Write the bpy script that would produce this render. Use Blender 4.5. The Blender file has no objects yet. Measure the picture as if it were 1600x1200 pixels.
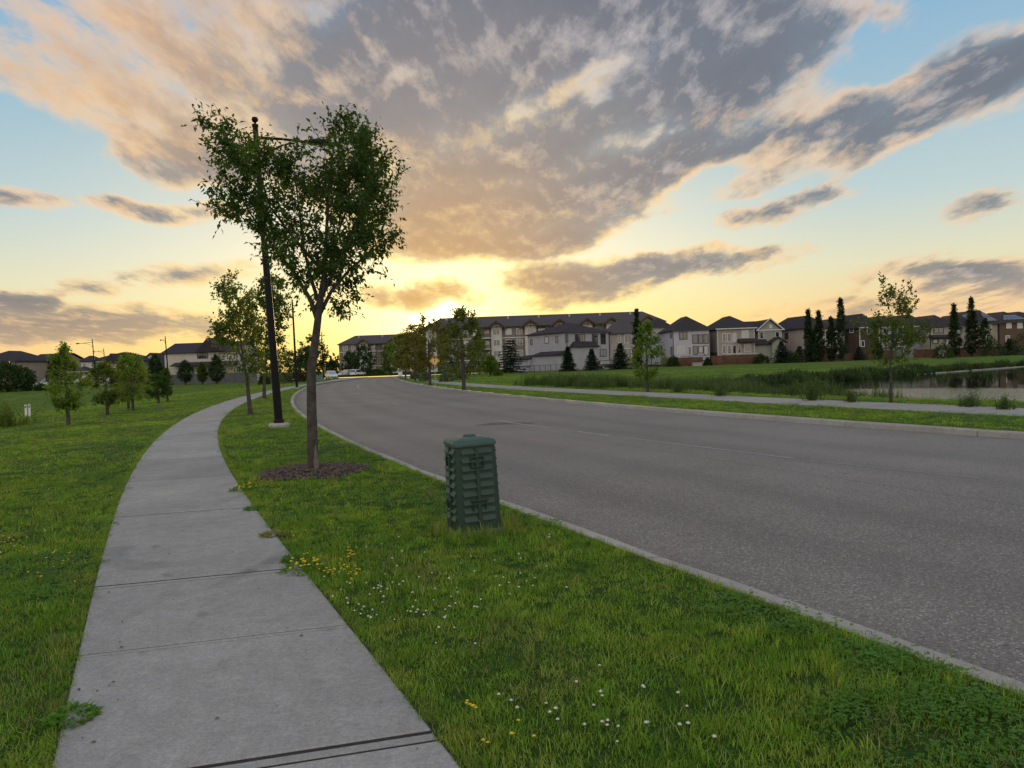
import bpy, bmesh, math, random
import numpy as np
from math import radians, sin, cos, pi, exp, hypot
from mathutils import Vector, Matrix

S = bpy.context.scene
COL = S.collection
rnd = random.Random(7)

# ------------------------------------------------------------------ camera
F_PX = 1100.0                      # focal length in pixels of a 1600 px wide picture
PITCH, ROLL, EYE = radians(1.6), radians(2.0), 1.6
cam_data = bpy.data.cameras.new('camera')
cam_data.lens = F_PX / 1600 * 36
cam_data.sensor_width = 36
cam_data.clip_start = 0.05
cam_data.clip_end = 6000
cam = bpy.data.objects.new('camera', cam_data)
COL.objects.link(cam)
cam.matrix_world = (Matrix.Translation((0, 0, EYE)) @ Matrix.Rotation(radians(90) - PITCH, 4, 'X')
                    @ Matrix.Rotation(-ROLL, 4, 'Z'))
S.camera = cam

# ------------------------------------------------------------------ colour management
S.view_settings.view_transform = 'Standard'
S.view_settings.look = 'None'
S.view_settings.exposure = 0.3
S.view_settings.gamma = 1.0
S.view_settings.use_curve_mapping = False
S.render.engine = 'CYCLES'
S.cycles.max_bounces = 7
S.cycles.transparent_max_bounces = 8

SUN_AZ, SUN_EL = -5.8, 3.3         # degrees; azimuth to the right of the camera's heading

# ------------------------------------------------------------------ sun
sl = bpy.data.lights.new('sun', 'SUN')
sl.energy = 2.0
sl.angle = radians(0.8)
sl.color = (1.0, 0.62, 0.28)
sun = bpy.data.objects.new('sun', sl)
COL.objects.link(sun)
sd = Vector((sin(radians(SUN_AZ)) * cos(radians(SUN_EL)), cos(radians(SUN_AZ)) * cos(radians(SUN_EL)), sin(radians(SUN_EL))))
sun.rotation_euler = sd.to_track_quat('Z', 'Y').to_euler()
sun.location = sd * 400

# ------------------------------------------------------------------ ray helper: a pixel of the photograph to a direction from the eye
def ray(px, py):
    x, y = (px - 800) / F_PX, -(py - 600) / F_PX
    c, s = cos(-ROLL), sin(-ROLL)
    x, y = c * x - s * y, s * x + c * y
    return Vector((x, cos(PITCH) + y * sin(PITCH), -sin(PITCH) + y * cos(PITCH)))

# ------------------------------------------------------------------ node helper
class NT:
    def __init__(self, tree):
        self.t = tree
        self.n = tree.nodes
        self.l = tree.links
    def new(self, kind, **kw):
        nd = self.n.new(kind)
        for k, v in kw.items():
            setattr(nd, k, v)
        return nd
    def put(self, sock, v):
        if isinstance(v, bpy.types.NodeSocket):
            self.l.new(v, sock)
        elif v is not None:
            if hasattr(sock.default_value, '__len__') and not hasattr(v, '__len__'):
                v = (v,) * len(sock.default_value)
            if hasattr(sock.default_value, '__len__') and len(v) == 3 and len(sock.default_value) == 4:
                v = (*v, 1)
            sock.default_value = v
    def m(self, op, a, b=None, c=None, clamp=False):
        nd = self.new('ShaderNodeMath', operation=op, use_clamp=clamp)
        for i, v in enumerate((a, b, c)):
            if v is not None:
                self.put(nd.inputs[i], v)
        return nd.outputs[0]
    def v(self, op, a, b=None, scale=None):
        nd = self.new('ShaderNodeVectorMath', operation=op)
        self.put(nd.inputs[0], a)
        if b is not None:
            self.put(nd.inputs[1], b)
        if scale is not None:
            self.put(nd.inputs['Scale'], scale)
        return nd.outputs['Value' if op in ('LENGTH', 'DOT_PRODUCT', 'DISTANCE') else 'Vector']
    def mix(self, f, a, b, blend='MIX'):
        nd = self.new('ShaderNodeMix', data_type='RGBA', blend_type=blend)
        self.put(nd.inputs[0], f)
        self.put(nd.inputs[6], a)
        self.put(nd.inputs[7], b)
        return nd.outputs[2]
    def rng(self, v, a, b, c=0.0, d=1.0, smooth=False):
        nd = self.new('ShaderNodeMapRange', interpolation_type='SMOOTHSTEP' if smooth else 'LINEAR')
        for i, q in enumerate((v, a, b, c, d)):
            self.put(nd.inputs[i], q)
        return nd.outputs[0]
    def noise(self, vec, scale, detail=4, rough=0.5, dist=0.0, color=False, dims='3D'):
        nd = self.new('ShaderNodeTexNoise', noise_dimensions=dims)
        self.put(nd.inputs['Vector'], vec)
        self.put(nd.inputs['Scale'], scale)
        self.put(nd.inputs['Detail'], detail)
        self.put(nd.inputs['Roughness'], rough)
        self.put(nd.inputs['Distortion'], dist)
        return nd.outputs['Color' if color else 0]
    def ramp(self, f, stops, interp='LINEAR'):
        nd = self.new('ShaderNodeValToRGB')
        cr = nd.color_ramp
        cr.interpolation = interp
        while len(cr.elements) < len(stops):
            cr.elements.new(0.5)
        for e, (p, c) in zip(cr.elements, stops):
            e.position = p
            e.color = (*c, 1) if len(c) == 3 else c
        self.put(nd.inputs[0], f)
        return nd.outputs[0]
    def sep(self, v):
        nd = self.new('ShaderNodeSeparateXYZ')
        self.put(nd.inputs[0], v)
        return nd.outputs
    def comb(self, x, y, z):
        nd = self.new('ShaderNodeCombineXYZ')
        for i, q in enumerate((x, y, z)):
            self.put(nd.inputs[i], q)
        return nd.outputs[0]

def lin(r, g, b):
    f = lambda c: (c / 255 / 12.92) if c / 255 <= 0.04045 else ((c / 255 + 0.055) / 1.055) ** 2.4
    return (f(r), f(g), f(b))

# ------------------------------------------------------------------ sky
W = bpy.data.worlds.new('World')
S.world = W
W.use_nodes = True
W.cycles.sampling_method = 'MANUAL'
W.cycles.sample_map_resolution = 1024
def build_sky():
    N = NT(W.node_tree)
    N.n.clear()
    tc = N.new('ShaderNodeTexCoord')
    d = tc.outputs['Generated']
    x, y, z = N.sep(d)
    az = N.m('MULTIPLY', N.m('ARCTAN2', x, y), 180 / pi)
    el = N.m('MULTIPLY', N.m('ARCSINE', z), 180 / pi)
    zc = N.m('MAXIMUM', z, 0.0)
    # clear air: blue above, warm along the horizon, brightest round the sun
    sun_dot = N.v('DOT_PRODUCT', d, tuple(sd))
    ang = N.m('MULTIPLY', N.m('ARCCOSINE', N.m('MINIMUM', sun_dot, 0.99999)), 180 / pi)
    e01 = N.rng(el, 0, 90)
    side = N.ramp(e01, [(0.0, lin(246, 202, 132)), (0.035, lin(246, 216, 152)), (0.075, lin(226, 224, 194)), (0.125, lin(192, 211, 212)),
                        (0.19, lin(165, 196, 210)), (0.26, lin(140, 182, 212)), (0.34, lin(110, 158, 204)), (0.6, lin(100, 145, 192)), (1.0, lin(96, 140, 190))])
    warm = N.ramp(e01, [(0.0, lin(255, 226, 110)), (0.05, lin(255, 246, 175)), (0.10, lin(252, 245, 212)), (0.16, lin(235, 230, 205)),
                        (0.24, lin(190, 205, 214)), (0.36, lin(120, 165, 206)), (1.0, lin(96, 140, 190))])
    back = N.ramp(e01, [(0.0, lin(226, 212, 192)), (0.1, lin(222, 216, 204)), (0.25, lin(198, 208, 214)), (0.5, lin(150, 180, 212)), (1.0, lin(96, 140, 190))])
    near = N.rng(ang, 34, 5, smooth=True)
    col = N.mix(N.rng(sun_dot, -0.35, 0.45, smooth=True), back, side)
    col = N.mix(near, col, warm)
    nis = N.new('ShaderNodeTexSky', sky_type='NISHITA')
    nis.sun_disc = False
    nis.sun_elevation = radians(SUN_EL)
    nis.sun_rotation = radians(SUN_AZ)
    nis.dust_density = 1.5
    nisc = N.v('SCALE', nis.outputs[0], scale=0.10)
    col = N.mix(0.12, col, nisc)
    glow = N.m('POWER', N.rng(ang, 14, 0), 2.2)
    col = N.mix(glow, col, lin(255, 250, 190))
    core = N.m('POWER', N.rng(ang, 2.8, 0), 1.6)
    col = N.mix(N.m('POWER', N.rng(ang, 10, 0), 2.0), col, (2.2, 1.75, 0.85))
    col = N.mix(core, col, (9.0, 7.0, 3.2))
    # clouds: places of the cloud masses, centre / radii in degrees / tilt / weight
    av = N.comb(az, el, 0)
    wn = N.noise(d, 7, 4, 0.5, color=True)
    wob = N.v('SCALE', N.v('SUBTRACT', wn, (0.5, 0.5, 0.5)), scale=4.0)
    wob = N.v('MULTIPLY', wob, (1.0, 1.0, 0.0))
    avw = N.v('ADD', av, wob)
    def masses(blobs):
        acc = None
        for (px, py, rx, ry, rot, wt) in blobs:
            r = ray(px, py)
            a0, e0 = math.degrees(math.atan2(r.x, r.y)), math.degrees(math.atan2(r.z, hypot(r.x, r.y)))
            mp = N.new('ShaderNodeMapping', vector_type='TEXTURE')
            N.put(mp.inputs[0], avw if ry > 14 else N.v('ADD', av, N.v('SCALE', wob, scale=0.3)))
            k = 180 / pi / F_PX * 1.25
            mp.inputs[1].default_value = (a0, e0, 0)
            mp.inputs[2].default_value = (0, 0, radians(rot))
            mp.inputs[3].default_value = (rx * k * 0.92, ry * k, 1)
            g = N.new('ShaderNodeTexGradient', gradient_type='SPHERICAL')
            N.l.new(mp.outputs[0], g.inputs[0])
            acc = N.m('MULTIPLY_ADD', g.outputs[1], wt, 0.0 if acc is None else acc)
        return acc
    acc = masses(BLOBS)
    acc = N.m('SUBTRACT', N.m('MINIMUM', N.m('MULTIPLY', acc, 1.25), 1.15), N.m('MULTIPLY', masses(GAPS), 0.78))
    # behind and beside the frame the same broken deck goes on
    far_az = N.rng(N.m('ABSOLUTE', az), 46, 75, smooth=True)
    deck = N.noise(d, 1.7, 2, 0.5)
    acc = N.m('ADD', acc, N.m('MULTIPLY', far_az, N.m('MULTIPLY', N.rng(deck, 0.42, 0.68), 0.8)))
    high = N.m('MULTIPLY', N.rng(el, 32, 50, smooth=True), N.rng(deck, 0.35, 0.6))
    acc = N.m('ADD', acc, N.m('MULTIPLY', high, 0.8))
    inv = N.m('DIVIDE', 1.0, N.m('ADD', zc, 0.16))
    p = N.comb(N.m('MULTIPLY', x, inv), N.m('MULTIPLY', y, inv), 0.0)
    mp = N.new('ShaderNodeMapping')
    mp.inputs[2].default_value = (0, 0, radians(-16))
    mp.inputs[3].default_value = (1.75, 0.85, 1.0)
    N.l.new(p, mp.inputs[0])
    p = mp.outputs[0]
    n1 = N.noise(p, 2.6, 11, 0.64, 0.15)
    n2 = N.noise(N.v('ADD', p, (0.01, 0.07, 0.0)), 2.6, 11, 0.64, 0.15)
    n4 = N.noise(p, 2.9, 9, 0.62, 0.3)
    n5 = N.noise(p, 8.5, 8, 0.62, 0.2)
    n3 = N.noise(p, 1.1, 4, 0.5, 0.1)
    dn = N.m('ADD', N.m('MULTIPLY', N.m('SUBTRACT', n1, 0.5), 1.7), N.m('MULTIPLY', N.m('SUBTRACT', n3, 0.5), 1.0))
    dn = N.m('ADD', dn, N.m('MULTIPLY', N.m('SUBTRACT', n5, 0.5), 0.55))
    D = N.m('ADD', acc, N.m('MULTIPLY', dn, N.rng(acc, 0.0, 0.4, 0.15, 1.0)))
    D = N.m('MAXIMUM', D, N.m('MULTIPLY', N.m('SUBTRACT', acc, 0.25), 0.55))
    tau = N.m('MULTIPLY', N.m('MAXIMUM', N.m('SUBTRACT', D, 0.08), 0.0), 3.4)
    alpha = N.m('SUBTRACT', 1.0, N.m('EXPONENT', N.m('MULTIPLY', N.m('MULTIPLY', tau, N.rng(tau, 0.0, 0.6, 0.55, 1.15)), -1.0)))
    thick = N.rng(N.m('ADD', tau, N.m('MULTIPLY', N.m('SUBTRACT', n4, 0.5), 3.6)), 0.35, 1.75, smooth=True)
    lit = N.m('MULTIPLY', N.m('SUBTRACT', n1, n2), 4.2)
    thin_c = N.ramp(N.rng(ang, 0, 60), [(0.0, lin(255, 226, 120)), (0.18, lin(255, 212, 122)), (0.42, lin(248, 200, 142)), (0.75, lin(236, 200, 168)), (1.0, lin(226, 205, 190))])
    thick_c = N.ramp(N.rng(ang, 0, 60), [(0.0, lin(214, 160, 84)), (0.15, lin(186, 152, 120)), (0.27, lin(146, 136, 133)), (0.45, lin(114, 114, 122)), (0.8, lin(108, 114, 126)), (1.0, lin(108, 114, 126))])
    # the upper left of the deck is the part the low sun still reaches
    lw = N.m('MULTIPLY', N.rng(az, -14, -34, smooth=True), N.rng(el, 12, 20, smooth=True))
    thick_c = N.mix(lw, thick_c, lin(212, 160, 104))
    # away from the sun the deck is paled to add fill light on the ground
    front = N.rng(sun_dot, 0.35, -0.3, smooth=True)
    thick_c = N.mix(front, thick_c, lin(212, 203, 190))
    thick = N.m('MULTIPLY', thick, N.m('SUBTRACT', 1.0, N.m('MULTIPLY', lw, 0.45)))
    inner = N.m('MULTIPLY', N.rng(acc, 0.45, 1.0), N.rng(az, -22, -8, smooth=True))
    thin_c = N.mix(N.m('MULTIPLY', inner, 0.8), thin_c, N.mix(N.rng(ang, 8, 24), lin(228, 190, 142), lin(196, 196, 202)))
    cc = N.mix(thick, thin_c, thick_c)
    cc = N.mix(N.m('MAXIMUM', lit, 0.0, clamp=True), cc, thin_c)
    cc = N.mix(N.m('MULTIPLY', N.m('MULTIPLY', lit, -1.0, clamp=True), 0.5), cc, N.v('SCALE', thick_c, scale=0.72))
    cc = N.mix(N.m('MULTIPLY', N.rng(el, 6, 0), 0.6), cc, thin_c)
    cc = N.v('SCALE', cc, scale=N.rng(N.m('MULTIPLY', N.rng(tau, 1.0, 0.25), N.rng(ang, 30, 10)), 0, 1, 1.0, 1.22))
    col = N.mix(N.m('MULTIPLY', alpha, 0.94), col, cc)
    below = N.rng(el, -1.0, -6.0, smooth=True)
    col = N.mix(below, col, lin(92, 96, 84))
    col = N.v('SCALE', col, scale=N.rng(sun_dot, 0.3, -0.5, 1.0, 1.35))  # sky behind the camera boosted as added fill light for the ground
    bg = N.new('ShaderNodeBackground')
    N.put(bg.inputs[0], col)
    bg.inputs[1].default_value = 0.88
    out = N.new('ShaderNodeOutputWorld')
    N.l.new(bg.outputs[0], out.inputs[0])
BLOBS = [  # px, py, rx, ry, tilt, weight
    (850, 40, 420, 170, 2, 1.15), (740, 215, 300, 165, 0, 1.0), (1100, 95, 190, 120, 14, 0.95), (960, 262, 300, 88, 10, 0.95), (860, 330, 210, 50, 8, 0.6),
    (700, 315, 130, 70, 0, 0.5), (1300, 218, 190, 26, 20, 0.62), (1480, 160, 190, 26, 24, 0.74), (1590, 120, 110, 36, 20, 0.45), (1540, 85, 90, 34, 8, 0.5),
    (900, 428, 150, 24, 0, 0.95), (1070, 418, 190, 22, 4, 0.85), (920, 462, 130, 16, 2, 0.7), (660, 458, 105, 22, 0, 0.75),
    (110, 512, 260, 28, -1, 0.95), (15, 467, 60, 16, 0, 0.9), (150, 50, 300, 150, -6, 0.42), (330, 165, 230, 70, -28, 0.34), (120, 190, 190, 40, -15, 0.22),
    (280, 252, 170, 30, 0, 0.44), (240, 322, 130, 18, 0, 0.55), (15, 312, 70, 16, 0, 0.45), (1560, 430, 180, 24, -4, 0.6), (1440, 478, 300, 46, 3, 0.32),
    (1545, 330, 62, 22, 12, 0.5), (1390, 20, 50, 24, 0, 0.45), (1230, 320, 120, 20, 12, 0.5), (760, 378, 170, 28, 0, 0.85), (1310, 295, 60, 16, 0, 0.3), (1330, 180, 90, 22, 14, 0.4),
    (190, 440, 260, 22, 10, 0.36), (540, 150, 190, 130, 0, 0.42), (1290, 50, 70, 50, 0, 0.35)]
GAPS = [(820, 172, 150, 46, 12, 1.05), (1015, 222, 190, 30, 14, 1.0), (650, 238, 120, 46, 0, 0.7), (930, 110, 170, 26, 15, 0.55), (1110, 288, 170, 24, 12, 0.8), (560, 55, 130, 50, -20, 0.45),
        (260, 125, 260, 34, -25, 0.5), (90, 235, 170, 50, -10, 0.7), (760, 300, 150, 20, 5, 0.5), (1180, 185, 120, 26, 20, 0.6), (700, 372, 60, 20, 20, 0.5), (880, 352, 90, 16, 14, 0.6)]
build_sky()

# ------------------------------------------------------------------ object helpers
def link(o, parent=None):
    COL.objects.link(o)
    if parent is not None:
        o.parent = parent
    return o

def tag(o, label=None, cat=None, group=None, kind=None):
    if label:
        o['label'] = label
    if cat:
        o['category'] = cat
    if group:
        o['group'] = group
    if kind:
        o['kind'] = kind
    return o

def empty(name, loc, rz=0.0, label=None, cat=None, group=None):
    o = bpy.data.objects.new(name, None)
    o.empty_display_size = 0.3
    link(o)
    o.location = loc
    o.rotation_euler = (0, 0, rz)
    return tag(o, label, cat, group)

class MB:
    """collects geometry for ONE mesh object"""
    def __init__(self):
        self.v, self.f, self.mi = [], [], []
        self.M = None
    def add(self, vs, fs, mi=0):
        b = len(self.v)
        if self.M is not None:
            vs = [self.M @ Vector(p) for p in vs]
        self.v += [tuple(p) for p in vs]
        self.f += [tuple(b + i for i in f) for f in fs]
        self.mi += [mi] * len(fs)
        return self
    def box(self, x0, x1, y0, y1, z0, z1, mi=0):
        return self.add([(x0, y0, z0), (x1, y0, z0), (x1, y1, z0), (x0, y1, z0), (x0, y0, z1), (x1, y0, z1), (x1, y1, z1), (x0, y1, z1)],
                        [(0, 3, 2, 1), (4, 5, 6, 7), (0, 1, 5, 4), (1, 2, 6, 5), (2, 3, 7, 6), (3, 0, 4, 7)], mi)
    def prism(self, poly, axis, a, b, mi=0):
        """poly: 2D points (counter-clockwise), extruded along axis x / y / z from a to b"""
        def p3(q, t):
            return {'x': (t, q[0], q[1]), 'y': (q[0], t, q[1]), 'z': (q[0], q[1], t)}[axis]
        n = len(poly)
        vs = [p3(q, a) for q in poly] + [p3(q, b) for q in poly]
        fs = [(i, (i + 1) % n, n + (i + 1) % n, n + i) for i in range(n)] + [tuple(range(n - 1, -1, -1)), tuple(range(n, 2 * n))]
        return self.add(vs, fs, mi)
    def tube(self, path, rad, n=8, cap=True, mi=0):
        path = [Vector(p) for p in path]
        if not hasattr(rad, '__len__'):
            rad = [rad] * len(path)
        vs, fs = [], []
        ref = Vector((0.31, 0.95, 0.05))
        for i, p in enumerate(path):
            t = (path[min(i + 1, len(path) - 1)] - path[max(i - 1, 0)]).normalized()
            a = t.cross(ref)
            if a.length < 0.1:
                a = t.cross(Vector((1, 0, 0)))
            a.normalize()
            b = t.cross(a)
            for k in range(n):
                q = 2 * pi * k / n
                vs.append(p + (a * cos(q) + b * sin(q)) * rad[i])
        for i in range(len(path) - 1):
            for k in range(n):
                k2 = (k + 1) % n
                fs.append((i * n + k, i * n + k2, (i + 1) * n + k2, (i + 1) * n + k))
        if cap:
            fs += [tuple(range(n - 1, -1, -1)), tuple(range((len(path) - 1) * n, len(path) * n))]
        return self.add(vs, fs, mi)
    def lathe(self, prof, n=16, c=(0, 0, 0), mi=0):
        vs, fs = [], []
        for r, z in prof:
            for k in range(n):
                q = 2 * pi * k / n
                vs.append((c[0] + r * cos(q), c[1] + r * sin(q), c[2] + z))
        for i in range(len(prof) - 1):
            for k in range(n):
                k2 = (k + 1) % n
                fs.append((i * n + k, i * n + k2, (i + 1) * n + k2, (i + 1) * n + k))
        fs += [tuple(range(n - 1, -1, -1)), tuple(range((len(prof) - 1) * n, len(prof) * n))]
        return self.add(vs, fs, mi)
    def build(self, name, mats, parent=None, smooth=False, bevel=0.0):
        me = bpy.data.meshes.new(name)
        me.from_pydata(self.v, [], self.f)
        if not isinstance(mats, (list, tuple)):
            mats = [mats]
        for m in mats:
            me.materials.append(m)
        me.polygons.foreach_set('material_index', self.mi)
        if smooth:
            me.polygons.foreach_set('use_smooth', [True] * len(self.f))
            if smooth != 'all':
                me.set_sharp_from_angle(angle=radians(38))
        me.update()
        o = bpy.data.objects.new(name, me)
        link(o, parent)
        if bevel:
            b = o.modifiers.new('bevel', 'BEVEL')
            b.width = bevel
            b.segments = 2
            b.limit_method = 'ANGLE'
        return o

def mesh_np(name, V, Fq, mat, parent=None, smooth=False, fsize=4):
    """fast mesh from numpy arrays; Fq (n, fsize)"""
    me = bpy.data.meshes.new(name)
    me.vertices.add(len(V))
    me.vertices.foreach_set('co', np.asarray(V, dtype=np.float32).ravel())
    nf = len(Fq)
    me.loops.add(nf * fsize)
    me.polygons.add(nf)
    me.loops.foreach_set('vertex_index', np.asarray(Fq, dtype=np.int32).ravel())
    me.polygons.foreach_set('loop_start', np.arange(0, nf * fsize, fsize, dtype=np.int32))
    if smooth:
        me.polygons.foreach_set('use_smooth', [True] * nf)
    me.materials.append(mat)
    me.update(calc_edges=True)
    o = bpy.data.objects.new(name, me)
    return link(o, parent)

# ------------------------------------------------------------------ materials
def mat(name, col, rough=0.7, spec=0.3, var=0.12, scale=6.0, bump=0.0, bscale=60.0, metal=0.0, objvar=0.0):
    """a plain surface with uneven tone and a little relief"""
    m = bpy.data.materials.new(name)
    m.use_nodes = True
    N = NT(m.node_tree)
    bs = N.n['Principled BSDF']
    pos = N.new('ShaderNodeNewGeometry').outputs['Position']
    n = N.noise(pos, scale, 5, 0.6)
    f = N.rng(n, 0.25, 0.75, 1 - var, 1 + var)
    c = N.v('SCALE', tuple(col), scale=f)
    if objvar:
        oi = N.new('ShaderNodeObjectInfo')
        c = N.v('SCALE', c, scale=N.rng(oi.outputs['Random'], 0, 1, 1 - objvar, 1 + objvar))
    N.put(bs.inputs['Base Color'], c)
    N.put(bs.inputs['Roughness'], rough)
    N.put(bs.inputs['Specular IOR Level'], spec)
    N.put(bs.inputs['Metallic'], metal)
    if bump:
        b = N.new('ShaderNodeBump')
        b.inputs['Strength'].default_value = bump
        b.inputs['Distance'].default_value = 0.01
        N.put(b.inputs['Height'], N.noise(pos, bscale, 4, 0.6))
        N.put(bs.inputs['Normal'], b.outputs[0])
    return m

def leaf_mat(name, c1, c2, trans=0.35, scale=1.2, rough=0.55):
    m = bpy.data.materials.new(name)
    m.use_nodes = True
    N = NT(m.node_tree)
    N.n.clear()
    g = N.new('ShaderNodeNewGeometry')
    n = N.noise(g.outputs['Position'], scale, 3, 0.6)
    isl = g.outputs['Random Per Island']
    f = N.m('ADD', N.rng(n, 0.3, 0.7, 0, 0.6), N.m('MULTIPLY', isl, 0.4))
    c = N.mix(f, c1, c2)
    bs = N.new('ShaderNodeBsdfPrincipled')
    N.put(bs.inputs['Base Color'], c)
    bs.inputs['Roughness'].default_value = rough
    bs.inputs['Specular IOR Level'].default_value = 0.3
    tr = N.new('ShaderNodeBsdfTranslucent')
    N.put(tr.inputs[0], N.mix(1.0, c, (1.25, 1.2, 0.5), 'MULTIPLY'))
    mx = N.new('ShaderNodeMixShader')
    mx.inputs[0].default_value = trans
    N.l.new(bs.outputs[0], mx.inputs[1])
    N.l.new(tr.outputs[0], mx.inputs[2])
    out = N.new('ShaderNodeOutputMaterial')
    N.l.new(mx.outputs[0], out.inputs[0])
    return m

def lawn_colour(N, pos):
    """colour of the sward at a point of the ground, shared by soil sheet and blades"""
    a = N.noise(pos, 0.35, 4, 0.6)
    b = N.noise(pos, 2.3, 4, 0.6)
    c = N.mix(N.rng(a, 0.35, 0.65), (0.098, 0.205, 0.020), (0.175, 0.275, 0.030))
    c = N.mix(N.m('MULTIPLY', N.rng(b, 0.50, 0.68), 0.85), c, (0.235, 0.270, 0.050))
    c = N.mix(N.m('MULTIPLY', N.rng(b, 0.46, 0.30), 0.65), c, (0.048, 0.135, 0.014))
    return c

def make_mats():
    M = {}
    # ground sheet
    m = bpy.data.materials.new('lawn_soil')
    m.use_nodes = True
    N = NT(m.node_tree)
    bs = N.n['Principled BSDF']
    pos = N.new('ShaderNodeNewGeometry').outputs['Position']
    c = lawn_colour(N, pos)
    fine = N.noise(pos, 14, 6, 0.7)
    mid = N.noise(N.v('MULTIPLY', pos, (1.0, 1.0, 1.0)), 1.1, 6, 0.65)
    c = N.v('SCALE', c, scale=N.m('MULTIPLY', N.rng(fine, 0.3, 0.7, 0.44, 0.92), N.rng(mid, 0.3, 0.7, 0.70, 1.22)))  # toned down overall in place of the self-shadow between blades
    dist = N.v('LENGTH', pos)
    c = N.mix(N.rng(dist, 26, 8), c, N.mix(N.rng(fine, 0.35, 0.65), (0.034, 0.085, 0.012), (0.060, 0.110, 0.022)))
    N.put(bs.inputs['Base Color'], c)
    bs.inputs['Roughness'].default_value = 0.9
    bs.inputs['Specular IOR Level'].default_value = 0.1
    b = N.new('ShaderNodeBump')
    b.inputs['Strength'].default_value = 0.9
    b.inputs['Distance'].default_value = 0.12
    N.put(b.inputs['Height'], N.m('ADD', N.noise(pos, 9, 5, 0.7), N.m('MULTIPLY', mid, 1.5)))
    N.put(bs.inputs['Normal'], b.outputs[0])
    M['lawn'] = m
    # grass blades
    m = bpy.data.materials.new('grass_blade')
    m.use_nodes = True
    N = NT(m.node_tree)
    N.n.clear()
    g = N.new('ShaderNodeNewGeometry')
    oi = N.new('ShaderNodeObjectInfo')
    c = lawn_colour(N, g.outputs['Position'])
    c = N.v('SCALE', c, scale=N.rng(oi.outputs['Random'], 0, 1, 1.0, 1.75))
    isl = g.outputs['Random Per Island']
    c = N.mix(N.m('MULTIPLY', N.m('GREATER_THAN', isl, 0.90), 0.65), c, (0.36, 0.33, 0.12))
    c = N.v('SCALE', c, scale=N.rng(isl, 0, 1, 0.75, 1.3))
    d1 = N.new('ShaderNodeBsdfPrincipled')
    N.put(d1.inputs['Base Color'], c)
    d1.inputs['Roughness'].default_value = 0.6
    d1.inputs['Specular IOR Level'].default_value = 0.2
    tr = N.new('ShaderNodeBsdfTranslucent')
    N.put(tr.inputs[0], N.mix(1.0, c, (1.5, 1.45, 0.5), 'MULTIPLY'))
    mx = N.new('ShaderNodeMixShader')
    mx.inputs[0].default_value = 0.42
    N.l.new(d1.outputs[0], mx.inputs[1])
    N.l.new(tr.outputs[0], mx.inputs[2])
    out = N.new('ShaderNodeOutputMaterial')
    N.l.new(mx.outputs[0], out.inputs[0])
    M['blade'] = m
    M['clover'] = leaf_mat('clover_leaf', (0.085, 0.215, 0.022), (0.140, 0.290, 0.034), 0.4, 3)
    M['dry'] = leaf_mat('dry_blade', (0.30, 0.25, 0.10), (0.20, 0.22, 0.06), 0.3, 8)
    # asphalt
    m = bpy.data.materials.new('asphalt')
    m.use_nodes = True
    N = NT(m.node_tree)
    bs = N.n['Principled BSDF']
    pos = N.new('ShaderNodeNewGeometry').outputs['Position']
    dist = N.v('LENGTH', pos)
    vo = N.new('ShaderNodeTexVoronoi')
    vo.inputs['Scale'].default_value = 75
    N.l.new(pos, vo.inputs['Vector'])
    grain = N.rng(N.sep(vo.outputs['Color'])[0], 0, 1, 0.68, 1.36)
    g2 = N.noise(pos, 130, 3, 0.6)
    grain = N.m('MULTIPLY', grain, N.rng(g2, 0.3, 0.7, 0.6, 1.4))
    spk = N.m('MULTIPLY', N.m('GREATER_THAN', N.sep(vo.outputs['Color'])[1], 0.93), 0.9)
    big = N.noise(pos, 0.22, 4, 0.55)
    mid = N.noise(pos, 1.6, 5, 0.65)
    c = N.mix(N.rng(big, 0.35, 0.65), (0.182, 0.165, 0.147), (0.220, 0.201, 0.180))
    c = N.v('SCALE', c, scale=N.rng(mid, 0.3, 0.7, 0.90, 1.10))
    c = N.v('SCALE', c, scale=N.mix(N.rng(dist, 40, 9), (1, 1, 1), grain))
    c = N.mix(N.m('MULTIPLY', spk, N.rng(dist, 22, 5)), c, (0.42, 0.39, 0.36))
    # long faint seams of the paving and a few hair cracks
    wv = N.noise(pos, 0.5, 6, 0.7)
    crack = N.m('LESS_THAN', N.m('ABSOLUTE', N.m('SUBTRACT', wv, 0.5)), 0.0012)
    c = N.v('SCALE', c, scale=N.rng(crack, 0, 1, 1.0, 0.55))
    uv = N.new('ShaderNodeUVMap')
    uv.uv_map = 'lane'
    u = N.sep(uv.outputs[0])[0]
    wob = N.m('MULTIPLY', N.m('SUBTRACT', N.noise(pos, 0.3, 3, 0.5), 0.5), 0.9)
    uu = N.m('ADD', u, wob)
    path = None
    for c0 in (1.5, 3.2, 6.0, 7.7):
        g = N.rng(N.m('ABSOLUTE', N.m('SUBTRACT', uu, c0)), 0.65, 0.1, 0, 1, smooth=True)
        path = g if path is None else N.m('ADD', path, g)
    c = N.v('SCALE', c, scale=N.rng(N.m('MULTIPLY', path, N.rng(mid, 0.2, 0.8, 0.6, 1.2)), 0, 1, 1.0, 0.86))
    edge = N.m('MULTIPLY', N.rng(u, 0.55, 0.05, 0, 1), N.rng(N.noise(pos, 3.5, 4, 0.6), 0.4, 0.6, 0.2, 1))
    c = N.mix(N.m('MULTIPLY', edge, 0.5), c, (0.075, 0.062, 0.050))
    seam = N.m('LESS_THAN', N.m('ABSOLUTE', N.m('SUBTRACT', N.m('ADD', u, N.m('MULTIPLY', wob, 0.10)), 4.72)), 0.018)
    c = N.v('SCALE', c, scale=N.rng(seam, 0, 1, 1.0, 0.72))
    N.put(bs.inputs['Base Color'], c)
    N.put(bs.inputs['Roughness'], N.rng(mid, 0.3, 0.7, 0.62, 0.8))
    bs.inputs['Specular IOR Level'].default_value = 0.35
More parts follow.
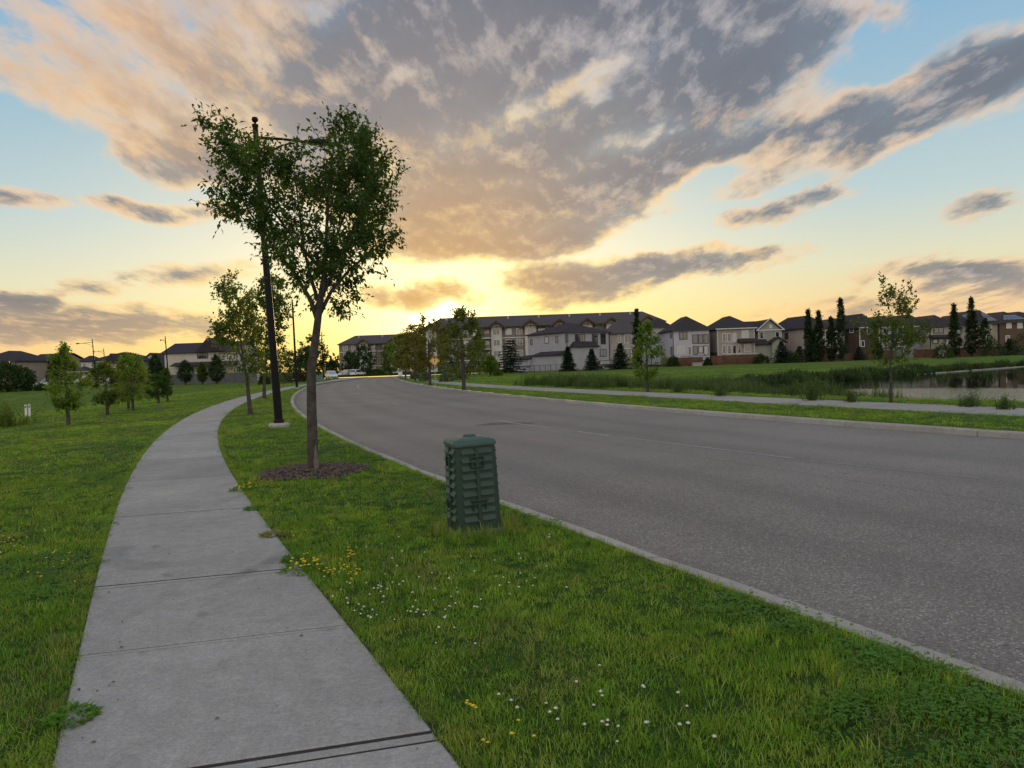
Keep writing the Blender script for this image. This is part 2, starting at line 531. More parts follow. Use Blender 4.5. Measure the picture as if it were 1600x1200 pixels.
    b = N.new('ShaderNodeBump')
    N.put(b.inputs['Strength'], N.rng(dist, 30, 4, 0.0, 0.55))
    b.inputs['Distance'].default_value = 0.006
    N.put(b.inputs['Height'], grain)
    N.put(bs.inputs['Normal'], b.outputs[0])
    M['asphalt'] = m
    # concrete of the pavement slabs, with its tyre arcs and scuffs
    def concrete(name, col, arcs):
        m = bpy.data.materials.new(name)
        m.use_nodes = True
        N = NT(m.node_tree)
        bs = N.n['Principled BSDF']
        pos = N.new('ShaderNodeNewGeometry').outputs['Position']
        oi = N.new('ShaderNodeObjectInfo')
        big = N.noise(pos, 0.9, 5, 0.6)
        mid = N.noise(pos, 7, 6, 0.68)
        fine = N.noise(pos, 120, 4, 0.7)
        f = N.m('MULTIPLY', N.rng(big, 0.3, 0.7, 0.86, 1.12), N.rng(mid, 0.3, 0.7, 0.88, 1.10))
        f = N.m('MULTIPLY', f, N.rng(fine, 0.3, 0.7, 0.76, 1.22))
        f = N.m('MULTIPLY', f, N.rng(N.noise(pos, 45, 3, 0.6), 0.35, 0.65, 0.90, 1.08))
        f = N.m('MULTIPLY', f, N.rng(oi.outputs['Random'], 0, 1, 0.90, 1.07))
        x, y, z = N.sep(pos)
        for (cx, cy, r, w, a0, k) in arcs:
            dx, dy = N.m('SUBTRACT', x, cx), N.m('SUBTRACT', y, cy)
            rr = N.m('SQRT', N.m('ADD', N.m('MULTIPLY', dx, dx), N.m('MULTIPLY', dy, dy)))
            band = N.rng(N.m('ABSOLUTE', N.m('SUBTRACT', rr, r)), w, w * 0.5, 0, 1)
            an = N.m('ARCTAN2', dy, dx)
            cut = N.rng(N.m('ABSOLUTE', N.m('SUBTRACT', an, a0)), 1.25, 0.8, 0, 1)
            tread = N.rng(N.m('SINE', N.m('MULTIPLY', an, 230 * r)), -0.8, 0.6, 0.5, 1)
            f = N.m('MULTIPLY', f, N.m('SUBTRACT', 1.0, N.m('MULTIPLY', N.m('MULTIPLY', band, cut), N.m('MULTIPLY', tread, k))))
        bm = N.new('ShaderNodeMapping')
        bm.inputs[2].default_value = (0, 0, radians(-27))
        bm.inputs[3].default_value = (5, 170, 1)
        N.l.new(pos, bm.inputs[0])
        broom = N.noise(bm.outputs[0], 1.0, 3, 0.6)
        f = N.m('MULTIPLY', f, N.rng(broom, 0.3, 0.7, 0.92, 1.07))
        spot = N.noise(pos, 3.1, 2, 0.4)
        f = N.m('MULTIPLY', f, N.rng(spot, 0.70, 0.78, 1.0, 0.62))
        spot = N.noise(N.v('ADD', pos, (7, 3, 0)), 16, 2, 0.4)
        f = N.m('MULTIPLY', f, N.rng(spot, 0.77, 0.80, 1.0, 0.4))
        c = N.v('SCALE', tuple(col), scale=f)
        c = N.mix(N.m('MULTIPLY', N.rng(N.noise(pos, 1.7, 5, 0.7), 0.60, 0.75), 0.35), c, (0.20, 0.165, 0.13))
        N.put(bs.inputs['Base Color'], c)
        bs.inputs['Roughness'].default_value = 0.85
        bs.inputs['Specular IOR Level'].default_value = 0.2
        b = N.new('ShaderNodeBump')
        b.inputs['Strength'].default_value = 0.35
        b.inputs['Distance'].default_value = 0.004
        N.put(b.inputs['Height'], N.m('ADD', N.m('ADD', fine, mid), broom))
        N.put(bs.inputs['Normal'], b.outputs[0])
        return m
    M['slab'] = concrete('slab_concrete', (0.345, 0.338, 0.318),
                         [(-3.05, 8.75, 0.62, 0.13, 3.14, 0.20), (-3.0, 6.6, 0.72, 0.15, -2.3, 0.24), (-1.2, 5.8, 0.9, 0.10, 3.0, 0.2),
                          (-1.0, 5.2, 1.25, 0.10, 2.6, 0.18)])
    M['kerb'] = concrete('kerb_concrete', (0.38, 0.36, 0.33), [])
    M['trail'] = concrete('trail_concrete', (0.33, 0.318, 0.295), [])
    M['bed'] = mat('joint_dirt', (0.050, 0.046, 0.042), 0.95, 0.1, 0.3, 20)
    M['paint'] = mat('worn_road_paint', (0.33, 0.315, 0.29), 0.7, 0.3, 0.3, 25)
    M['tar'] = mat('tar_stain', (0.085, 0.078, 0.075), 0.6, 0.3, 0.2, 9)
    M['litter'] = mat('gutter_litter', (0.10, 0.065, 0.035), 0.9, 0.1, 0.4, 30)
    # water
    m = bpy.data.materials.new('pond_water')
    m.use_nodes = True
    N = NT(m.node_tree)
    bs = N.n['Principled BSDF']
    pos = N.new('ShaderNodeNewGeometry').outputs['Position']
    bs.inputs['Base Color'].default_value = (0.010, 0.016, 0.010, 1)
    bs.inputs['Roughness'].default_value = 0.03
    bs.inputs['IOR'].default_value = 1.33
    b = N.new('ShaderNodeBump')
    patch = N.rng(N.noise(N.v('ADD', pos, (3, 11, 0)), 0.055, 2, 0.5), 0.42, 0.58, 0.12, 1.0, smooth=True)
    gust = N.rng(N.m('ADD', N.v('DISTANCE', N.v('MULTIPLY', pos, (1.0, 0.75, 0.0)), (24.0, 28.5, 0.0)), N.m('MULTIPLY', N.noise(pos, 0.35, 3, 0.6), 5.0)), 10.5, 6.5, smooth=True)   # a breath of wind roughens this part
    N.put(b.inputs['Strength'], N.m('ADD', N.m('MULTIPLY', patch, 0.12), N.m('MULTIPLY', gust, 0.55)))
    b.inputs['Distance'].default_value = 0.05
    N.put(b.inputs['Height'], N.m('ADD', N.noise(N.v('MULTIPLY', pos, (1, 1.6, 1)), 2.2, 3, 0.5), N.m('MULTIPLY', N.noise(pos, 7, 2, 0.5), 0.35)))
    N.put(bs.inputs['Normal'], b.outputs[0])
    M['water'] = m
    M['waterline'] = mat('pale_waterline', (0.22, 0.21, 0.18), 0.9, 0.2, 0.35, 3)
    # siding, roofs and the rest of the houses
    def siding(name, col, pitch=0.16):
        m = bpy.data.materials.new(name)
        m.use_nodes = True
        N = NT(m.node_tree)
        bs = N.n['Principled BSDF']
        pos = N.new('ShaderNodeNewGeometry').outputs['Position']
        z = N.sep(pos)[2]
        fr = N.m('FRACT', N.m('DIVIDE', z, pitch))
        n = N.noise(pos, 0.7, 5, 0.6)
        c = N.v('SCALE', tuple(col), scale=N.rng(n, 0.3, 0.7, 0.9, 1.07))
        N.put(bs.inputs['Base Color'], c)
        bs.inputs['Roughness'].default_value = 0.75
        bs.inputs['Specular IOR Level'].default_value = 0.2
        b = N.new('ShaderNodeBump')
        b.inputs['Strength'].default_value = 1.0
        b.inputs['Distance'].default_value = 0.02
        N.put(b.inputs['Height'], N.m('SUBTRACT', 1.0, fr))
        N.put(bs.inputs['Normal'], b.outputs[0])
        return m
    for k, c in dict(grey=(0.40, 0.39, 0.42), white=(0.60, 0.58, 0.60), taupe=(0.36, 0.32, 0.28), sage=(0.36, 0.36, 0.30), peach=(0.44, 0.37, 0.32),
                     brown=(0.085, 0.052, 0.042), slate=(0.15, 0.19, 0.19), beige=(0.40, 0.36, 0.32), tan=(0.34, 0.28, 0.22), brick=(0.135, 0.085, 0.062),
                     cream=(0.58, 0.53, 0.47), apt=(0.22, 0.19, 0.165), apt_white=(0.60, 0.57, 0.54), lilac=(0.50, 0.48, 0.54)).items():
        M[k] = siding('siding_' + k, c)
    M['roof'] = mat('asphalt_shingle', (0.047, 0.042, 0.048), 0.95, 0.15, 0.25, 2.5, 0.6, 9)
    M['roof_grey'] = mat('grey_shingle', (0.085, 0.078, 0.082), 0.95, 0.15, 0.25, 2.5, 0.6, 9)
    M['roof_brown'] = mat('brown_shingle', (0.11, 0.075, 0.058), 0.95, 0.15, 0.25, 2.5, 0.6, 9)
    M['fascia_dark'] = mat('dark_fascia', (0.05, 0.047, 0.05), 0.6, 0.3)
    M['trim'] = mat('white_trim', (0.66, 0.65, 0.63), 0.6, 0.3, 0.05)
    M['trim_dark'] = mat('dark_trim', (0.06, 0.06, 0.065), 0.6, 0.3, 0.05)
    M['wood_brown'] = mat('gable_timber', (0.085, 0.05, 0.035), 0.7, 0.2)
    m = bpy.data.materials.new('window_glass')
    m.use_nodes = True
    N = NT(m.node_tree)
    bs = N.n['Principled BSDF']
    oi = N.new('ShaderNodeObjectInfo')
    N.put(bs.inputs['Base Color'], N.mix(N.rng(oi.outputs['Random'], 0.60, 0.75), (0.022, 0.025, 0.028), (0.34, 0.34, 0.32)))
    bs.inputs['Roughness'].default_value = 0.08
    bs.inputs['Specular IOR Level'].default_value = 0.9
    bs.inputs['Coat Weight'].default_value = 1.0
    bs.inputs['Coat IOR'].default_value = 1.6
    M['glass'] = m
    M['solar'] = mat('solar_panel', (0.11, 0.13, 0.18), 0.25, 0.8, 0.05)
    M['fence_wood'] = mat('cedar_boards', (0.125, 0.062, 0.042), 0.8, 0.2, 0.3, 1.3)
    M['fence_grey'] = mat('grey_vinyl', (0.15, 0.15, 0.165), 0.6, 0.3, 0.08)
    M['black'] = mat('black_enamel', (0.009, 0.009, 0.010), 0.5, 0.15, 0.1)
    M['galv'] = mat('galvanised_steel', (0.38, 0.38, 0.37), 0.5, 0.5, 0.1, metal=0.4)
    M['bark'] = mat('bark', (0.080, 0.070, 0.063), 0.95, 0.1, 0.5, 9, 1.0, 45)
    M['bark_pale'] = mat('pale_trunk_patch', (0.19, 0.165, 0.145), 0.9, 0.1, 0.3, 14, 0.6, 60)
    M['mulch'] = mat('bark_mulch', (0.055, 0.042, 0.038), 0.95, 0.1, 0.5, 22)
    M['chip'] = mat('bark_chip', (0.150, 0.118, 0.098), 0.95, 0.1, 0.45, 30)
    M['leaf_ash'] = leaf_mat('leaf_dark', (0.038, 0.085, 0.016), (0.076, 0.134, 0.026), 0.50, 1.6)
    M['leaf_street'] = leaf_mat('leaf_street', (0.075, 0.125, 0.022), (0.145, 0.190, 0.036), 0.52, 1.0)
    M['leaf_lime'] = leaf_mat('leaf_lime', (0.100, 0.185, 0.022), (0.170, 0.255, 0.036), 0.45, 1.2)
    M['leaf_dark'] = leaf_mat('leaf_deep', (0.024, 0.056, 0.015), (0.050, 0.088, 0.024), 0.3, 0.8)
    M['leaf_poplar'] = leaf_mat('leaf_poplar', (0.020, 0.042, 0.016), (0.045, 0.070, 0.026), 0.25, 0.8)
    M['leaf_olive'] = leaf_mat('leaf_olive', (0.125, 0.125, 0.026), (0.195, 0.175, 0.038), 0.55, 0.9)  # low-sun glare put into the leaf colour as a brownish olive
    M['leaf_haze'] = leaf_mat('leaf_backlit', (0.095, 0.135, 0.026), (0.170, 0.200, 0.042), 0.55, 0.9)  # paler and yellower, with the sun haze put into the leaf colour
    M['leaf_silver'] = leaf_mat('leaf_silver', (0.10, 0.135, 0.060), (0.17, 0.20, 0.10), 0.3, 1.5)
    M['leaf_plum'] = leaf_mat('leaf_plum', (0.036, 0.020, 0.018), (0.055, 0.036, 0.024), 0.25, 1.5)
    M['needle'] = leaf_mat('needle', (0.012, 0.032, 0.016), (0.026, 0.052, 0.024), 0.1, 1.5, 0.7)
    M['reed'] = leaf_mat('reed', (0.050, 0.105, 0.024), (0.120, 0.160, 0.045), 0.35, 0.6)
    M['yellow'] = mat('yellow_petal', (0.75, 0.52, 0.03), 0.7, 0.2, 0.1)
    M['petal'] = mat('white_petal', (0.62, 0.60, 0.52), 0.8, 0.2, 0.15)
    M['hdpe'] = mat('green_polymer', (0.022, 0.052, 0.037), 0.45, 0.45, 0.18, 5, 0.15, 220)
    M['hdpe_lid'] = mat('green_polymer_lid', (0.032, 0.078, 0.062), 0.38, 0.5, 0.15, 6, 0.15, 220)
    M['grey_poly'] = mat('grey_polymer', (0.105, 0.105, 0.115), 0.6, 0.4, 0.15)
    M['cabinet'] = mat('pale_green_cabinet', (0.17, 0.235, 0.19), 0.5, 0.4, 0.08)
    M['sign_yellow'] = mat('sign_yellow', (0.78, 0.42, 0.02), 0.5, 0.4, 0.05)
    M['sign_black'] = mat('sign_black', (0.015, 0.015, 0.015), 0.5, 0.4, 0.05)
    M['white'] = mat('white_paint', (0.72, 0.72, 0.70), 0.5, 0.4, 0.06)
    M['car_white'] = mat('car_white', (0.72, 0.72, 0.72), 0.25, 0.6, 0.02)
    M['car_red'] = mat('car_red', (0.30, 0.02, 0.02), 0.25, 0.6, 0.02)
    M['car_black'] = mat('car_black', (0.02, 0.02, 0.024), 0.25, 0.6, 0.02)
    M['car_silver'] = mat('car_silver', (0.35, 0.35, 0.36), 0.25, 0.6, 0.02)
    M['tyre'] = mat('tyre_rubber', (0.02, 0.02, 0.02), 0.85, 0.2)
    M['rim'] = mat('wheel_rim', (0.35, 0.35, 0.36), 0.35, 0.6, metal=0.6)
    M['lamp_red'] = mat('tail_lamp', (0.35, 0.015, 0.01), 0.3, 0.5)
    M['lamp_clear'] = mat('head_lamp', (0.65, 0.65, 0.62), 0.2, 0.7)
    M['blue'] = mat('blue_paint', (0.06, 0.13, 0.30), 0.5, 0.4)
    M['stone'] = mat('pale_stone', (0.36, 0.35, 0.33), 0.9, 0.2, 0.2)
    return M
M = make_mats()

# ------------------------------------------------------------------ plan of the ground: kerb and pavement lines as x(y)
def polylog(c, y0):
    c = np.array(c)
    f = lambda y: np.polyval(c, np.log(y + 12))
    sl = float((f(y0 + 0.2) - f(y0)) / 0.2)
    def g(y):
        y = np.asarray(y, dtype=float)
        return np.where(y >= y0, f(np.maximum(y, y0)), f(y0) + sl * (y - y0))
    return g
_KL = polylog([0.0572, -3.9162, 12.0717, -2.7084], 3.0)
_KR = polylog([-0.6772, 5.0192, -23.853, 55.6775], 11.0)
def sstep(a, b, v):
    t = np.clip((np.asarray(v, dtype=float) - a) / (b - a), 0, 1)
    return t * t * (3 - 2 * t)
Y_END = 148.0
KL = lambda y: _KL(y) - 6.0 * sstep(138, 149, y) ** 2          # lawn edge of the near kerb
KR = lambda y: 1.08 * _KR(np.asarray(y) / 1.08) + 7.0 * sstep(134, 149, y) ** 2   # road edge of the far kerb
WLl = polylog([0.7722, -10.2593, 30.6886, -25.2381], 3.0)
WLr = polylog([1.1115, -13.7809, 42.565, -36.6507], 3.0)
WRn = lambda y: 1.08 * _KR(np.asarray(y) / 1.08) + np.interp(y, [0, 31, 50, 62, 100, 150], [3.6, 3.75, 2.4, 1.9, 1.5, 1.5])
WRf = lambda y: WRn(y) + np.interp(y, [0, 50, 90], [2.45, 2.4, 2.0])
KW, KH = 0.20, 0.13                     # kerb width and height
POND = [(11.6, 49.8), (15, 41.2), (17.5, 32.2), (20, 27.6), (24.5, 19), (33, 6), (62, -12), (125, -5), (165, 70), (120, 118), (63.2, 86.8), (43.5, 73.5), (28.3, 62.2), (18.3, 55.8), (12.5, 53)]
ZW = -0.9

def poly_dist(P, x, y):
    """signed distance to a polygon, positive outside"""
    x, y = np.asarray(x, dtype=float), np.asarray(y, dtype=float)
    d = np.full(x.shape, 1e9)
    ins = np.zeros(x.shape, bool)
    n = len(P)
    for i in range(n):
        ax, ay = P[i]
        bx, by = P[(i + 1) % n]
        ex, ey = bx - ax, by - ay
        t = np.clip(((x - ax) * ex + (y - ay) * ey) / (ex * ex + ey * ey), 0, 1)
        d = np.minimum(d, np.hypot(x - ax - t * ex, y - ay - t * ey))
        c = ((ay > y) != (by > y))
        with np.errstate(divide='ignore', invalid='ignore'):
            xi = ex * (y - ay) / (ey if ey else 1e-9) + ax
        ins ^= c & (x < xi)
    return np.where(ins, -d, d)

def Zf(x, y):
    x, y = np.asarray(x, dtype=float), np.asarray(y, dtype=float)
    s = (WLl(y) - x) * 0.89
    dip = 1.35 * sstep(2.5, 21, s) * (1 - 0.85 * sstep(38, 80, s)) * (1 - sstep(72, 122, y)) * sstep(-60, -10, y)
    z = -dip
    z = z + 0.9 * sstep(-74, -82, x) * sstep(122, 140, y)
    d = poly_dist(POND, x, y)
    wide = 9.0 + 13 * sstep(50, 62, y)
    bank = np.where(d > 0, ZW * (1 - sstep(0, 1, d / wide)), ZW - np.minimum(0.7, -0.3 * d))
    right = sstep(0.4, 3.0, x - WRf(y))
    z = z + np.where(d > 0, bank * right, bank)
    und = 0.03 * np.sin(x * 0.9 + 1.3 * np.sin(y * 0.4)) * np.cos(y * 0.7 + x * 0.2)
    far = np.minimum(sstep(0.3, 3, np.abs(x - WLl(y))), sstep(0.3, 3, np.abs(x - WLr(y))))
    far = far * sstep(0.2, 2.5, np.abs(x - KL(y))) * sstep(0.2, 2, np.abs(x - KR(y) - KW)) * sstep(0.2, 2, np.abs(x - WRn(y))) * sstep(0.2, 2, np.abs(x - WRf(y)))
    z = z + und * far * np.where(d > 0, 1, 0)
    return z
def Z1(x, y):
    return float(Zf(np.array([x]), np.array([y]))[0])

def ground_at(px, py):
    """the point of the ground seen at a pixel of the photograph"""
    r = ray(px, py)
    z = 0.0
    for _ in range(14):
        t = (z - EYE) / r.z
        z = z * 0.4 + Z1(r.x * t, r.y * t) * 0.6
    t = (z - EYE) / r.z
    return Vector((r.x * t, r.y * t, Z1(r.x * t, r.y * t)))
def at_depth(px, py, D):
    r = ray(px, py)
    return Vector((0, 0, EYE)) + r * (D / r.y)

CROSS = [(-260, 149), (KL(148.9) - 0.0, 149), (float(KR(148.9)), 149), (260, 152), (260, 160), (-260, 158)]
CROSS[1] = (float(KL(148.999)) + KW, 149)

def build_ground():
    from mathutils.geometry import delaunay_2d_cdt
    pts, edges = [], []
    def chain(poly, closed=False):
        b = len(pts)
        pts.extend(poly)
        n = len(poly)
        edges.extend((b + i, b + i + 1) for i in range(n - 1))
        if closed:
            edges.append((b + n - 1, b))
    ys = np.concatenate([np.arange(-60, 0, 6.0), np.arange(0, 40, 0.8), np.arange(40, 149, 2.5), [149.0]])
    lines = []
    for f, off in ((KL, 0.0), (KR, KW)):
        xs = f(ys) + off
        lines.append(xs)
        chain(list(zip(xs.tolist(), ys.tolist())))
    yw = ys[ys < 149]
    for f in (WLl, WLr, WRn, WRf):
        chain(list(zip(f(yw).tolist(), yw.tolist())))
    chain(CROSS, True)
    npl = len(pts)
    line_np = np.array(pts)
    rr = [1.2]
    while rr[-1] < 1800:
        rr.append(rr[-1] * 1.055 + 0.02)
    cand = []
    for i, r in enumerate(rr):
        na = 200 if r < 160 else 90
        for k in range(na):
            a = 2 * pi * (k + 0.5 * (i % 2)) / na
            cand.append((r * sin(a), r * cos(a)))
    cand = np.array(cand)
    # keep grid points away from the constraint lines
    keep = np.ones(len(cand), bool)
    for f, off in ((KL, 0.0), (KR, KW), (WLl, 0), (WLr, 0), (WRn, 0), (WRf, 0)):
        dx = np.abs(cand[:, 0] - f(cand[:, 1]) - off)
        keep &= ~((dx < 0.25 + 0.004 * np.abs(cand[:, 1])) & (cand[:, 1] < 149.5) & (cand[:, 1] > -62))
    cand = cand[keep]
    allp = [Vector(p) for p in pts] + [Vector((float(a), float(b))) for a, b in cand]
    res = delaunay_2d_cdt(allp, edges, [], 0, 1e-5)
    V = np.array([(p[0], p[1]) for p in res[0]])
    Fc = np.array([f for f in res[2] if len(f) == 3])
    C = V[Fc].mean(axis=1)
    cx, cy = C[:, 0], C[:, 1]
    inner = (cy > -60) & (cy < 149)
    road = inner & (cx > KL(cy)) & (cx < KR(cy) + KW)
    wl = inner & (cx > WLl(cy)) & (cx < WLr(cy))
    wr = inner & (cx > WRn(cy)) & (cx < WRf(cy))
    cross = poly_dist(CROSS, cx, cy) < 0
    Fk = Fc[~(road | wl | wr | cross)]
    a = V[Fk]
    cr = (a[:, 1, 0] - a[:, 0, 0]) * (a[:, 2, 1] - a[:, 0, 1]) - (a[:, 1, 1] - a[:, 0, 1]) * (a[:, 2, 0] - a[:, 0, 0])
    Fk = np.where((cr < 0)[:, None], Fk[:, ::-1], Fk)
    z = Zf(V[:, 0], V[:, 1])
    VV = np.column_stack([V, z])
    o = mesh_np('ground', VV, Fk, M['lawn'], smooth=True, fsize=3)
    tag(o, kind='structure')

def strip(name, fl, fr, ys, z, m, kind='structure', parent=None):
    ys = np.asarray(ys, dtype=float)
    nx = 5
    V, Fq = [], []
    for i, y in enumerate(ys):
        a, b = float(fl(y)), float(fr(y))
        for k in range(nx):
            V.append((a + (b - a) * k / (nx - 1), y, z))
    for i in range(len(ys) - 1):
        for k in range(nx - 1):
            Fq.append((i * nx + k, i * nx + k + 1, (i + 1) * nx + k + 1, (i + 1) * nx + k))
    o = mesh_np(name, np.array(V), np.array(Fq), m, parent)
    if kind:
        o['kind'] = kind
    return o

def build_roads():
    ys = np.concatenate([np.arange(-60, 0, 6.0), np.arange(0, 40, 0.8), np.arange(40, 149, 2.5), [149.0]])
    road = strip('road', lambda y: KL(y) + KW - 0.02, lambda y: KR(y) + 0.02, ys, -KH, M['asphalt'])
    # metres from the near kerb, square to the road
    co = [v.co for v in road.data.vertices]
    lay = road.data.uv_layers.new(name='lane')
    for lp in road.data.loops:
        p = co[lp.vertex_index]
        sl = float(KL(p.y + 0.2) - KL(p.y - 0.2)) / 0.4
        lay.data[lp.index].uv = ((p.x - float(KL(p.y)) - KW) / math.sqrt(1 + sl * sl), p.y)
    b = MB()
    b.add([(x, y, -KH) for x, y in CROSS], [tuple(range(len(CROSS)))])
    b.build('cross_street', M['asphalt'])['kind'] = 'structure'
    # kerbs, stone by stone
    def kerb(side):
        root = bpy.data.objects.new('kerb', None)
        link(root)
        root['kind'] = 'structure'
        f = KL if side < 0 else KR
        y = -24.0
        first = True
        while y < 148.5:
            step = 2.7 if y < 60 else 6.0
            y1 = min(y + step, 148.9)
            n = 4
            b = MB()
            vs, fs = [], []
            g = 0.012
            for i in range(n + 1):
                yy = y + g + (y1 - y - 2 * g) * i / n
                a = float(f(yy))
                e = 0.012 if i in (0, n) else 0.0
                if side < 0:      # lawn side at a, road side at a+KW
                    sec = [(a, -0.3), (a, -e), (a + KW - 0.035, -e), (a + KW - 0.008, -0.03), (a + KW + 0.012, -KH - 0.05)]
                else:
                    sec = [(a + KW, -0.3), (a + KW, -e), (a + 0.035, -e), (a + 0.008, -0.03), (a - 0.012, -KH - 0.05)]
                vs += [(q[0], yy, q[1]) for q in sec]
            for i in range(n):
                for k in range(4):
                    q = (i * 5 + k, i * 5 + k + 1, (i + 1) * 5 + k + 1, (i + 1) * 5 + k)
                    fs.append(q if side > 0 else q[::-1])
            fs.append((0, 1, 2, 3, 4) if side < 0 else (4, 3, 2, 1, 0))
            b.add(vs, fs)
            b.build('kerb_stone', M['kerb'], root, smooth=False)
            y = y1
    kerb(-1)
    kerb(1)
    # left pavement: slab by slab
    walk = strip('sidewalk', WLl, WLr, np.concatenate([np.arange(-40, 40, 2.0), np.arange(40, 149, 4)]), 0.0075, M['bed'])
    rs = random.Random(3)
    # arc-length positions of the joints, met in the photograph at these depths
    y = 2.86
    ys = [y]
    k = 0
    while y < 40:
        sl = abs(float((WLl(y + 0.1) - WLl(y)) / 0.1))
        y += 1.5 / math.sqrt(1 + sl * sl)
        ys.append(y)
    yb = [ys[0] - 1.33 * i for i in range(12, 0, -1)]
    js = yb + ys + [ys[-1] + 8, 60, 75, 95, 120, 148]
    tilt = 0.13                                    # joints are square to the path
    for i in range(len(js) - 1):
        y0, y1 = js[i], js[i + 1]
        bold0, bold1 = (i % 2 == 0), ((i + 1) % 2 == 0)
        dz = rs.uniform(-0.0012, 0.0015)
        L, R = [], []
        nseg = 4 if i < len(js) - 7 else 12
        g0, g1 = (0.013 if bold0 else 0.006), (0.013 if bold1 else 0.006)
        w1 = 0.05 if bold1 else 0.035
        st = [(y0 + g0, -0.004), (y0 + g0 + 0.008, 0.0)] + [(y0 + (y1 - y0) * q / nseg, 0.0) for q in range(1, nseg)] + [(y1 - g1 * 2 - w1 - 0.008, 0.0), (y1 - g1 * 2 - w1, -0.004)]
        band = [(y1 - g1 - w1, -0.003), (y1 - g1 - w1 + 0.006, -0.001), (y1 - g1 - 0.006, -0.001), (y1 - g1, -0.003)]
        vs, fs = [], []
        def rowpt(yy, z):
            # the row runs square to the path: left end further on, right end nearer
            xl, xr = float(WLl(yy)), float(WLr(yy))
            sl = float((WLl(yy + 0.05) - WLl(yy - 0.05)) / 0.1)
            w = (xr - xl)
            dy = -sl * w * 0.40
            yl, yr = yy - dy * 0.5, yy + dy * 0.5
            return (float(WLl(yl)), yl), (float(WLr(yr)), yr)
        def piece(st, name):
          vs, fs = [], []
          for (yy, z) in st:
            (a, ya), (c, yc) = rowpt(yy, z)
            zt = 0.012 + z + dz
            ex, ey = (c - a), (yc - ya)
            ln = math.hypot(ex, ey)
            ux, uy = ex / ln, ey / ln
            vs += [(a, ya, -0.08), (a, ya, zt - 0.012), (a + ux * 0.02, ya + uy * 0.02, zt), (a + ex * 0.5, ya + ey * 0.5, zt), (c - ux * 0.02, yc - uy * 0.02, zt), (c, yc, zt - 0.012), (c, yc, -0.08)]
          n = len(st)
          for q in range(n - 1):
            for k2 in range(6):
                fs.append((q * 7 + k2, q * 7 + k2 + 1, (q + 1) * 7 + k2 + 1, (q + 1) * 7 + k2)[::-1])
          fs.append(tuple(range(7)))
          fs.append(tuple(range((n - 1) * 7, n * 7))[::-1])
          b = MB()
          b.add(vs, fs)
          b.build(name, M['slab'], walk)
        piece(st, 'slab')
        piece(band, 'joint_band')
    # trail on the pond side, in long slabs
    trail = strip('footpath', WRn, WRf, np.concatenate([np.arange(-30, 149, 3.0)]), -0.05, M['bed'])
    y = -24.0
    while y < 147:
        step = 3.0 if y < 60 else 8.0
        y1 = min(y + step, 148)
        b = MB()
        vs, fs = [], []
        for yy in (y + 0.01, (y + y1) / 2, y1 - 0.01):
            a, c = float(WRn(yy)), float(WRf(yy))
            vs += [(a, yy, -0.07), (a, yy, 0.012), (c, yy, 0.012), (c, yy, -0.07)]
        for q in range(2):
            for k in range(3):
                fs.append((q * 4 + k, q * 4 + k + 1, (q + 1) * 4 + k + 1, (q + 1) * 4 + k)[::-1])
        fs += [(0, 1, 2, 3), (11, 10, 9, 8)]
        b.add(vs, fs)
        b.build('slab', M['trail'], trail)
        y = y1
    # worn centre dashes
    def dash(p0, p1, w=0.11, m='paint', name='road_marking'):
        a, c = at_z(p0), at_z(p1)
        d = (c - a)
        nn = Vector((-d.y, d.x, 0)).normalized() * w / 2
        b = MB()
        n = 6
        vs, fs = [], []
        for i in range(n + 1):
            p = a.lerp(c, i / n)
            j = rnd.uniform(0.75, 1.1)
            vs += [tuple(p - nn * j), tuple(p + nn * j)]
        fs = [(2 * i, 2 * i + 2, 2 * i + 3, 2 * i + 1) for i in range(n)]
        b.add(vs, fs)
        o = b.build(name, M[m], road)
        return o
    def at_z(p, z=-KH + 0.004):
        r = ray(*p)
        return Vector((0, 0, EYE)) + r * ((z - EYE) / r.z)
    dash((779, 657.5), (857, 668.5))
    dash((902, 674), (952, 680.5))
    dash((977, 683.5), (1240, 716), 0.07)
    dash((1262, 719), (1530, 747), 0.045)
    dash((613, 629.5), (626, 632.5), 0.12)
    dash((559, 602), (560, 607), 0.14)
    # dark tar stain beside the first dash
    a = at_z((740, 664), -KH + 0.003)
    b = MB()
    pts_ = [(742, 664.5), (768, 660.5), (800, 659), (830, 660), (838, 662), (815, 663), (790, 663), (765, 664.5)]
    b.add([tuple(at_z(p, -KH + 0.003)) for p in pts_], [tuple(range(len(pts_)))[::-1]])
    b.build('tar_stain', M['tar'], road)
    # litter along the kerb line
    rs = np.random.default_rng(5)
    n = 2600
    y = rs.uniform(2, 45, n) ** 1.0
    y = 2 + (y - 2) * rs.random(n)
    x = KL(y) + KW + 0.02 + np.abs(rs.normal(0, 0.055, n))
    Vv, Ff = [], []
    for i in range(n):
        a = rs.uniform(0, 6.28)
        l, w = rs.uniform(0.006, 0.022), rs.uniform(0.003, 0.009)
        u, v = (cos(a) * l, sin(a) * l), (-sin(a) * w, cos(a) * w)
        h = rs.uniform(0.002, 0.012)
        bq = len(Vv)
        z0 = -KH + 0.001
        Vv += [(x[i] - u[0] - v[0], y[i] - u[1] - v[1], z0), (x[i] + u[0] - v[0], y[i] + u[1] - v[1], z0), (x[i] + u[0] * .6 + v[0], y[i] + u[1] * .6 + v[1], z0), (x[i], y[i], z0 + h)]
        Ff += [(bq, bq + 1, bq + 3), (bq + 1, bq + 2, bq + 3), (bq + 2, bq, bq + 3)]
    o = mesh_np('gutter_debris', np.array(Vv), np.array(Ff), M['litter'], fsize=3)
    tag(o, 'brown leaf litter and grit lying along the road side of the near kerb', 'debris', kind='stuff')

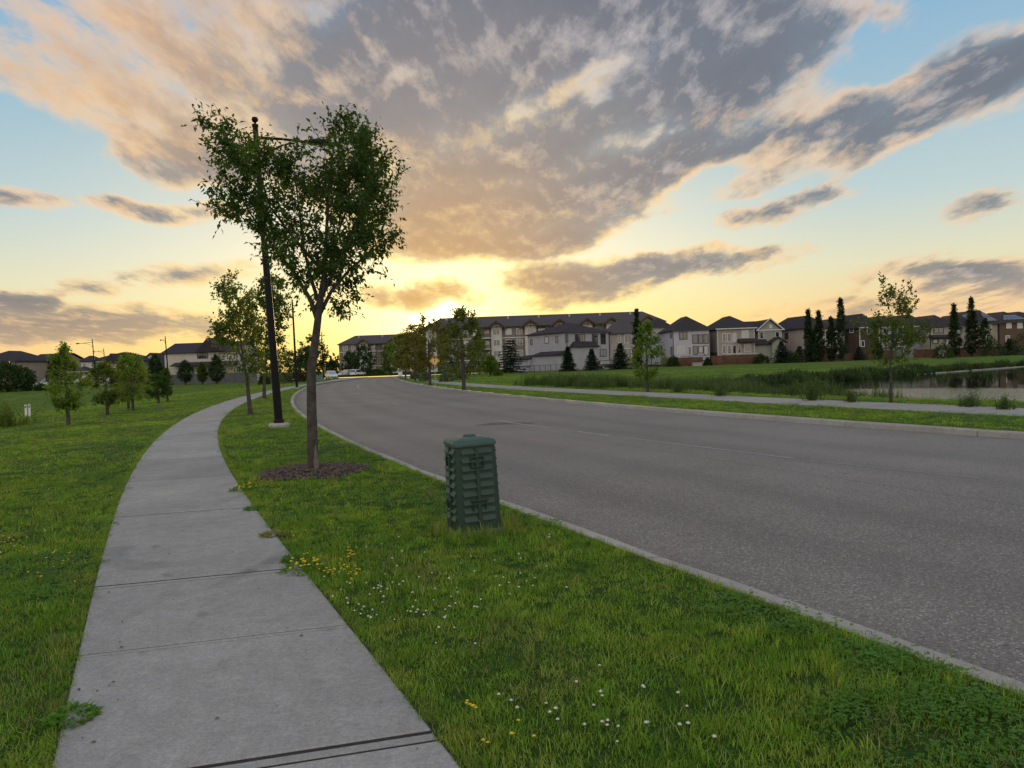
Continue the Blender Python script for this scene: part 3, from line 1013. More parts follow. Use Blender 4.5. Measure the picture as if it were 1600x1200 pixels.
def build_water():
    b = MB()
    b.add([(x, y, ZW) for x, y in POND], [tuple(range(len(POND)))])
    o = b.build('pond_water', M['water'])
    o['kind'] = 'structure'
    # thin pale strip along the far waterline
    far = [(38.0, 69.4), (43.5, 73.5), (63.2, 86.8), (120, 118)]
    b = MB()
    vs, fs = [], []
    pts = []
    for i in range(len(far) - 1):
        for k in range(6):
            t = k / 6
            pts.append((far[i][0] * (1 - t) + far[i + 1][0] * t, far[i][1] * (1 - t) + far[i + 1][1] * t))
    rs = random.Random(4)
    for i, (x, y) in enumerate(pts):
        w = rs.uniform(0.10, 0.22)
        nx, ny = -0.55, 0.83
        for k, (d, z) in enumerate(((-0.35, -0.08), (0.0, 0.05), (w * 0.6, 0.09), (w * 1.2, 0.02))):
            vs.append((x + nx * d, y + ny * d, ZW + z))
    for i in range(len(pts) - 1):
        for k in range(3):
            fs.append((i * 4 + k, (i + 1) * 4 + k, (i + 1) * 4 + k + 1, i * 4 + k + 1))
    b.add(vs, fs)
    b.build('waterline_strip', M['waterline'])['kind'] = 'structure'
build_ground()
build_roads()
build_water()

# ------------------------------------------------------------------ grass: tufts laid out over the lawns
def tuft_mesh(name, seed, n, rad, hmin, hmax, wid, lean, m, kind='blade'):
    r = np.random.default_rng(seed)
    V, Fq = [], []
    for i in range(n):
        q, d = r.uniform(0, 2 * pi), rad * math.sqrt(r.random())
        bx, by = d * cos(q), d * sin(q)
        if kind == 'blade':
            h = r.uniform(hmin, hmax)
            a = r.uniform(0, 2 * pi)
            l = h * r.uniform(0.15, lean)
            w = wid * r.uniform(0.7, 1.2) / 2
            px_, py_ = -sin(a) * w, cos(a) * w
            b = len(V)
            V += [(bx - px_, by - py_, 0), (bx + px_, by + py_, 0),
                  (bx + cos(a) * l * .35 + px_ * .8, by + sin(a) * l * .35 + py_ * .8, h * .6), (bx + cos(a) * l * .35 - px_ * .8, by + sin(a) * l * .35 - py_ * .8, h * .6),
                  (bx + cos(a) * l, by + sin(a) * l, h)]
            Fq += [(b, b + 1, b + 2), (b, b + 2, b + 3), (b + 3, b + 2, b + 4)]
        else:                 # a clover leaf of three leaflets on a short stalk
            h = r.uniform(hmin, hmax)
            a0 = r.uniform(0, 2 * pi)
            for k in range(3):
                a = a0 + k * 2.094
                s = wid * r.uniform(0.8, 1.2)
                c, sn = cos(a), sin(a)
                b = len(V)
                dz = r.uniform(-0.3, 0.3) * s
                V += [(bx, by, h), (bx + (c * .55 - sn * .5) * s, by + (sn * .55 + c * .5) * s, h + dz), (bx + c * 1.1 * s, by + sn * 1.1 * s, h + dz * .6),
                      (bx + (c * .55 + sn * .5) * s, by + (sn * .55 - c * .5) * s, h - dz)]
                Fq += [(b, b + 1, b + 2), (b, b + 2, b + 3)]
    me = bpy.data.meshes.new(name)
    me.from_pydata(V, [], Fq)
    me.materials.append(m)
    me.update()
    return bpy.data.objects.new(name, me)

def instancer(name, P, rot, scl, idx, sources, label, cat):
    """one stuff object: sources set on the points by geometry nodes"""
    me = bpy.data.meshes.new(name)
    me.vertices.add(len(P))
    me.vertices.foreach_set('co', np.asarray(P, dtype=np.float32).ravel())
    for an, ty, dat in (('t_rot', 'FLOAT_VECTOR', rot), ('t_scl', 'FLOAT_VECTOR', scl), ('t_idx', 'INT', idx)):
        at = me.attributes.new(an, ty, 'POINT')
        at.data.foreach_set('vector' if ty == 'FLOAT_VECTOR' else 'value', np.asarray(dat, dtype=np.int32 if ty == 'INT' else np.float32).ravel())
    o = bpy.data.objects.new(name, me)
    link(o)
    g = bpy.data.node_groups.new(name + '_nodes', 'GeometryNodeTree')
    g.interface.new_socket('Geometry', in_out='INPUT', socket_type='NodeSocketGeometry')
    g.interface.new_socket('Geometry', in_out='OUTPUT', socket_type='NodeSocketGeometry')
    gi, go = g.nodes.new('NodeGroupInput'), g.nodes.new('NodeGroupOutput')
    iop = g.nodes.new('GeometryNodeInstanceOnPoints')
    jn = g.nodes.new('GeometryNodeJoinGeometry')
    for src in reversed(sources):        # joined geometry is read last link first
        oi = g.nodes.new('GeometryNodeObjectInfo')
        oi.inputs['Object'].default_value = src
        gt = g.nodes.new('GeometryNodeGeometryToInstance')
        g.links.new(oi.outputs['Geometry'], gt.inputs[0])
        g.links.new(gt.outputs[0], jn.inputs[0])
    def attr(n, ty):
        a = g.nodes.new('GeometryNodeInputNamedAttribute')
        a.data_type = ty
        a.inputs[0].default_value = n
        return a.outputs[0]
    g.links.new(gi.outputs[0], iop.inputs['Points'])
    g.links.new(jn.outputs[0], iop.inputs['Instance'])
    iop.inputs['Pick Instance'].default_value = True
    g.links.new(attr('t_idx', 'INT'), iop.inputs['Instance Index'])
    g.links.new(attr('t_rot', 'FLOAT_VECTOR'), iop.inputs['Rotation'])
    g.links.new(attr('t_scl', 'FLOAT_VECTOR'), iop.inputs['Scale'])
    g.links.new(iop.outputs[0], go.inputs[0])
    md = o.modifiers.new('scatter', 'NODES')
    md.node_group = g
    return tag(o, label, cat, kind='stuff')

PED = ground_at(741, 829)              # the utility pedestal stands here
TREE0 = ground_at(490, 737)            # the near street tree
def lawn_ok(x, y, margin=0.0):
    ok = ~((x > WLl(y) - margin) & (x < WLr(y) + margin))
    ok &= ~((x > KL(y) - 0.05) & (x < KR(y) + KW + 0.06))
    ok &= ~((x > WRn(y) - margin) & (x < WRf(y) + margin))
    ok &= poly_dist(POND, x, y) > 0.6
    ok &= np.hypot(x - TREE0.x, y - TREE0.y) > 0.86 + 0.12 * np.sin(np.arctan2(y - TREE0.y, x - TREE0.x) * 5)
    ok &= np.hypot(x - PED.x, y - PED.y) > 0.27
    return ok

def build_grass():
    r = np.random.default_rng(11)
    near = [tuft_mesh('grass_tuft', 40 + k, 34, 0.085, 0.020, 0.054, 0.0038, 1.1, M['blade']) for k in range(6)]
    tall = [tuft_mesh('grass_tuft_tall', 60 + k, 14, 0.05, 0.045, 0.085, 0.0045, 0.8, M['blade']) for k in range(3)]
    clov = [tuft_mesh('clover_tuft', 80 + k, 26, 0.11, 0.022, 0.052, 0.0105, 0, M['clover'], 'clover') for k in range(3)]
    dry = [tuft_mesh('dry_tuft', 90 + k, 16, 0.07, 0.035, 0.085, 0.0032, 1.3, M['dry']) for k in range(2)]
    P, R_, S_, I_ = [], [], [], []
    half = radians(58)
    for r0, r1, dens, sx, sz in ((1.0, 4.5, 300, 1.0, 0.95), (4.5, 8, 210, 1.05, 0.95), (8, 14, 85, 1.4, 1.0), (14, 28, 22, 2.3, 1.05), (28, 60, 4.2, 4.0, 1.15), (60, 95, 1.4, 6.5, 1.3)):
        n = int(dens * half * (r1 * r1 - r0 * r0))
        rad = np.sqrt(r.uniform(r0 * r0, r1 * r1, n))
        a = r.uniform(-half, half, n)
        x, y = rad * np.sin(a), rad * np.cos(a)
        ok = lawn_ok(x, y, 0.035)
        x, y = x[ok], y[ok]
        n = len(x)
        z = Zf(x, y)
        # how high the sward stands varies from place to place
        hh = 0.85 + 0.28 * np.sin(x * 1.7 + np.sin(y * 1.3) * 1.5) * np.sin(y * 2.1 + x * 0.6) + r.normal(0, 0.14, n)
        cl = np.sin(x * 1.1 + 2.0) * np.sin(y * 0.9 + x * 0.5 + 0.6) + 0.45 * np.sin(x * 3.3) * np.sin(y * 3.9)
        idx = r.integers(0, 6, n)
        if r0 < 20:
            m_ = (cl > 0.38) & (r.random(n) < 0.5)
            idx = np.where(m_, 9 + r.integers(0, 3, n), idx)
            dp = np.sin(x * 2.3 + 1.0) * np.sin(y * 1.9 + 0.4) + 0.6 * np.sin(x * 5.1 + y * 2.2)
            m_ = (dp > 0.75) & (r.random(n) < 0.30)
            idx = np.where(m_, 12 + r.integers(0, 2, n), idx)
            m_ = (r.random(n) < 0.09)
            idx = np.where(m_, 6 + r.integers(0, 3, n), idx)
        P.append(np.column_stack([x, y, z]))
        R_.append(np.column_stack([r.normal(0, 0.12, n), r.normal(0, 0.12, n), r.uniform(0, 6.28, n)]))
        s = sx * r.uniform(0.8, 1.25, n)
        S_.append(np.column_stack([s, s, sz * np.clip(hh, 0.45, 1.5)]))
        I_.append(idx)
    # long dry grass the mower misses, round the pedestal and along the pavement edges
    n = 120
    a = r.uniform(0, 6.28, n)
    rad = r.uniform(0.28, 0.40, n)
    x, y = PED.x + rad * np.cos(a), PED.y + rad * np.sin(a)
    P.append(np.column_stack([x, y, Zf(x, y)]))
    R_.append(np.column_stack([r.normal(0, 0.2, n), r.normal(0, 0.2, n), r.uniform(0, 6.28, n)]))
    s = r.uniform(0.7, 1.2, n)
    S_.append(np.column_stack([s, s, s * 1.7]))
    I_.append(np.where(r.random(n) < 0.5, 12 + r.integers(0, 2, n), 6 + r.integers(0, 3, n)))
    for f, sgn, y0, y1, n in ((WLl, -1, 1.5, 22, 900), (WLr, 1, 1.5, 22, 1000), (KL, -1, 2, 30, 1100)):
        y = y0 + (y1 - y0) * r.random(n) ** 1.7
        x = f(y) + sgn * (np.abs(r.normal(0.0, 0.03, n)) + (0.035 if f is KL else 0.012))
        P.append(np.column_stack([x, y, Zf(x, y)]))
        R_.append(np.column_stack([r.normal(0, 0.25, n), r.normal(0, 0.25, n), r.uniform(0, 6.28, n)]))
        s = r.uniform(0.45, 0.85, n)
        S_.append(np.column_stack([s, s, s * r.uniform(0.6, 1.1, n)]))
        I_.append(np.where(r.random(n) < 0.22, 12 + r.integers(0, 2, n), r.integers(0, 6, n)))
    instancer('grass', np.concatenate(P), np.concatenate(R_), np.concatenate(S_), np.concatenate(I_), near + tall + clov + dry,
              'mown green lawn grass with clover covering the verges', 'grass')

def build_flowers():
    r = np.random.default_rng(21)
    def heads(name, spots, m, label, cat, size, hgt, flat):
        V, Fq = [], []
        def ball(c, s):
            b = len(V)
            k = 7
            V.append((c[0], c[1], c[2] + s * flat))
            for q in range(k):
                a = 2 * pi * q / k
                V.append((c[0] + s * cos(a), c[1] + s * sin(a), c[2] + r.uniform(-0.1, 0.15) * s))
            V.append((c[0], c[1], c[2] - s * flat * 0.7))
            for q in range(k):
                Fq.append((b, b + 1 + q, b + 1 + (q + 1) % k))
                Fq.append((b + k + 1, b + 1 + (q + 1) % k, b + 1 + q))
        for (px, py, sx, sy, n) in spots:
            rays = [ray(px + r.normal(0, sx), py + r.normal(0, sy)) for _ in range(n)]
            t = np.array([-EYE / q.z for q in rays])
            gx, gy = np.array([q.x for q in rays]) * t, np.array([q.y for q in rays]) * t
            gz, ok = Zf(gx, gy), lawn_ok(gx, gy)
            for k in np.flatnonzero(ok):
                ball((gx[k], gy[k], gz[k] + hgt * r.uniform(0.7, 1.25)), size * r.uniform(0.75, 1.25))
        o = mesh_np(name, np.array(V), np.array(Fq), m, fsize=3)
        tag(o, label, cat, kind='stuff')
    heads('clover_blossom', [(575, 945, 40, 22, 26), (640, 940, 45, 25, 18), (690, 960, 40, 20, 14), (800, 930, 50, 22, 12), (740, 900, 45, 20, 10), (860, 1120, 70, 34, 10), (960, 1150, 70, 26, 9),
                             (1000, 1100, 60, 30, 6), (700, 1010, 40, 20, 4), (620, 880, 40, 20, 6), (1110, 1150, 30, 20, 2), (570, 780, 2, 1, 1), (60, 860, 30, 20, 4), (860, 850, 3, 2, 2)],
          M['petal'], 'white clover blossoms dotted over the near verge grass', 'clover flowers', 0.0088, 0.066, 0.8)
    heads('birdsfoot_flower', [(545, 876, 8, 6, 16), (525, 900, 28, 5, 26), (560, 905, 15, 5, 10), (470, 880, 12, 8, 10), (410, 762, 14, 3, 14), (465, 838, 6, 8, 5), (508, 828, 10, 6, 5), (735, 1120, 8, 6, 5), (800, 1150, 20, 10, 3),
                               (30, 845, 22, 14, 16), (10, 870, 14, 10, 10), (95, 880, 14, 6, 8), (175, 738, 16, 3, 14), (50, 905, 20, 10, 5), (760, 1180, 8, 5, 2)],
          M['yellow'], 'small yellow birdsfoot flowers scattered through the lawn by the sidewalk', 'yellow flowers', 0.0105, 0.055, 0.45)

def build_litter():
    """dry leaf scraps blown on to the pavement"""
    r = np.random.default_rng(44)
    n = 46
    y = 2.6 + 9 * r.random(n) ** 1.4
    t = np.where(r.random(n) < 0.6, r.beta(0.5, 0.5, n), r.random(n)) * 0.94 + 0.03
    x = WLl(y) + (WLr(y) - WLl(y)) * t
    P = np.column_stack([x, y, np.full(n, 0.017)])
    a = r.uniform(0, 6.28, n)
    L = r.uniform(0.012, 0.038, n)
    o = leaf_mesh('leaf_litter', P, np.column_stack([np.cos(a), np.sin(a), np.full(n, 0.08)]), np.column_stack([r.normal(0, .2, n), r.normal(0, .2, n), np.ones(n)]), L, L * 0.45, M['litter'])
    tag(o, 'small dry leaf scraps lying on the sidewalk slabs', 'leaf litter', kind='stuff')

def build_mulch():
    r = np.random.default_rng(31)
    b = MB()
    n = 36
    vs = [(0, 0, 0.055)]
    for rr, z in ((0.35, 0.05), (0.65, 0.035), (0.9, 0.008)):
        for k in range(n):
            a = 2 * pi * k / n
            q = rr * (1 + 0.10 * sin(a * 5) * (rr > 0.6)) 
            vs.append((q * cos(a), q * sin(a), z + r.uniform(-0.006, 0.008)))
    fs = [(0, 1 + k, 1 + (k + 1) % n) for k in range(n)]
    for i in range(2):
        for k in range(n):
            k2 = (k + 1) % n
            fs.append((1 + i * n + k, 1 + (i + 1) * n + k, 1 + (i + 1) * n + k2, 1 + i * n + k2))
    b.add(vs, fs)
    o = b.build('mulch_bed', M['mulch'], smooth='all')
    o.location = (TREE0.x, TREE0.y, TREE0.z)
    o['kind'] = 'structure'
    V, Fq = [], []
    for i in range(1700):
        a, d = r.uniform(0, 6.28), 0.88 * math.sqrt(r.random())
        c = Vector((d * cos(a) + TREE0.x, d * sin(a) + TREE0.y, TREE0.z + 0.058 - 0.045 * (d / 0.9) ** 2 + r.uniform(0, 0.012)))
        l, w = r.uniform(0.012, 0.05), r.uniform(0.004, 0.011)
        q = r.uniform(0, 6.28)
        u = Vector((cos(q), sin(q), r.normal(0, 0.25))) * l
        v = Vector((-sin(q), cos(q), r.normal(0, 0.3))) * w
        h = Vector((0, 0, r.uniform(0.003, 0.009)))
        bq = len(V)
        V += [tuple(c - u - v), tuple(c + u - v), tuple(c + u * 0.8 + v), tuple(c - u * 0.8 + v), tuple(c - u * .7 + h), tuple(c + u * .7 + h)]
        Fq += [(bq, bq + 1, bq + 5, bq + 4), (bq + 2, bq + 3, bq + 4, bq + 5)]
    o = mesh_np('mulch', np.array(V), np.array(Fq), M['chip'])
    tag(o, 'dark shredded bark mulch spread in a ring round the near tree', 'mulch', kind='stuff')

# ------------------------------------------------------------------ trees
def leaf_mesh(name, P, D, Nn, L, Wd, m, parent=None, folded=True):
    """leaves from arrays: place, direction, normal, length, width"""
    D = D / np.linalg.norm(D, axis=1, keepdims=True)
    Sd = np.cross(D, Nn)
    Sd /= np.linalg.norm(Sd, axis=1, keepdims=True) + 1e-9
    U = np.cross(Sd, D)
    L, Wd = L[:, None], Wd[:, None]
    n = len(P)
    if folded:
        a = P
        b = P + D * L * 0.42 + Sd * Wd * 0.5 + U * Wd * 0.18
        c = P + D * L * 0.42 - Sd * Wd * 0.5 + U * Wd * 0.18
        mid = P + D * L * 0.48
        e = P + D * L - U * L * 0.12
        V = np.stack([a, b, c, mid, e], 1).reshape(-1, 3)
        i = np.arange(n)[:, None] * 5
        F3 = np.concatenate([i + np.array([[0, 1, 3]]), i + np.array([[1, 4, 3]]), i + np.array([[0, 3, 2]]), i + np.array([[3, 4, 2]])])
        return mesh_np(name, V, F3, m, parent, fsize=3)
    V = np.stack([P, P + D * L * 0.5 + Sd * Wd * 0.5, P + D * L, P + D * L * 0.5 - Sd * Wd * 0.5], 1).reshape(-1, 3)
    i = np.arange(n)[:, None] * 4
    return mesh_np(name, V, i + np.array([[0, 1, 2, 3]]), m, parent)

def sprays(r, C, centre, per, leaves, twig, leaf, aspect, up=0.45, droop=0.35, rx=1.0):
    """twigs with leaves along them, growing outward from each clump centre"""
    n = len(C)
    out = C - centre
    out /= np.linalg.norm(out, axis=1, keepdims=True) + 1e-6
    Ct = np.repeat(C, per, 0)
    d = np.repeat(out, per, 0) * 0.8 + r.normal(0, 0.62, (n * per, 3)) + np.array([0, 0, up])
    d /= np.linalg.norm(d, axis=1, keepdims=True)
    L = twig * r.uniform(0.55, 1.35, n * per)
    t = (np.arange(leaves) + 0.6) / leaves
    pos = Ct[:, None, :] + d[:, None, :] * (L[:, None] * t[None, :])[:, :, None]
    pos = pos.reshape(-1, 3) + r.normal(0, leaf * 0.22, (n * per * leaves, 3))
    ld = np.repeat(d, leaves, 0) * 0.5 + r.normal(0, 0.7, (len(pos), 3)) + np.array([0, 0, -droop])
    nn = r.normal(0, 0.55, (len(pos), 3)) + np.array([0, 0, 1.0])
    ll = leaf * r.uniform(0.65, 1.25, len(pos))
    return pos, ld, nn, ll, ll * aspect, Ct, d, L

def in_poly(P, x, y):
    return poly_dist(P, x, y) < 0

def fork(mb, base, tips, r0, r, wob=0.12, seg=5, n=6, power=0.75):
    """limbs from a base point to a set of tips, sharing stems by clustering"""
    base = Vector(base)
    def rec(b, T, rad, depth):
        if len(T) == 1 or depth > 6:
            for t in T[:3]:
                t = Vector(t)
                m_ = b.lerp(t, 0.5) + Vector(r.normal(0, wob * 0.3, 3))
                mb.tube([b, m_, t], [rad, rad * 0.7, max(0.004, rad * 0.35)], max(4, n - depth), cap=False)
            return
        T = np.array(T)
        # split into two or three groups by direction
        k = 3 if (depth == 0 and len(T) > 6) else 2
        c = T[r.choice(len(T), k, replace=False)]
        for _ in range(6):
            lab = np.argmin(((T[:, None, :] - c[None]) ** 2).sum(2), 1)
            for q in range(k):
                if (lab == q).any():
                    c[q] = T[lab == q].mean(0)
        for q in range(k):
            g = T[lab == q]
            if not len(g):
                continue
            cen = Vector(g.mean(0))
            f = 0.5 if len(g) > 1 else 1.0
            e = b.lerp(cen, f)
            e.z -= 0.05 * (cen - b).length
            rr_ = max(0.006, rad * (len(g) / len(T)) ** 0.5 * 0.92)
            m_ = b.lerp(e, 0.5) + Vector(r.normal(0, wob * 0.25 * (e - b).length, 3))
            mb.tube([b, m_, e], [rr_, rr_ * 0.9, rr_ * 0.78], max(4, n - depth), cap=False)
            if len(g) > 1:
                rec(e, g, rr_ * 0.78, depth + 1)
    rec(base, tips, r0, 0)

def silhouette_tree(name, label, cat, group, base, outline, nclump, thick, leaf, lm, seed, trunk, per=6, leaves=9, twig=0.36, aspect=0.5, extra=None, trunk_rad=0.09, fork_at=None, bark='bark', holes=0.0, tips_n=60, folded=True, droop=0.35, inset=0.12, gaps=(), thin_below=None):
    """a tree whose crown fills an outline measured on the photograph at the tree's own distance, rounded in depth"""
    r = np.random.default_rng(seed)
    root = empty(name, base, 0, label, cat, group)
    D = base.y
    pts = [at_depth(px, py, D) for px, py in outline]
    P2 = [(p.x, p.z) for p in pts]
    xs, zs = [p[0] for p in P2], [p[1] for p in P2]
    C = []
    cxm = (min(xs) + max(xs)) / 2
    while len(C) < nclump:
        x, z = r.uniform(min(xs), max(xs), 400), r.uniform(min(zs), max(zs), 400)
        d = poly_dist(P2, x, z)
        nz = np.sin(x * 3.1 / max(0.3, thick) + seed) * np.sin(z * 3.7 / max(0.3, thick) + seed * 2) 
        ok = (d < -inset) & ((nz > -0.55 + holes) | (r.random(400) < 0.35))
        for hx, hz, hr in gaps:
            q = at_depth(hx, hz, D)
            ok &= np.hypot(x - q.x, (z - q.z) * 1.3) > hr
        if thin_below is not None:
            zt = at_depth(500, thin_below, D).z
            ok &= (z > zt) | (r.random(400) < 0.72)
        for xx, zz, dd in zip(x[ok], z[ok], d[ok]):
            th = thick * math.sqrt(max(0.05, 1 - max(0.0, 1 + dd / (0.5 * thick)) ** 2)) if -dd < 0.5 * thick else thick
            C.append((xx, D + r.uniform(-1, 1) * th, zz))
    C = np.array(C[:nclump])
    b = np.array(tuple(base))
    cen = np.array([cxm, D, min(zs) * 0.75 + max(zs) * 0.25])
    pos, ld, nn, ll, lw, Ct, td, tl = sprays(r, C, cen, per, leaves, twig, leaf, aspect, droop=droop)
    leaf_mesh('crown', pos - b, ld, nn, ll, lw, lm, root, folded)
    mb = MB()
    path = [Vector(p) - base for p in trunk]
    n = len(path)
    mb.tube(path, [trunk_rad * k for k in np.interp(np.linspace(0, 1, n), [0, 0.06, 0.16, 1], [1.45, 1.12, 1.0, 0.46])], 12, cap=True)
    mb.build('trunk', M[bark], root, smooth='all')
    mb = MB()
    tips = C[r.choice(len(C), min(tips_n, len(C)), replace=False)] - b
    fork(mb, path[-1] - (path[-1] - path[-2]) * 0.25, tips.tolist(), trunk_rad * 0.74, r)
    # twigs that carry the leaves
    sel = r.choice(len(Ct), min(len(Ct), 420 if folded else 120), replace=False)
    for i in sel:
        a = Vector(Ct[i] - b)
        mb.tube([a, a + Vector(td[i] * tl[i])], [0.006 if D < 20 else 0.01, 0.003], 3, cap=False)
    mb.build('branch', M[bark], root, smooth='all')['kind'] = 'stuff'
    return root

def crown_tree(name, label, cat, group, base, h, rad, z0, leaf, lm, seed, nclump=60, per=5, leaves=6, shape='round', trunk_rad=None, aspect=0.6, bark='bark', lean=0.0, twig=None):
    """a tree from its height, crown radius and clear stem"""
    r = np.random.default_rng(seed)
    root = empty(name, base, 0, label, cat, group)
    C = []
    while len(C) < nclump:
        t = r.random()
        prof = {'round': math.sqrt(max(0.0, 1 - (2 * t - 0.9) ** 2 / 1.25)), 'egg': (min(1, t / 0.28) ** 0.6) * (1 - t) ** 0.55 * 1.25, 'column': (min(1, t / 0.12) ** 0.5) * (1 - t ** 2.6) ** 0.9,
                'vase': (0.35 + 0.75 * t) * (1 - max(0, t - 0.72) / 0.28 * 0.75) }[shape]
        a = r.uniform(0, 6.28)
        q = rad * prof * math.sqrt(r.uniform(0.12, 1.0)) * (1 + 0.22 * sin(3 * a + seed + 5 * t))
        C.append((q * cos(a), q * sin(a), z0 + (h - z0) * t))
    C = np.array(C)
    tw = twig or rad * 0.32
    pos, ld, nn, ll, lw, Ct, td, tl = sprays(r, C, np.array([0, 0, z0 + (h - z0) * 0.35]), per, leaves, tw, leaf, aspect)
    leaf_mesh('crown', pos, ld, nn, ll, lw, lm, root, False)
    tr = trunk_rad or h * 0.017
    mb = MB()
    zt = z0 + (h - z0) * 0.25
    mb.tube([(0, 0, -0.1), (0, 0, 0.12), (lean * 0.3, 0, zt * 0.5), (lean, 0, zt), (lean * 1.2, 0, z0 + (h - z0) * 0.6)], [tr * 1.4, tr * 1.1, tr, tr * 0.8, tr * 0.35], 8)
    mb.build('trunk', M[bark], root, smooth='all')
    if nclump > 20:
        mb = MB()
        tips = C[r.choice(len(C), min(18, len(C)), replace=False)]
        fork(mb, (lean * 0.6, 0, z0 * 0.95 + 0.02), tips.tolist(), tr * 0.6, r, n=5)
        mb.build('branch', M[bark], root, smooth='all')['kind'] = 'stuff'
    return root

def conifer(name, label, cat, group, base, h, rad, seed, tiers=20, m='needle', tip=0.02):
    r = np.random.default_rng(seed)
    root = empty(name, base, 0, label, cat, group)
    P, Dd, Nn, L, Wd = [], [], [], [], []
    for k in range(tiers):
        t = (k + 0.5) / tiers
        z = h * (0.05 + 0.93 * t)
        rr = rad * (1 - t) ** 0.85 * r.uniform(0.72, 1.22) + tip
        nb = max(4, int(11 * (1 - t) + 4))
        for q in range(nb):
            a = 2 * pi * (q + r.uniform(0, 0.8)) / nb
            l = rr * r.uniform(0.75, 1.12)
            for s in range(7):
                f = (s + 0.8) / 7
                c = np.array([cos(a) * l * f, sin(a) * l * f, z - 0.22 * l * f + 0.10 * l * f * f + r.normal(0, 0.02 * h / 4)])
                for e in (-1, 0, 1):
                    P.append(c)
                    aa = a + e * 0.8 + r.normal(0, 0.25)
                    Dd.append((cos(aa), sin(aa), r.normal(-0.15, 0.25)))
                    Nn.append((r.normal(0, .4), r.normal(0, .4), 1))
                    L.append(h * 0.075 * r.uniform(0.8, 1.5))
                    Wd.append(h * 0.036 * r.uniform(0.8, 1.4))
    leaf_mesh('crown', np.array(P), np.array(Dd), np.array(Nn), np.array(L), np.array(Wd), M[m], root, False)
    mb = MB()
    mb.tube([(0, 0, -0.1), (0, 0, h * 0.4), (0, 0, h * 0.97)], [h * 0.022, h * 0.015, h * 0.003], 6)
    mb.build('trunk', M['bark'], root)
    return root

def bush(name, label, cat, group, base, rx, rz, seed, lm='leaf_dark', leaf=0.25, n=900, ry=None):
    """a rounded shrub: stems under a shell of leaves"""
    r = np.random.default_rng(seed)
    root = empty(name, base, 0, label, cat, group)
    ry = ry or rx
    v = r.normal(0, 1, (n, 3))
    v /= np.linalg.norm(v, axis=1, keepdims=True)
    v[:, 2] = np.abs(v[:, 2])
    lump = 1 + 0.16 * np.sin(v[:, 0] * 5 + seed) * np.sin(v[:, 1] * 4 + seed) + 0.12 * np.sin(v[:, 2] * 7 + seed * 2)
    q = (r.uniform(0.55, 1.0, n) ** 0.6 * lump)[:, None]
    P = v * q * np.array([rx, ry, rz])
    P[:, 2] += 0.03 * rz
    Dd = v * 0.7 + r.normal(0, 0.6, (n, 3)) + np.array([0, 0, 0.25])
    Nn = r.normal(0, 0.8, (n, 3)) + np.array([0, 0, 0.8])
    L = leaf * r.uniform(0.7, 1.35, n)
    leaf_mesh('foliage', P, Dd, Nn, L, L * 0.55, M[lm], root, False)
    mb = MB()
    for k in range(6):
        a = k * 1.05 + seed
        mb.tube([(0.1 * rx * cos(a), 0.1 * ry * sin(a), -0.05), (0.35 * rx * cos(a), 0.35 * ry * sin(a), rz * 0.6)], [0.03 * rx + 0.01, 0.01], 5)
    mb.build('stem', M['bark'], root)
    return root

def weed(name, label, cat, group, base, rx, h, seed, m='reed', n=260, wid=0.03):
    """an upright clump of stems with narrow leaves"""
    r = np.random.default_rng(seed)
    root = empty(name, base, 0, label, cat, group)
    a, d = r.uniform(0, 6.28, n), rx * np.minimum(np.abs(r.normal(0, 0.45, n)), 1.2)
    x, y = d * np.cos(a), d * np.sin(a)
    hh = h * r.uniform(0.25, 1.25, n) ** 1.2 * (0.75 + 0.35 * np.sin(a * 2 + seed) * np.sin(d / rx * 4))
    P, Dd, L, Wd = [], [], [], []
    st = MB()
    for i in range(n):
        lean = np.array([x[i], y[i]]) / rx * 0.25 * hh[i] + r.normal(0, 0.06, 2) * hh[i]
        if i % 4 == 0:
            st.tube([(x[i], y[i], -0.05), (x[i] + lean[0], y[i] + lean[1], hh[i])], [0.012, 0.005], 3, cap=False)
        for t in np.linspace(0.15, 1.0, 7):
            P.append((x[i] + lean[0] * t, y[i] + lean[1] * t, hh[i] * t))
            q = r.uniform(0, 6.28)
            Dd.append((cos(q), sin(q), r.uniform(0.3, 1.4)))
            L.append(hh[i] * r.uniform(0.12, 0.24) + 0.04)
            Wd.append(wid * r.uniform(0.6, 1.3))
    leaf_mesh('foliage', np.array(P), np.array(Dd), r.normal(0, 1, (len(P), 3)), np.array(L), np.array(Wd), M[m], root, False)
    st.build('stem', M[m], root)['kind'] = 'stuff'
    return root

build_grass()
build_flowers()
build_mulch()
build_litter()

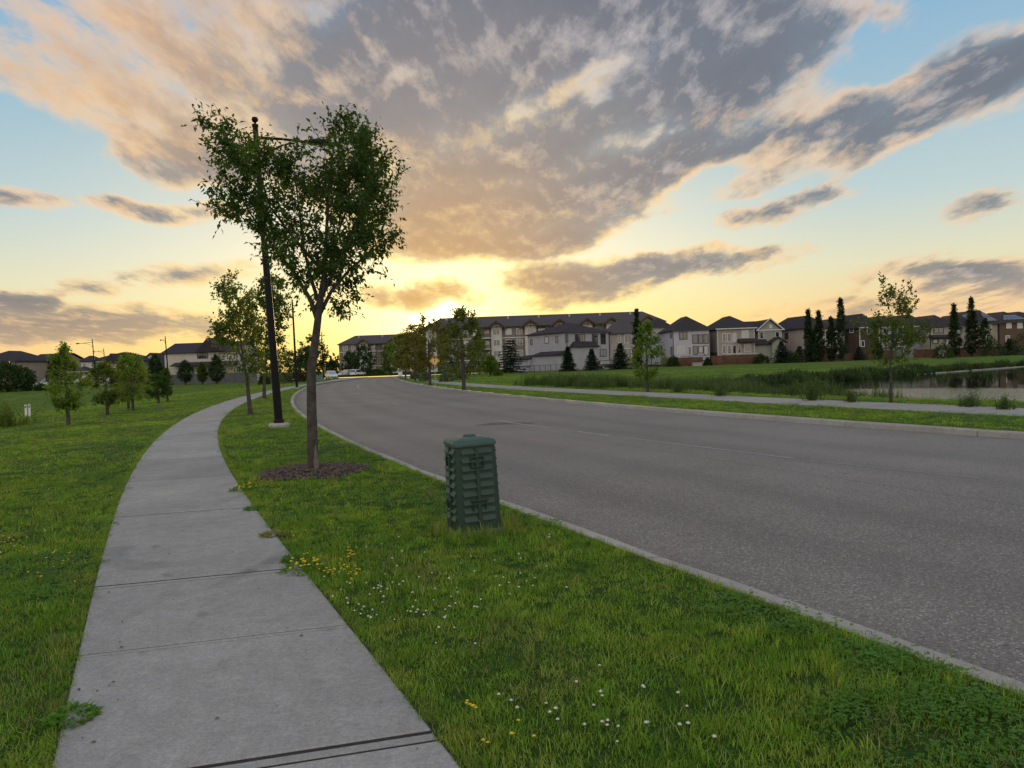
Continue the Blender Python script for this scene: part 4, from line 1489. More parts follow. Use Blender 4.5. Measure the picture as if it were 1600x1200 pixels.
# ---- the near street tree and the line beyond it on the left verge
t0 = TREE0
silhouette_tree('street_tree', 'tall full-leaved tree in a bark mulch ring beside the sidewalk', 'tree', 'street trees along the left verge', t0,
    [(333, 215), (345, 190), (375, 180), (392, 205), (420, 190), (445, 215), (460, 185), (470, 190), (485, 218), (500, 215), (508, 190), (520, 212), (532, 196), (552, 186), (566, 202), (590, 205), (598, 232),
     (612, 205), (622, 175), (637, 170), (632, 205), (618, 240), (642, 225), (638, 260), (626, 285), (645, 262), (640, 300), (622, 325), (600, 345), (640, 345), (652, 362), (635, 385), (600, 400), (585, 432),
     (560, 440), (545, 462), (572, 475), (566, 498), (540, 480), (520, 520), (500, 470), (470, 490), (455, 470), (430, 395), (400, 410), (372, 400), (395, 372), (352, 365), (335, 335), (325, 322), (358, 312), (330, 290), (345, 262)],
    350, 1.2, 0.088, M['leaf_ash'], 3,
    [t0 + Vector((0, 0, -0.1)), t0 + Vector((0.0, 0, 0.08)), t0 + Vector((0.0, 0, 0.3)), at_depth(487, 640, t0.y), at_depth(486, 580, t0.y), at_depth(493, 530, t0.y), at_depth(497, 497, t0.y), at_depth(502, 460, t0.y), at_depth(509, 415, t0.y)],
    per=6, leaves=9, twig=0.34, aspect=0.46, trunk_rad=0.088, tips_n=110, droop=0.5, inset=0.15, gaps=[(408, 200, 0.30), (425, 212, 0.40), (430, 240, 0.36), (460, 243, 0.38), (490, 228, 0.34), (450, 212, 0.42), (478, 210, 0.40), (492, 208, 0.34), (398, 182, 0.26), (610, 300, 0.2), (520, 260, 0.22)], thin_below=440)
near_tree = [o for o in bpy.data.objects if o.get('label', '').startswith('tall full-leaved')][0]
mb = MB()  # paler patch low on the near right of the trunk
pv, pf = [], []
for k_ in range(9):
    z_ = 0.03 + 0.40 * k_ / 8
    rr_ = 0.085 * float(np.interp(z_, [0, 0.08, 0.3, 0.9], [1.3, 1.12, 1.02, 0.96])) + 0.004
    w_ = 0.55 * (1 - abs(k_ - 2.5) / 7.0)
    cx_ = float(np.interp(z_, [0, 0.3, 0.9], [0, 0, -0.01]))
    for q_ in (-w_, 0, w_):
        a_ = -0.75 + q_
        pv.append((cx_ + rr_ * cos(a_), rr_ * sin(a_), z_))
for k_ in range(8):
    for q_ in range(2):
        pf.append((k_ * 3 + q_, k_ * 3 + q_ + 1, (k_ + 1) * 3 + q_ + 1, (k_ + 1) * 3 + q_))
mb.add(pv, pf)
mb.build('pale_patch', M['bark_pale'], near_tree, smooth='all')
# the big upswept limbs that leave the trunk below the crown
for pts_, r0_ in (([(496, 500), (485, 468), (462, 430), (430, 388), (392, 335), (366, 290)], 0.042), ([(499, 492), (516, 455), (545, 418), (585, 385), (622, 362)], 0.036),
                  ([(500, 478), (486, 440), (472, 390), (462, 320), (452, 255)], 0.034), ([(503, 462), (524, 415), (552, 350), (582, 275), (602, 225)], 0.036), ([(508, 420), (512, 360), (518, 290), (530, 210)], 0.034)):
    mb = MB()
    ph = (pts_[-1][0] * 7) % 5 - 2
    path_ = [at_depth(px_, py_, t0.y) - t0 + Vector((0, 0.14 * ph * i_ / len(pts_), 0)) for i_, (px_, py_) in enumerate(pts_)]
    mb.tube(path_, list(np.linspace(r0_, 0.008, len(path_))), 8)
    mb.build('limb', M['bark'], near_tree, smooth='all')
b = ground_at(391, 647)
silhouette_tree('street_tree', 'young airy street tree just left of the black lamp post', 'tree', 'street trees along the left verge', b,
    [(362, 424), (375, 440), (392, 455), (405, 480), (402, 520), (412, 550), (405, 580), (392, 595), (378, 590), (362, 570), (345, 540), (332, 515), (345, 500), (328, 478), (342, 455), (352, 432)],
    170, 0.95, 0.13, M['leaf_street'], 5, [b + Vector((0, 0, -0.1)), b + Vector((0, 0, 0.15)), at_depth(388, 615, b.y), at_depth(386, 592, b.y), at_depth(380, 560, b.y)], per=5, leaves=7, twig=0.36, trunk_rad=0.095, folded=False, aspect=0.55)
b = ground_at(413, 623)
silhouette_tree('street_tree', 'darker street tree partly hidden behind the black lamp post', 'tree', 'street trees along the left verge', b,
    [(420, 432), (440, 438), (452, 462), (448, 500), (440, 540), (436, 565), (425, 582), (408, 585), (394, 570), (386, 530), (392, 490), (400, 455)],
    150, 1.6, 0.20, M['leaf_ash'], 6, [b + Vector((0, 0, -0.1)), b + Vector((0, 0, 0.15)), at_depth(413, 595, b.y), at_depth(414, 570, b.y)], per=5, leaves=7, twig=0.5, trunk_rad=0.13, folded=False, aspect=0.6)
b = ground_at(493, 597)
crown_tree('street_tree', 'dark bushy street tree at the kerb before the pale green cabinet', 'tree', 'street trees along the left verge', b, 6.5, 2.0, 1.6, 0.42, M['leaf_dark'], 8, 50, 5, 6)

# ---- trees of the hollow on the left
for px, py, top, w, seed, lm, lab, shp in (
        (107, 664, 545, 52, 11, 'leaf_lime', 'tall narrow yellow-green sapling standing nearest in the grassy hollow', 'egg'),
        (168, 648, 572, 46, 12, 'leaf_street', 'small round sapling second from the tall narrow one in the hollow', 'round'),
        (208, 641, 562, 50, 13, 'leaf_lime', 'wide spreading sapling with pale stem at the crest of the hollow', 'round'),
        (201, 640, 556, 34, 14, 'leaf_street', 'slim sapling growing close behind the wide spreading sapling', 'egg'),
        (248, 630, 590, 34, 15, 'leaf_ash', 'low dull-leaved sapling near the white house end of the hollow', 'round'),
        (262, 627, 578, 16, 16, 'leaf_street', 'thin whip of a tree beside the low dull-leaved sapling', 'egg')):
    b = ground_at(px, py)
    sc = b.y / F_PX
    h = (py - top) * sc
    crown_tree('park_sapling', lab, 'tree', 'saplings in the grassy hollow', b, h, w * sc / 2, h * 0.24, 0.105, M[lm], seed, 95, 6, 7, shp, trunk_rad=0.06, twig=w * sc * 0.2)

# ---- the line of trees on the far verge
for px, py, top, w, seed, lm, lab in (
        (725, 609, 490, 66, 21, 'leaf_haze', 'leafy round street tree right of the yellow pedestrian sign'),
        (672, 602, 500, 66, 22, 'leaf_olive', 'brownish backlit street tree standing just behind the yellow sign'),
        (649, 596, 514, 44, 23, 'leaf_olive', 'street tree third from the pond along the far kerb'),
        (634, 592, 522, 36, 24, 'leaf_haze', 'street tree fourth from the pond along the far kerb'),
        (624, 589, 528, 34, 25, 'leaf_lime', 'bright green street tree at the far end of the right verge')):
    b = ground_at(px, py)
    sc = b.y / F_PX
    h = (py - top) * sc
    crown_tree('street_tree', lab, 'tree', 'street trees along the right verge', b, h, w * sc / 2, h * 0.26, 0.15 * (1 + b.y / 130), M[lm], seed, 82, 6, 7, 'round', trunk_rad=0.13)

# ---- young trees on the pond side
b = ground_at(1012, 612)
crown_tree('young_tree', 'slim bright lime-green young tree on the bank before the houses', 'tree', 'young trees on the pond bank', b, 105 * b.y / F_PX, 0.78, 0.75, 0.14, M['leaf_lime'], 31, 90, 5, 6, 'egg', trunk_rad=0.055)
b = ground_at(1392, 629)
silhouette_tree('young_tree', 'sparse open young tree standing before the open pond water', 'tree', 'young trees on the pond bank', b,
    [(1385, 432), (1405, 428), (1424, 424), (1420, 455), (1422, 480), (1440, 470), (1462, 466), (1455, 485), (1425, 498), (1440, 512), (1445, 535), (1420, 545), (1405, 575), (1390, 585), (1378, 572), (1374, 545), (1345, 515), (1342, 490), (1368, 495), (1390, 490), (1380, 468), (1392, 452), (1378, 448)],
    105, 0.8, 0.11, M['leaf_street'], 33, [b + Vector((0, 0, -0.1)), b + Vector((0, 0, 0.12)), at_depth(1392, 600, b.y), at_depth(1391, 575, b.y), at_depth(1392, 545, b.y)], per=5, leaves=7, twig=0.3, trunk_rad=0.05, folded=False, aspect=0.5, holes=0.25)

# ------------------------------------------------------------------ houses
_win_cache = {}
def window(parent, Mx, w, h, style, name='window'):
    """a framed window standing 4 cm proud of its wall; Mx puts its centre, x along the wall, -y outward"""
    key = (round(w, 1), round(h, 1), style)
    if key not in _win_cache:
        w, h = key[0], key[1]
        fr = MB()
        t = 0.13 if style in ('white', 'dark') else 0.10
        d0, d1 = -0.05, 0.06
        x, z = w / 2, h / 2
        fr.box(-x - t, x + t, d0, d1, z, z + t)
        fr.box(-x - t, x + t, d0 - 0.01, d1, -z - t, -z)
        fr.box(-x - t, -x, d0, d1, -z, z)
        fr.box(x, x + t, d0, d1, -z, z)
        if w > 1.3:
            fr.box(-0.04, 0.04, d0 + 0.01, d1, -z, z)
        if w > 2.4:
            fr.box(-w / 4 - 0.04, -w / 4 + 0.04, d0 + 0.01, d1, -z, z)
            fr.box(w / 4 - 0.04, w / 4 + 0.04, d0 + 0.01, d1, -z, z)
        pn = MB()
        pn.box(-x, x, -0.015, 0.05, -z, z)
        fo = fr.build('window', M['trim_dark' if style == 'dark' else 'trim'])
        po = pn.build('pane', M['glass'])
        _win_cache[key] = (fo.data, po.data)
        bpy.data.objects.remove(fo)
        bpy.data.objects.remove(po)
    fd, pd = _win_cache[key]
    o = bpy.data.objects.new(name, fd)
    link(o, parent)
    o.matrix_local = Mx
    p = bpy.data.objects.new('pane', pd)
    link(p, o)
    return o

def face_matrix(face, W_, L_, u, z):
    if face == 'F':
        return Matrix.Translation((u, 0, z))
    if face == 'L':
        return Matrix.Translation((0, u, z)) @ Matrix.Rotation(radians(-90), 4, 'Z')
    return Matrix.Translation((W_, u, z)) @ Matrix.Rotation(radians(90), 4, 'Z')

def hip_roof(mb, x0, x1, y0, y1, z0, z1, th=0.2, mi=0, inset=None):
    """hipped roof with a fascia band; the ridge runs along the longer side"""
    cx, cy = (x0 + x1) / 2, (y0 + y1) / 2
    w, l = x1 - x0, y1 - y0
    k = min(w, l) / 2 if inset is None else inset
    if w >= l:
        r = [(x0 + k, cy, z1), (x1 - k, cy, z1)]
    else:
        r = [(cx, y0 + k, z1), (cx, y1 - k, z1)]
    vs = [(x0, y0, z0), (x1, y0, z0), (x1, y1, z0), (x0, y1, z0), (x0, y0, z0 + th), (x1, y0, z0 + th), (x1, y1, z0 + th), (x0, y1, z0 + th)] + r
    fs = [(3, 2, 1, 0), (0, 1, 5, 4), (1, 2, 6, 5), (2, 3, 7, 6), (3, 0, 4, 7)]
    if w >= l:
        fs += [(4, 5, 9, 8), (5, 6, 9), (6, 7, 8, 9), (7, 4, 8)]
    else:
        fs += [(4, 5, 8), (5, 6, 9, 8), (6, 7, 9), (7, 4, 8, 9)]
    mb.add(vs, fs, mi)

def gable_roof(mb, x0, x1, y0, y1, z0, z1, along='y', th=0.2, mi=0):
    """two slopes with thickness; ridge along y or x"""
    if along == 'y':
        c = (x0 + x1) / 2
        mb.prism([(x0, z0), (c, z1 - th * 1.1), (x1, z0), (x1, z0 + th), (c, z1 + th * 0.1), (x0, z0 + th)], 'y', y0, y1, mi)
    else:
        c = (y0 + y1) / 2
        mb.prism([(y0, z0), (c, z1 - th * 1.1), (y1, z0), (y1, z0 + th), (c, z1 + th * 0.1), (y0, z0 + th)], 'x', x0, x1, mi)

def house(label, D, px0, px1, pyb, eave_py, ridge_py, wall, L=13.0, yaw=0.0, roof='roof', wins=(), style='dark', shape='hip', trim='trim_dark', base_z=None, pitch_in=None, name='house', over=0.45, peak_px=None, cat='house'):
    """a two-storey house: its back wall between two pixel columns at depth D; windows as (face, x0, y0, x1, y1) in pixels"""
    p0 = at_depth(px0, pyb, D)
    z0 = Z1(p0.x, p0.y) if base_z is None else base_z
    org = Vector((p0.x, D, z0))
    R = Matrix.Rotation(yaw, 3, 'Z')
    ux, uy = R @ Vector((1, 0, 0)), R @ Vector((0, 1, 0))
    def hit(px, py, face, W_):
        o = org if face in 'FL' else org + ux * W_
        n = uy if face == 'F' else ux
        r = ray(px, py)
        e = Vector((0, 0, EYE))
        t = (o - e).dot(n) / r.dot(n)
        q = e + r * t - org
        return q.dot(ux), q.dot(uy), q.z
    W_ = hit(px1, pyb, 'F', 0)[0]
    ze = hit(px0, eave_py, 'F', 0)[2]
    dm = D + uy.y * L / 2
    zr = at_depth(peak_px or (px0 + px1) / 2, ridge_py, dm).z - z0
    root = empty(name, org, yaw, label, cat)
    b = MB()
    b.box(0, W_, 0, L, -0.4, ze)
    if shape == 'gable_y':
        b.prism([(0, ze), (W_, ze), (W_ / 2, zr - 0.1)], 'y', 0.0, L)
    elif shape == 'gable_x':
        b.prism([(0, ze), (L, ze), (L / 2, zr - 0.1)], 'x', 0.0, W_)
    b.build('wall', M[wall], root)
    rb = MB()
    o = over
    if shape == 'hip':
        hip_roof(rb, -o, W_ + o, -o, L + o, ze - 0.05, zr, inset=pitch_in)
    elif shape == 'gable_y':
        gable_roof(rb, -o, W_ + o, -o, L + o, ze - 0.15, zr, 'y')
    else:
        gable_roof(rb, -o, W_ + o, -o, L + o, ze - 0.15, zr, 'x')
    rf = rb.build('roof', M[roof], root)
    # roof vents and corner boards
    v = MB()
    for fx, fy in ((0.35, 0.3), (0.62, 0.28)):
        zz = ze + (zr - ze) * 0.62
        v.box(W_ * fx, W_ * fx + 0.35, L * fy, L * fy + 0.35, zz - 0.5, zz + 0.35)
    tb = MB()
    for x in (-0.02, W_ - 0.12):
        tb.box(x, x + 0.14, -0.02, 0.12, -0.3, ze - 0.06)
    tb.box(-o - 0.015, W_ + o + 0.015, -o - 0.02, -o + 0.0, ze - 0.07, ze + 0.13)
    tb.build('trim', M[trim], root)
    for wdef in wins:
        face, a, c, d, e = wdef[:5]
        st = wdef[5] if len(wdef) > 5 else style
        q0, q1 = hit(a, c, face, W_), hit(d, e, face, W_)
        i = 0 if face == 'F' else 1
        u, w = (q0[i] + q1[i]) / 2, abs(q1[i] - q0[i])
        zc, h = (q0[2] + q1[2]) / 2, abs(q1[2] - q0[2])
        nm = 'door' if st == 'door' else 'window'
        window(root, face_matrix(face, W_, L, u, zc), max(0.3, w), max(0.3, h), 'white' if st == 'door' else st, nm)
    return root, W_, ze, zr, hit, org

def part(root, name, m, **k):
    b = MB()
    return b

def deck(root, x0, x1, d, z, m='wood_brown', rail='trim', balusters=True):
    """a raised deck along the back wall: floor, posts and railing"""
    b = MB()
    b.box(x0, x1, -d, -0.03, z - 0.2, z)
    b.build('deck', M[m], root)
    r_ = MB()
    r_.box(x0, x1, -d, -d + 0.06, z + 0.9, z + 1.0)
    n = int((x1 - x0) / 0.35)
    for i in range(n + 1):
        x = x0 + (x1 - x0 - 0.05) * i / n
        r_.box(x, x + 0.04, -d + 0.01, -d + 0.05, z + 0.002, z + 0.898)
    r_.build('railing', M[rail], root)['kind'] = 'stuff'
    p = MB()
    for x in (x0 + 0.1, (x0 + x1) / 2, x1 - 0.2):
        p.box(x, x + 0.12, -d + 0.08, -d + 0.2, -0.3, z - 0.202)
    p.build('deck_post', M[m], root)['kind'] = 'stuff'

def build_right_houses():
    D = 150.0
    # 1: grey house turned towards the road, its long side seen
    root, W_, ze, zr, hit, org = house('grey two-storey house with a porch roof, nearest the apartment block', D - 2, 887, 953, 573.5, 519.5, 503, 'grey', L=13.5, yaw=radians(36), peak_px=892,
        wins=[('F', 899, 523, 913.5, 533.5), ('F', 925.5, 522.5, 933.5, 537), ('F', 938.5, 522, 946, 537), ('F', 907.5, 548, 913, 561), ('F', 914, 548, 922, 561), ('F', 938, 546.5, 947, 556),
              ('L', 851.5, 527, 857, 535.5), ('L', 868.5, 525.5, 871.5, 535), ('L', 883.8, 523.5, 887, 533.5), ('L', 829, 531, 831.5, 538)])
    b = MB()
    x0 = hit(889, 540, 'F', 0)[0]
    x1 = hit(930, 540, 'F', 0)[0]
    z0 = hit(905, 543, 'F', 0)[2]
    z1 = hit(905, 536, 'F', 0)[2]
    vs = [(x0, -0.02, z0), (x1, -0.02, z0), (x1, -1.7, z0), (x0, -1.7, z0), (x0, -0.02, z0 + 0.15), (x1, -0.02, z0 + 0.15), (x1, -1.7, z0 + 0.15), (x0, -1.7, z0 + 0.15), (x0 + 1.2, -0.02, z1 + 0.35), (x1 - 1.2, -0.02, z1 + 0.35)]
    b.add(vs, [(0, 1, 2, 3), (3, 2, 6, 7), (2, 1, 5, 6), (0, 3, 7, 4), (7, 6, 9, 8), (6, 5, 9), (4, 7, 8)])
    b.build('porch_roof', M['roof'], root)
    b = MB()
    b.box(x0 + 0.3, x1 - 0.4, -1.3, -0.01, -0.3, z0 - 0.002)
    b.build('bay', M['grey'], root)
    # the two low wings on the long side
    b = MB()
    b.box(-2.6, -0.01, 0.6, 8.8, -0.3, 3.1)
    b.box(-3.4, -0.01, 8.82, 14.6, -0.3, 2.5)
    b.build('garage_wing', M['grey'], root)
    for (a, y0, y1, z) in ((-3.0, 0.2, 8.8, 3.12), (-3.9, 8.81, 15.0, 2.52)):
        b = MB()
        b.prism([(a, z), (-0.012, z), (-0.012, z + 1.0), (a, z + 0.2)], 'y', y0, y1)
        b.build('wing_roof', M['roof'], root)
    # 2
    house('grey-beige house half hidden between the porch house and a dark poplar', D + 6, 953, 1003, 573, 522, 498, 'beige', L=14, peak_px=975, roof='roof_grey',
          wins=[('F', 976, 521.5, 986, 535, 'white'), ('F', 966, 523, 969, 535, 'white'), ('F', 976, 545, 986, 556, 'white')])
    # 3
    root, W_, ze, zr, hit, org = house('pale lavender house with three tall dark-framed windows upstairs', D, 1052.5, 1110, 566, 517, 495.5, 'lilac', L=13, peak_px=1058,
        wins=[('F', 1062, 519.5, 1073, 529.5), ('F', 1082.5, 523.5, 1090, 536), ('F', 1091.5, 523.5, 1098, 536), ('F', 1100, 523, 1106.5, 536), ('F', 1059, 542, 1069.5, 552, 'white'), ('F', 1075.5, 542, 1080, 554, 'door'),
              ('F', 1083.5, 541.5, 1089.5, 553), ('F', 1092, 541.5, 1098, 551), ('F', 1100, 541, 1106.5, 554), ('L', 1047.5, 520, 1050, 527.5), ('L', 1048, 543, 1051, 554)])
    deck(root, 1.0, 6.2, 2.6, 1.1, rail='trim_dark')
    # 4
    root, W_, ze, zr, hit, org = house('taupe house with white-framed windows above the red fence', D, 1122, 1180, 566, 514.5, 495, 'taupe', L=13, peak_px=1124, style='white', trim='trim',
        wins=[('F', 1129, 521.5, 1134, 534), ('F', 1137, 521.5, 1142, 534), ('F', 1145, 521.5, 1150, 533.5), ('F', 1159.5, 517, 1169, 527), ('F', 1129, 540, 1134, 552), ('F', 1137, 540, 1142, 552), ('F', 1145, 540, 1150, 552),
              ('F', 1153.5, 539, 1157.5, 551, 'door'), ('F', 1163, 538.5, 1173, 549)])
    b = MB()
    b.box(-0.06, -0.005, 0.3, 12.5, -0.3, 2.6)
    b.build('brick_base', M['brick'], root)
    b = MB()
    x0, x1 = hit(1152, 532, 'F', 0)[0], hit(1181, 532, 'F', 0)[0]
    z0 = hit(1165, 534.5, 'F', 0)[2]
    b.prism([(-1.6, z0), (-0.01, z0), (-0.01, z0 + 0.75), (-1.6, z0 + 0.14)], 'x', x0, x1)
    b.build('canopy', M['roof'], root)
    deck(root, 1.0, 7.6, 3.0, 1.2, rail='trim')
    # 5: gables with white barge boards
    root, W_, ze, zr, hit, org = house('sage house with white gable edges facing the pond', D + 3, 1186, 1222, 566, 516.5, 500.5, 'sage', L=12, shape='gable_y', style='white', trim='trim',
        wins=[('F', 1188, 519.5, 1193, 528.5), ('F', 1212, 519, 1217, 526), ('F', 1203, 540, 1207, 549), ('F', 1210.5, 541, 1215.5, 549)], peak_px=1204)
    bz = MB()
    for s in (0, 1):
        xa, xb = (-0.55, W_ / 2) if s == 0 else (W_ + 0.55, W_ / 2)
        ya = -0.50
        za, zb = ze - 0.2, zr - 0.06
        bz.add([(xa, ya, za), (xb, ya, zb), (xb, ya, zb + 0.3), (xa, ya, za + 0.3), (xa, ya + 0.05, za), (xb, ya + 0.05, zb), (xb, ya + 0.05, zb + 0.3), (xa, ya + 0.05, za + 0.3)],
               [(0, 1, 2, 3), (4, 7, 6, 5), (0, 4, 5, 1), (3, 2, 6, 7)])
    bz.build('barge_board', M['trim'], root)['kind'] = 'stuff'
    b = MB()
    q = hit(1204, 510, 'F', 0)
    b.box(q[0] - 0.3, q[0] + 0.3, -0.04, -0.005, q[2] - 0.4, q[2] + 0.4)
    b.build('gable_vent', M['trim'], root)
    # side gable running left, and the low front wing
    b = MB()
    b.box(-4.4, -0.01, 3.2, 11.0, -0.3, ze)
    b.prism([(3.2, ze), (11.0, ze), (7.1, zr - 0.1)], 'x', -4.4, -0.01)
    b.build('side_wing', M['sage'], root)
    b = MB()
    gable_roof(b, -4.9, W_ / 2, 2.7, 11.5, ze - 0.15, zr - 0.04, 'x')
    b.build('side_roof', M['roof'], root)
    b = MB()
    x0, x1 = hit(1200, 545, 'F', 0)[0], hit(1220, 545, 'F', 0)[0]
    z0, z1 = hit(1210, 536, 'F', 0)[2], hit(1210, 528, 'F', 0)[2]
    b.box(x0, x1, -2.5, -0.01, -0.3, z0)
    b.prism([(x0, z0), (x1, z0), ((x0 + x1) / 2, z1)], 'y', -2.5, -0.01)
    b.box(x0 - 3.6, x0 - 0.01, -1.6, -0.01, -0.3, z0 - 0.4)
    b.build('low_wing', M['sage'], root)
    b = MB()
    gable_roof(b, x0 - 0.4, x1 + 0.4, -2.9, -0.012, z0 - 0.1, z1 + 0.15, 'y')
    b.build('low_roof', M['roof'], root)
    b = MB()
    b.prism([(-2.0, z0 - 0.38), (-0.012, z0 - 0.38), (-0.012, z0 + 0.9), (-2.0, z0 - 0.2)], 'x', x0 - 4.0, x0 - 0.42)
    b.build('lean_roof', M['roof'], root)
    # 6
    house('peach-coloured house behind the evergreen shrubs and thin poplars', D + 2, 1258.5, 1300, 566, 513.5, 494, 'peach', L=14, yaw=radians(13), peak_px=1258, style='white',
          wins=[('L', 1226.5, 521, 1231.5, 529, 'dark'), ('F', 1266, 517, 1274, 528), ('F', 1280, 517, 1286, 528), ('F', 1290, 517, 1296, 528), ('F', 1268, 538, 1276, 552), ('F', 1284, 540, 1292, 552)])
    # 7
    house('cream house front glimpsed between the thin poplars', D + 4, 1300.5, 1322, 566, 515, 498.5, 'cream', L=13, style='white',
          wins=[('F', 1302, 518, 1306, 529), ('F', 1309, 518, 1313, 529), ('F', 1303, 540, 1307, 552), ('F', 1310, 540, 1314, 552)])
    # 8
    house('dark brown house with cream window just right of the tallest poplar', D, 1344, 1374, 564, 512.5, 491.5, 'brown', L=13, yaw=radians(8), peak_px=1341, style='white', trim='trim',
          wins=[('L', 1328, 513.5, 1333.5, 519), ('F', 1346, 533, 1350, 541), ('F', 1355, 514, 1362, 521)])
    # 9
    root, W_, ze, zr, hit, org = house('slate-green house with large white windows behind the sparse young tree', D + 1, 1374.5, 1412, 564, 512, 494, 'slate', L=13, peak_px=1384, style='white', trim='trim',
          wins=[('F', 1378, 530.5, 1391, 541.5), ('F', 1366.5, 514, 1379, 521) if False else ('F', 1380, 514, 1390, 521), ('F', 1403, 513, 1411, 518), ('F', 1397, 531, 1409, 541)])
    # 10
    house('grey house tucked behind the sparse young tree, right of the slate-green one', D + 4, 1413, 1452, 564, 511, 492, 'grey', L=13, style='white', trim='trim', peak_px=1424,
          wins=[('F', 1416, 514, 1424, 520), ('F', 1416, 533, 1425, 540)])
    # 11
    root, W_, ze, zr, hit, org = house('beige house with a wide upstairs window beside the first right-hand poplar', D, 1454, 1491, 563, 510.5, 493.5, 'beige', L=13, peak_px=1455, style='dark',
          wins=[('F', 1459, 513, 1474, 519.5), ('F', 1458, 531, 1465, 536), ('F', 1468, 531, 1473, 538, 'white'), ('F', 1479, 531, 1483, 539, 'door')])
    b = MB()
    x0, x1 = hit(1451, 525, 'F', 0)[0], hit(1488, 525, 'F', 0)[0]
    z0 = hit(1470, 528, 'F', 0)[2]
    b.prism([(-2.2, z0), (-0.01, z0), (-0.01, z0 + 0.7), (-2.2, z0 + 0.15)], 'x', x0, x1)
    b.build('canopy', M['roof'], root)
    # 12 with solar panels
    def panels(root, pts, cols, rows):
        """a field of solar panels on a roof plane given by its four corners"""
        a, b_, c, d = [Vector(p) for p in pts]
        for i in range(cols):
            for j in range(rows):
                q = []
                for (u, v) in ((i + .04, j + .04), (i + .96, j + .04), (i + .96, j + .96), (i + .04, j + .96)):
                    u /= cols
                    v /= rows
                    q.append(a.lerp(b_, u).lerp(d.lerp(c, u), v))
                n = (q[1] - q[0]).cross(q[3] - q[0]).normalized()
                mb = MB()
                mb.add([p + n * 0.05 for p in q] + [p + n * 0.10 for p in q], [(3, 2, 1, 0), (4, 5, 6, 7), (0, 1, 5, 4), (1, 2, 6, 5), (2, 3, 7, 6), (3, 0, 4, 7)])
                mb.build('solar_panel', M['solar'], root)
    def slope_pts(W_, L, ze, zr, face, a0, a1, t0, t1, ins):
        """corner points on a hip slope; face F or L; a along the eave, t up the slope"""
        o = 0.45
        def P(a, t):
            k = ins * t
            z = ze + 0.15 + (zr - ze - 0.15) * t
            if face == 'F':
                xl, xr = -o + k, W_ + o - k
                return (xl + (xr - xl) * a, -o + k, z)
            yl, yr = -o + k, L + o - k
            return (-o + k, yr + (yl - yr) * a, z)
        return [P(a0, t0), P(a1, t0), P(a1, t1), P(a0, t1)]
    root, W_, ze, zr, hit, org = house('taupe house with solar panels behind the second right-hand poplar', D, 1525, 1560, 562, 507, 485.5, 'tan', L=12, peak_px=1533, style='white',
          wins=[('F', 1535, 507.5, 1549, 516.5), ('F', 1534, 526, 1539, 532), ('F', 1541, 526, 1545, 532)])
    k = min(W_ + .9, 12.9) / 2
    panels(root, slope_pts(W_, 12, ze, zr, 'F', 0.42, 0.98, 0.14, 0.80, k), 3, 2)
    panels(root, slope_pts(W_, 12, ze, zr, 'L', 0.45, 0.95, 0.25, 0.75, k), 3, 2)
    house('low gabled house wing seen through the gap between the two right-hand poplars', D + 3, 1494, 1524, 562, 509, 492, 'cream', L=10, style='white', wins=[('F', 1499, 511, 1505, 521), ('F', 1499, 529, 1504, 537)])
    root, W_, ze, zr, hit, org = house('brick-brown house with solar panels at the right end of the row', D, 1562, 1612, 562, 504.5, 487.5, 'brick', L=12, peak_px=1572, style='white',
          wins=[('F', 1573, 505, 1579.5, 512), ('F', 1572, 525, 1577, 534), ('F', 1590, 505, 1597, 512)])
    k = min(W_ + .9, 12.9) / 2
    panels(root, slope_pts(W_, 12, ze, zr, 'F', 0.12, 0.92, 0.16, 0.62, k), 5, 2)
    house('dark-roofed house set back behind the last house of the row', D + 16, 1585, 1640, 562, 500, 487, 'brown', L=12, peak_px=1600)
    # dark roofs of the street behind the row
    house('hip-roofed house showing its roof behind the lavender house', D + 30, 1018, 1050, 566, 512, 497.5, 'grey', L=12)

def board_fence(label, x0, x1, D0, D1, h, m='fence_wood', step=0.15, group=None, base=0.0):
    a, c = Vector((x0, D0, 0)), Vector((x1, D1, 0))
    d = c - a
    ln = d.length
    root = empty('board_fence', (a.x, a.y, Z1(a.x, a.y) + base), math.atan2(d.y, d.x), label, 'fence', group)
    b = MB()
    rs = random.Random(int(ln * 10))
    n = int(ln / step)
    for i in range(n):
        x = i * step
        gz = Z1(a.x + d.x * i / n, a.y + d.y * i / n) + base - root.location.z
        b.box(x, x + step - 0.012, rs.uniform(-0.006, 0.006), 0.02, gz - 0.1, gz + h + rs.uniform(-0.015, 0.015))
    b.build('board', M[m], root)['kind'] = 'stuff'
    k = max(1, int(round(ln / 2.6)))
    pm = None
    for i in range(k + 1):
        x = ln * i / k
        gz = Z1(a.x + d.x * i / k, a.y + d.y * i / k) + base - root.location.z
        if pm is None:
            q = MB()
            q.box(-0.06, 0.06, -0.06, -0.008, -0.2, h + 0.1)
            po = q.build('post', M[m], root)
            pm = po.data
        else:
            po = bpy.data.objects.new('post', pm)
            link(po, root)
        po.location = (x, 0, gz)
    q = MB()
    for z in (0.25, h - 0.2):
        q.box(0, ln, 0.022, 0.07, z, z + 0.09)
    q.build('rail', M[m], root)['kind'] = 'stuff'
    return root

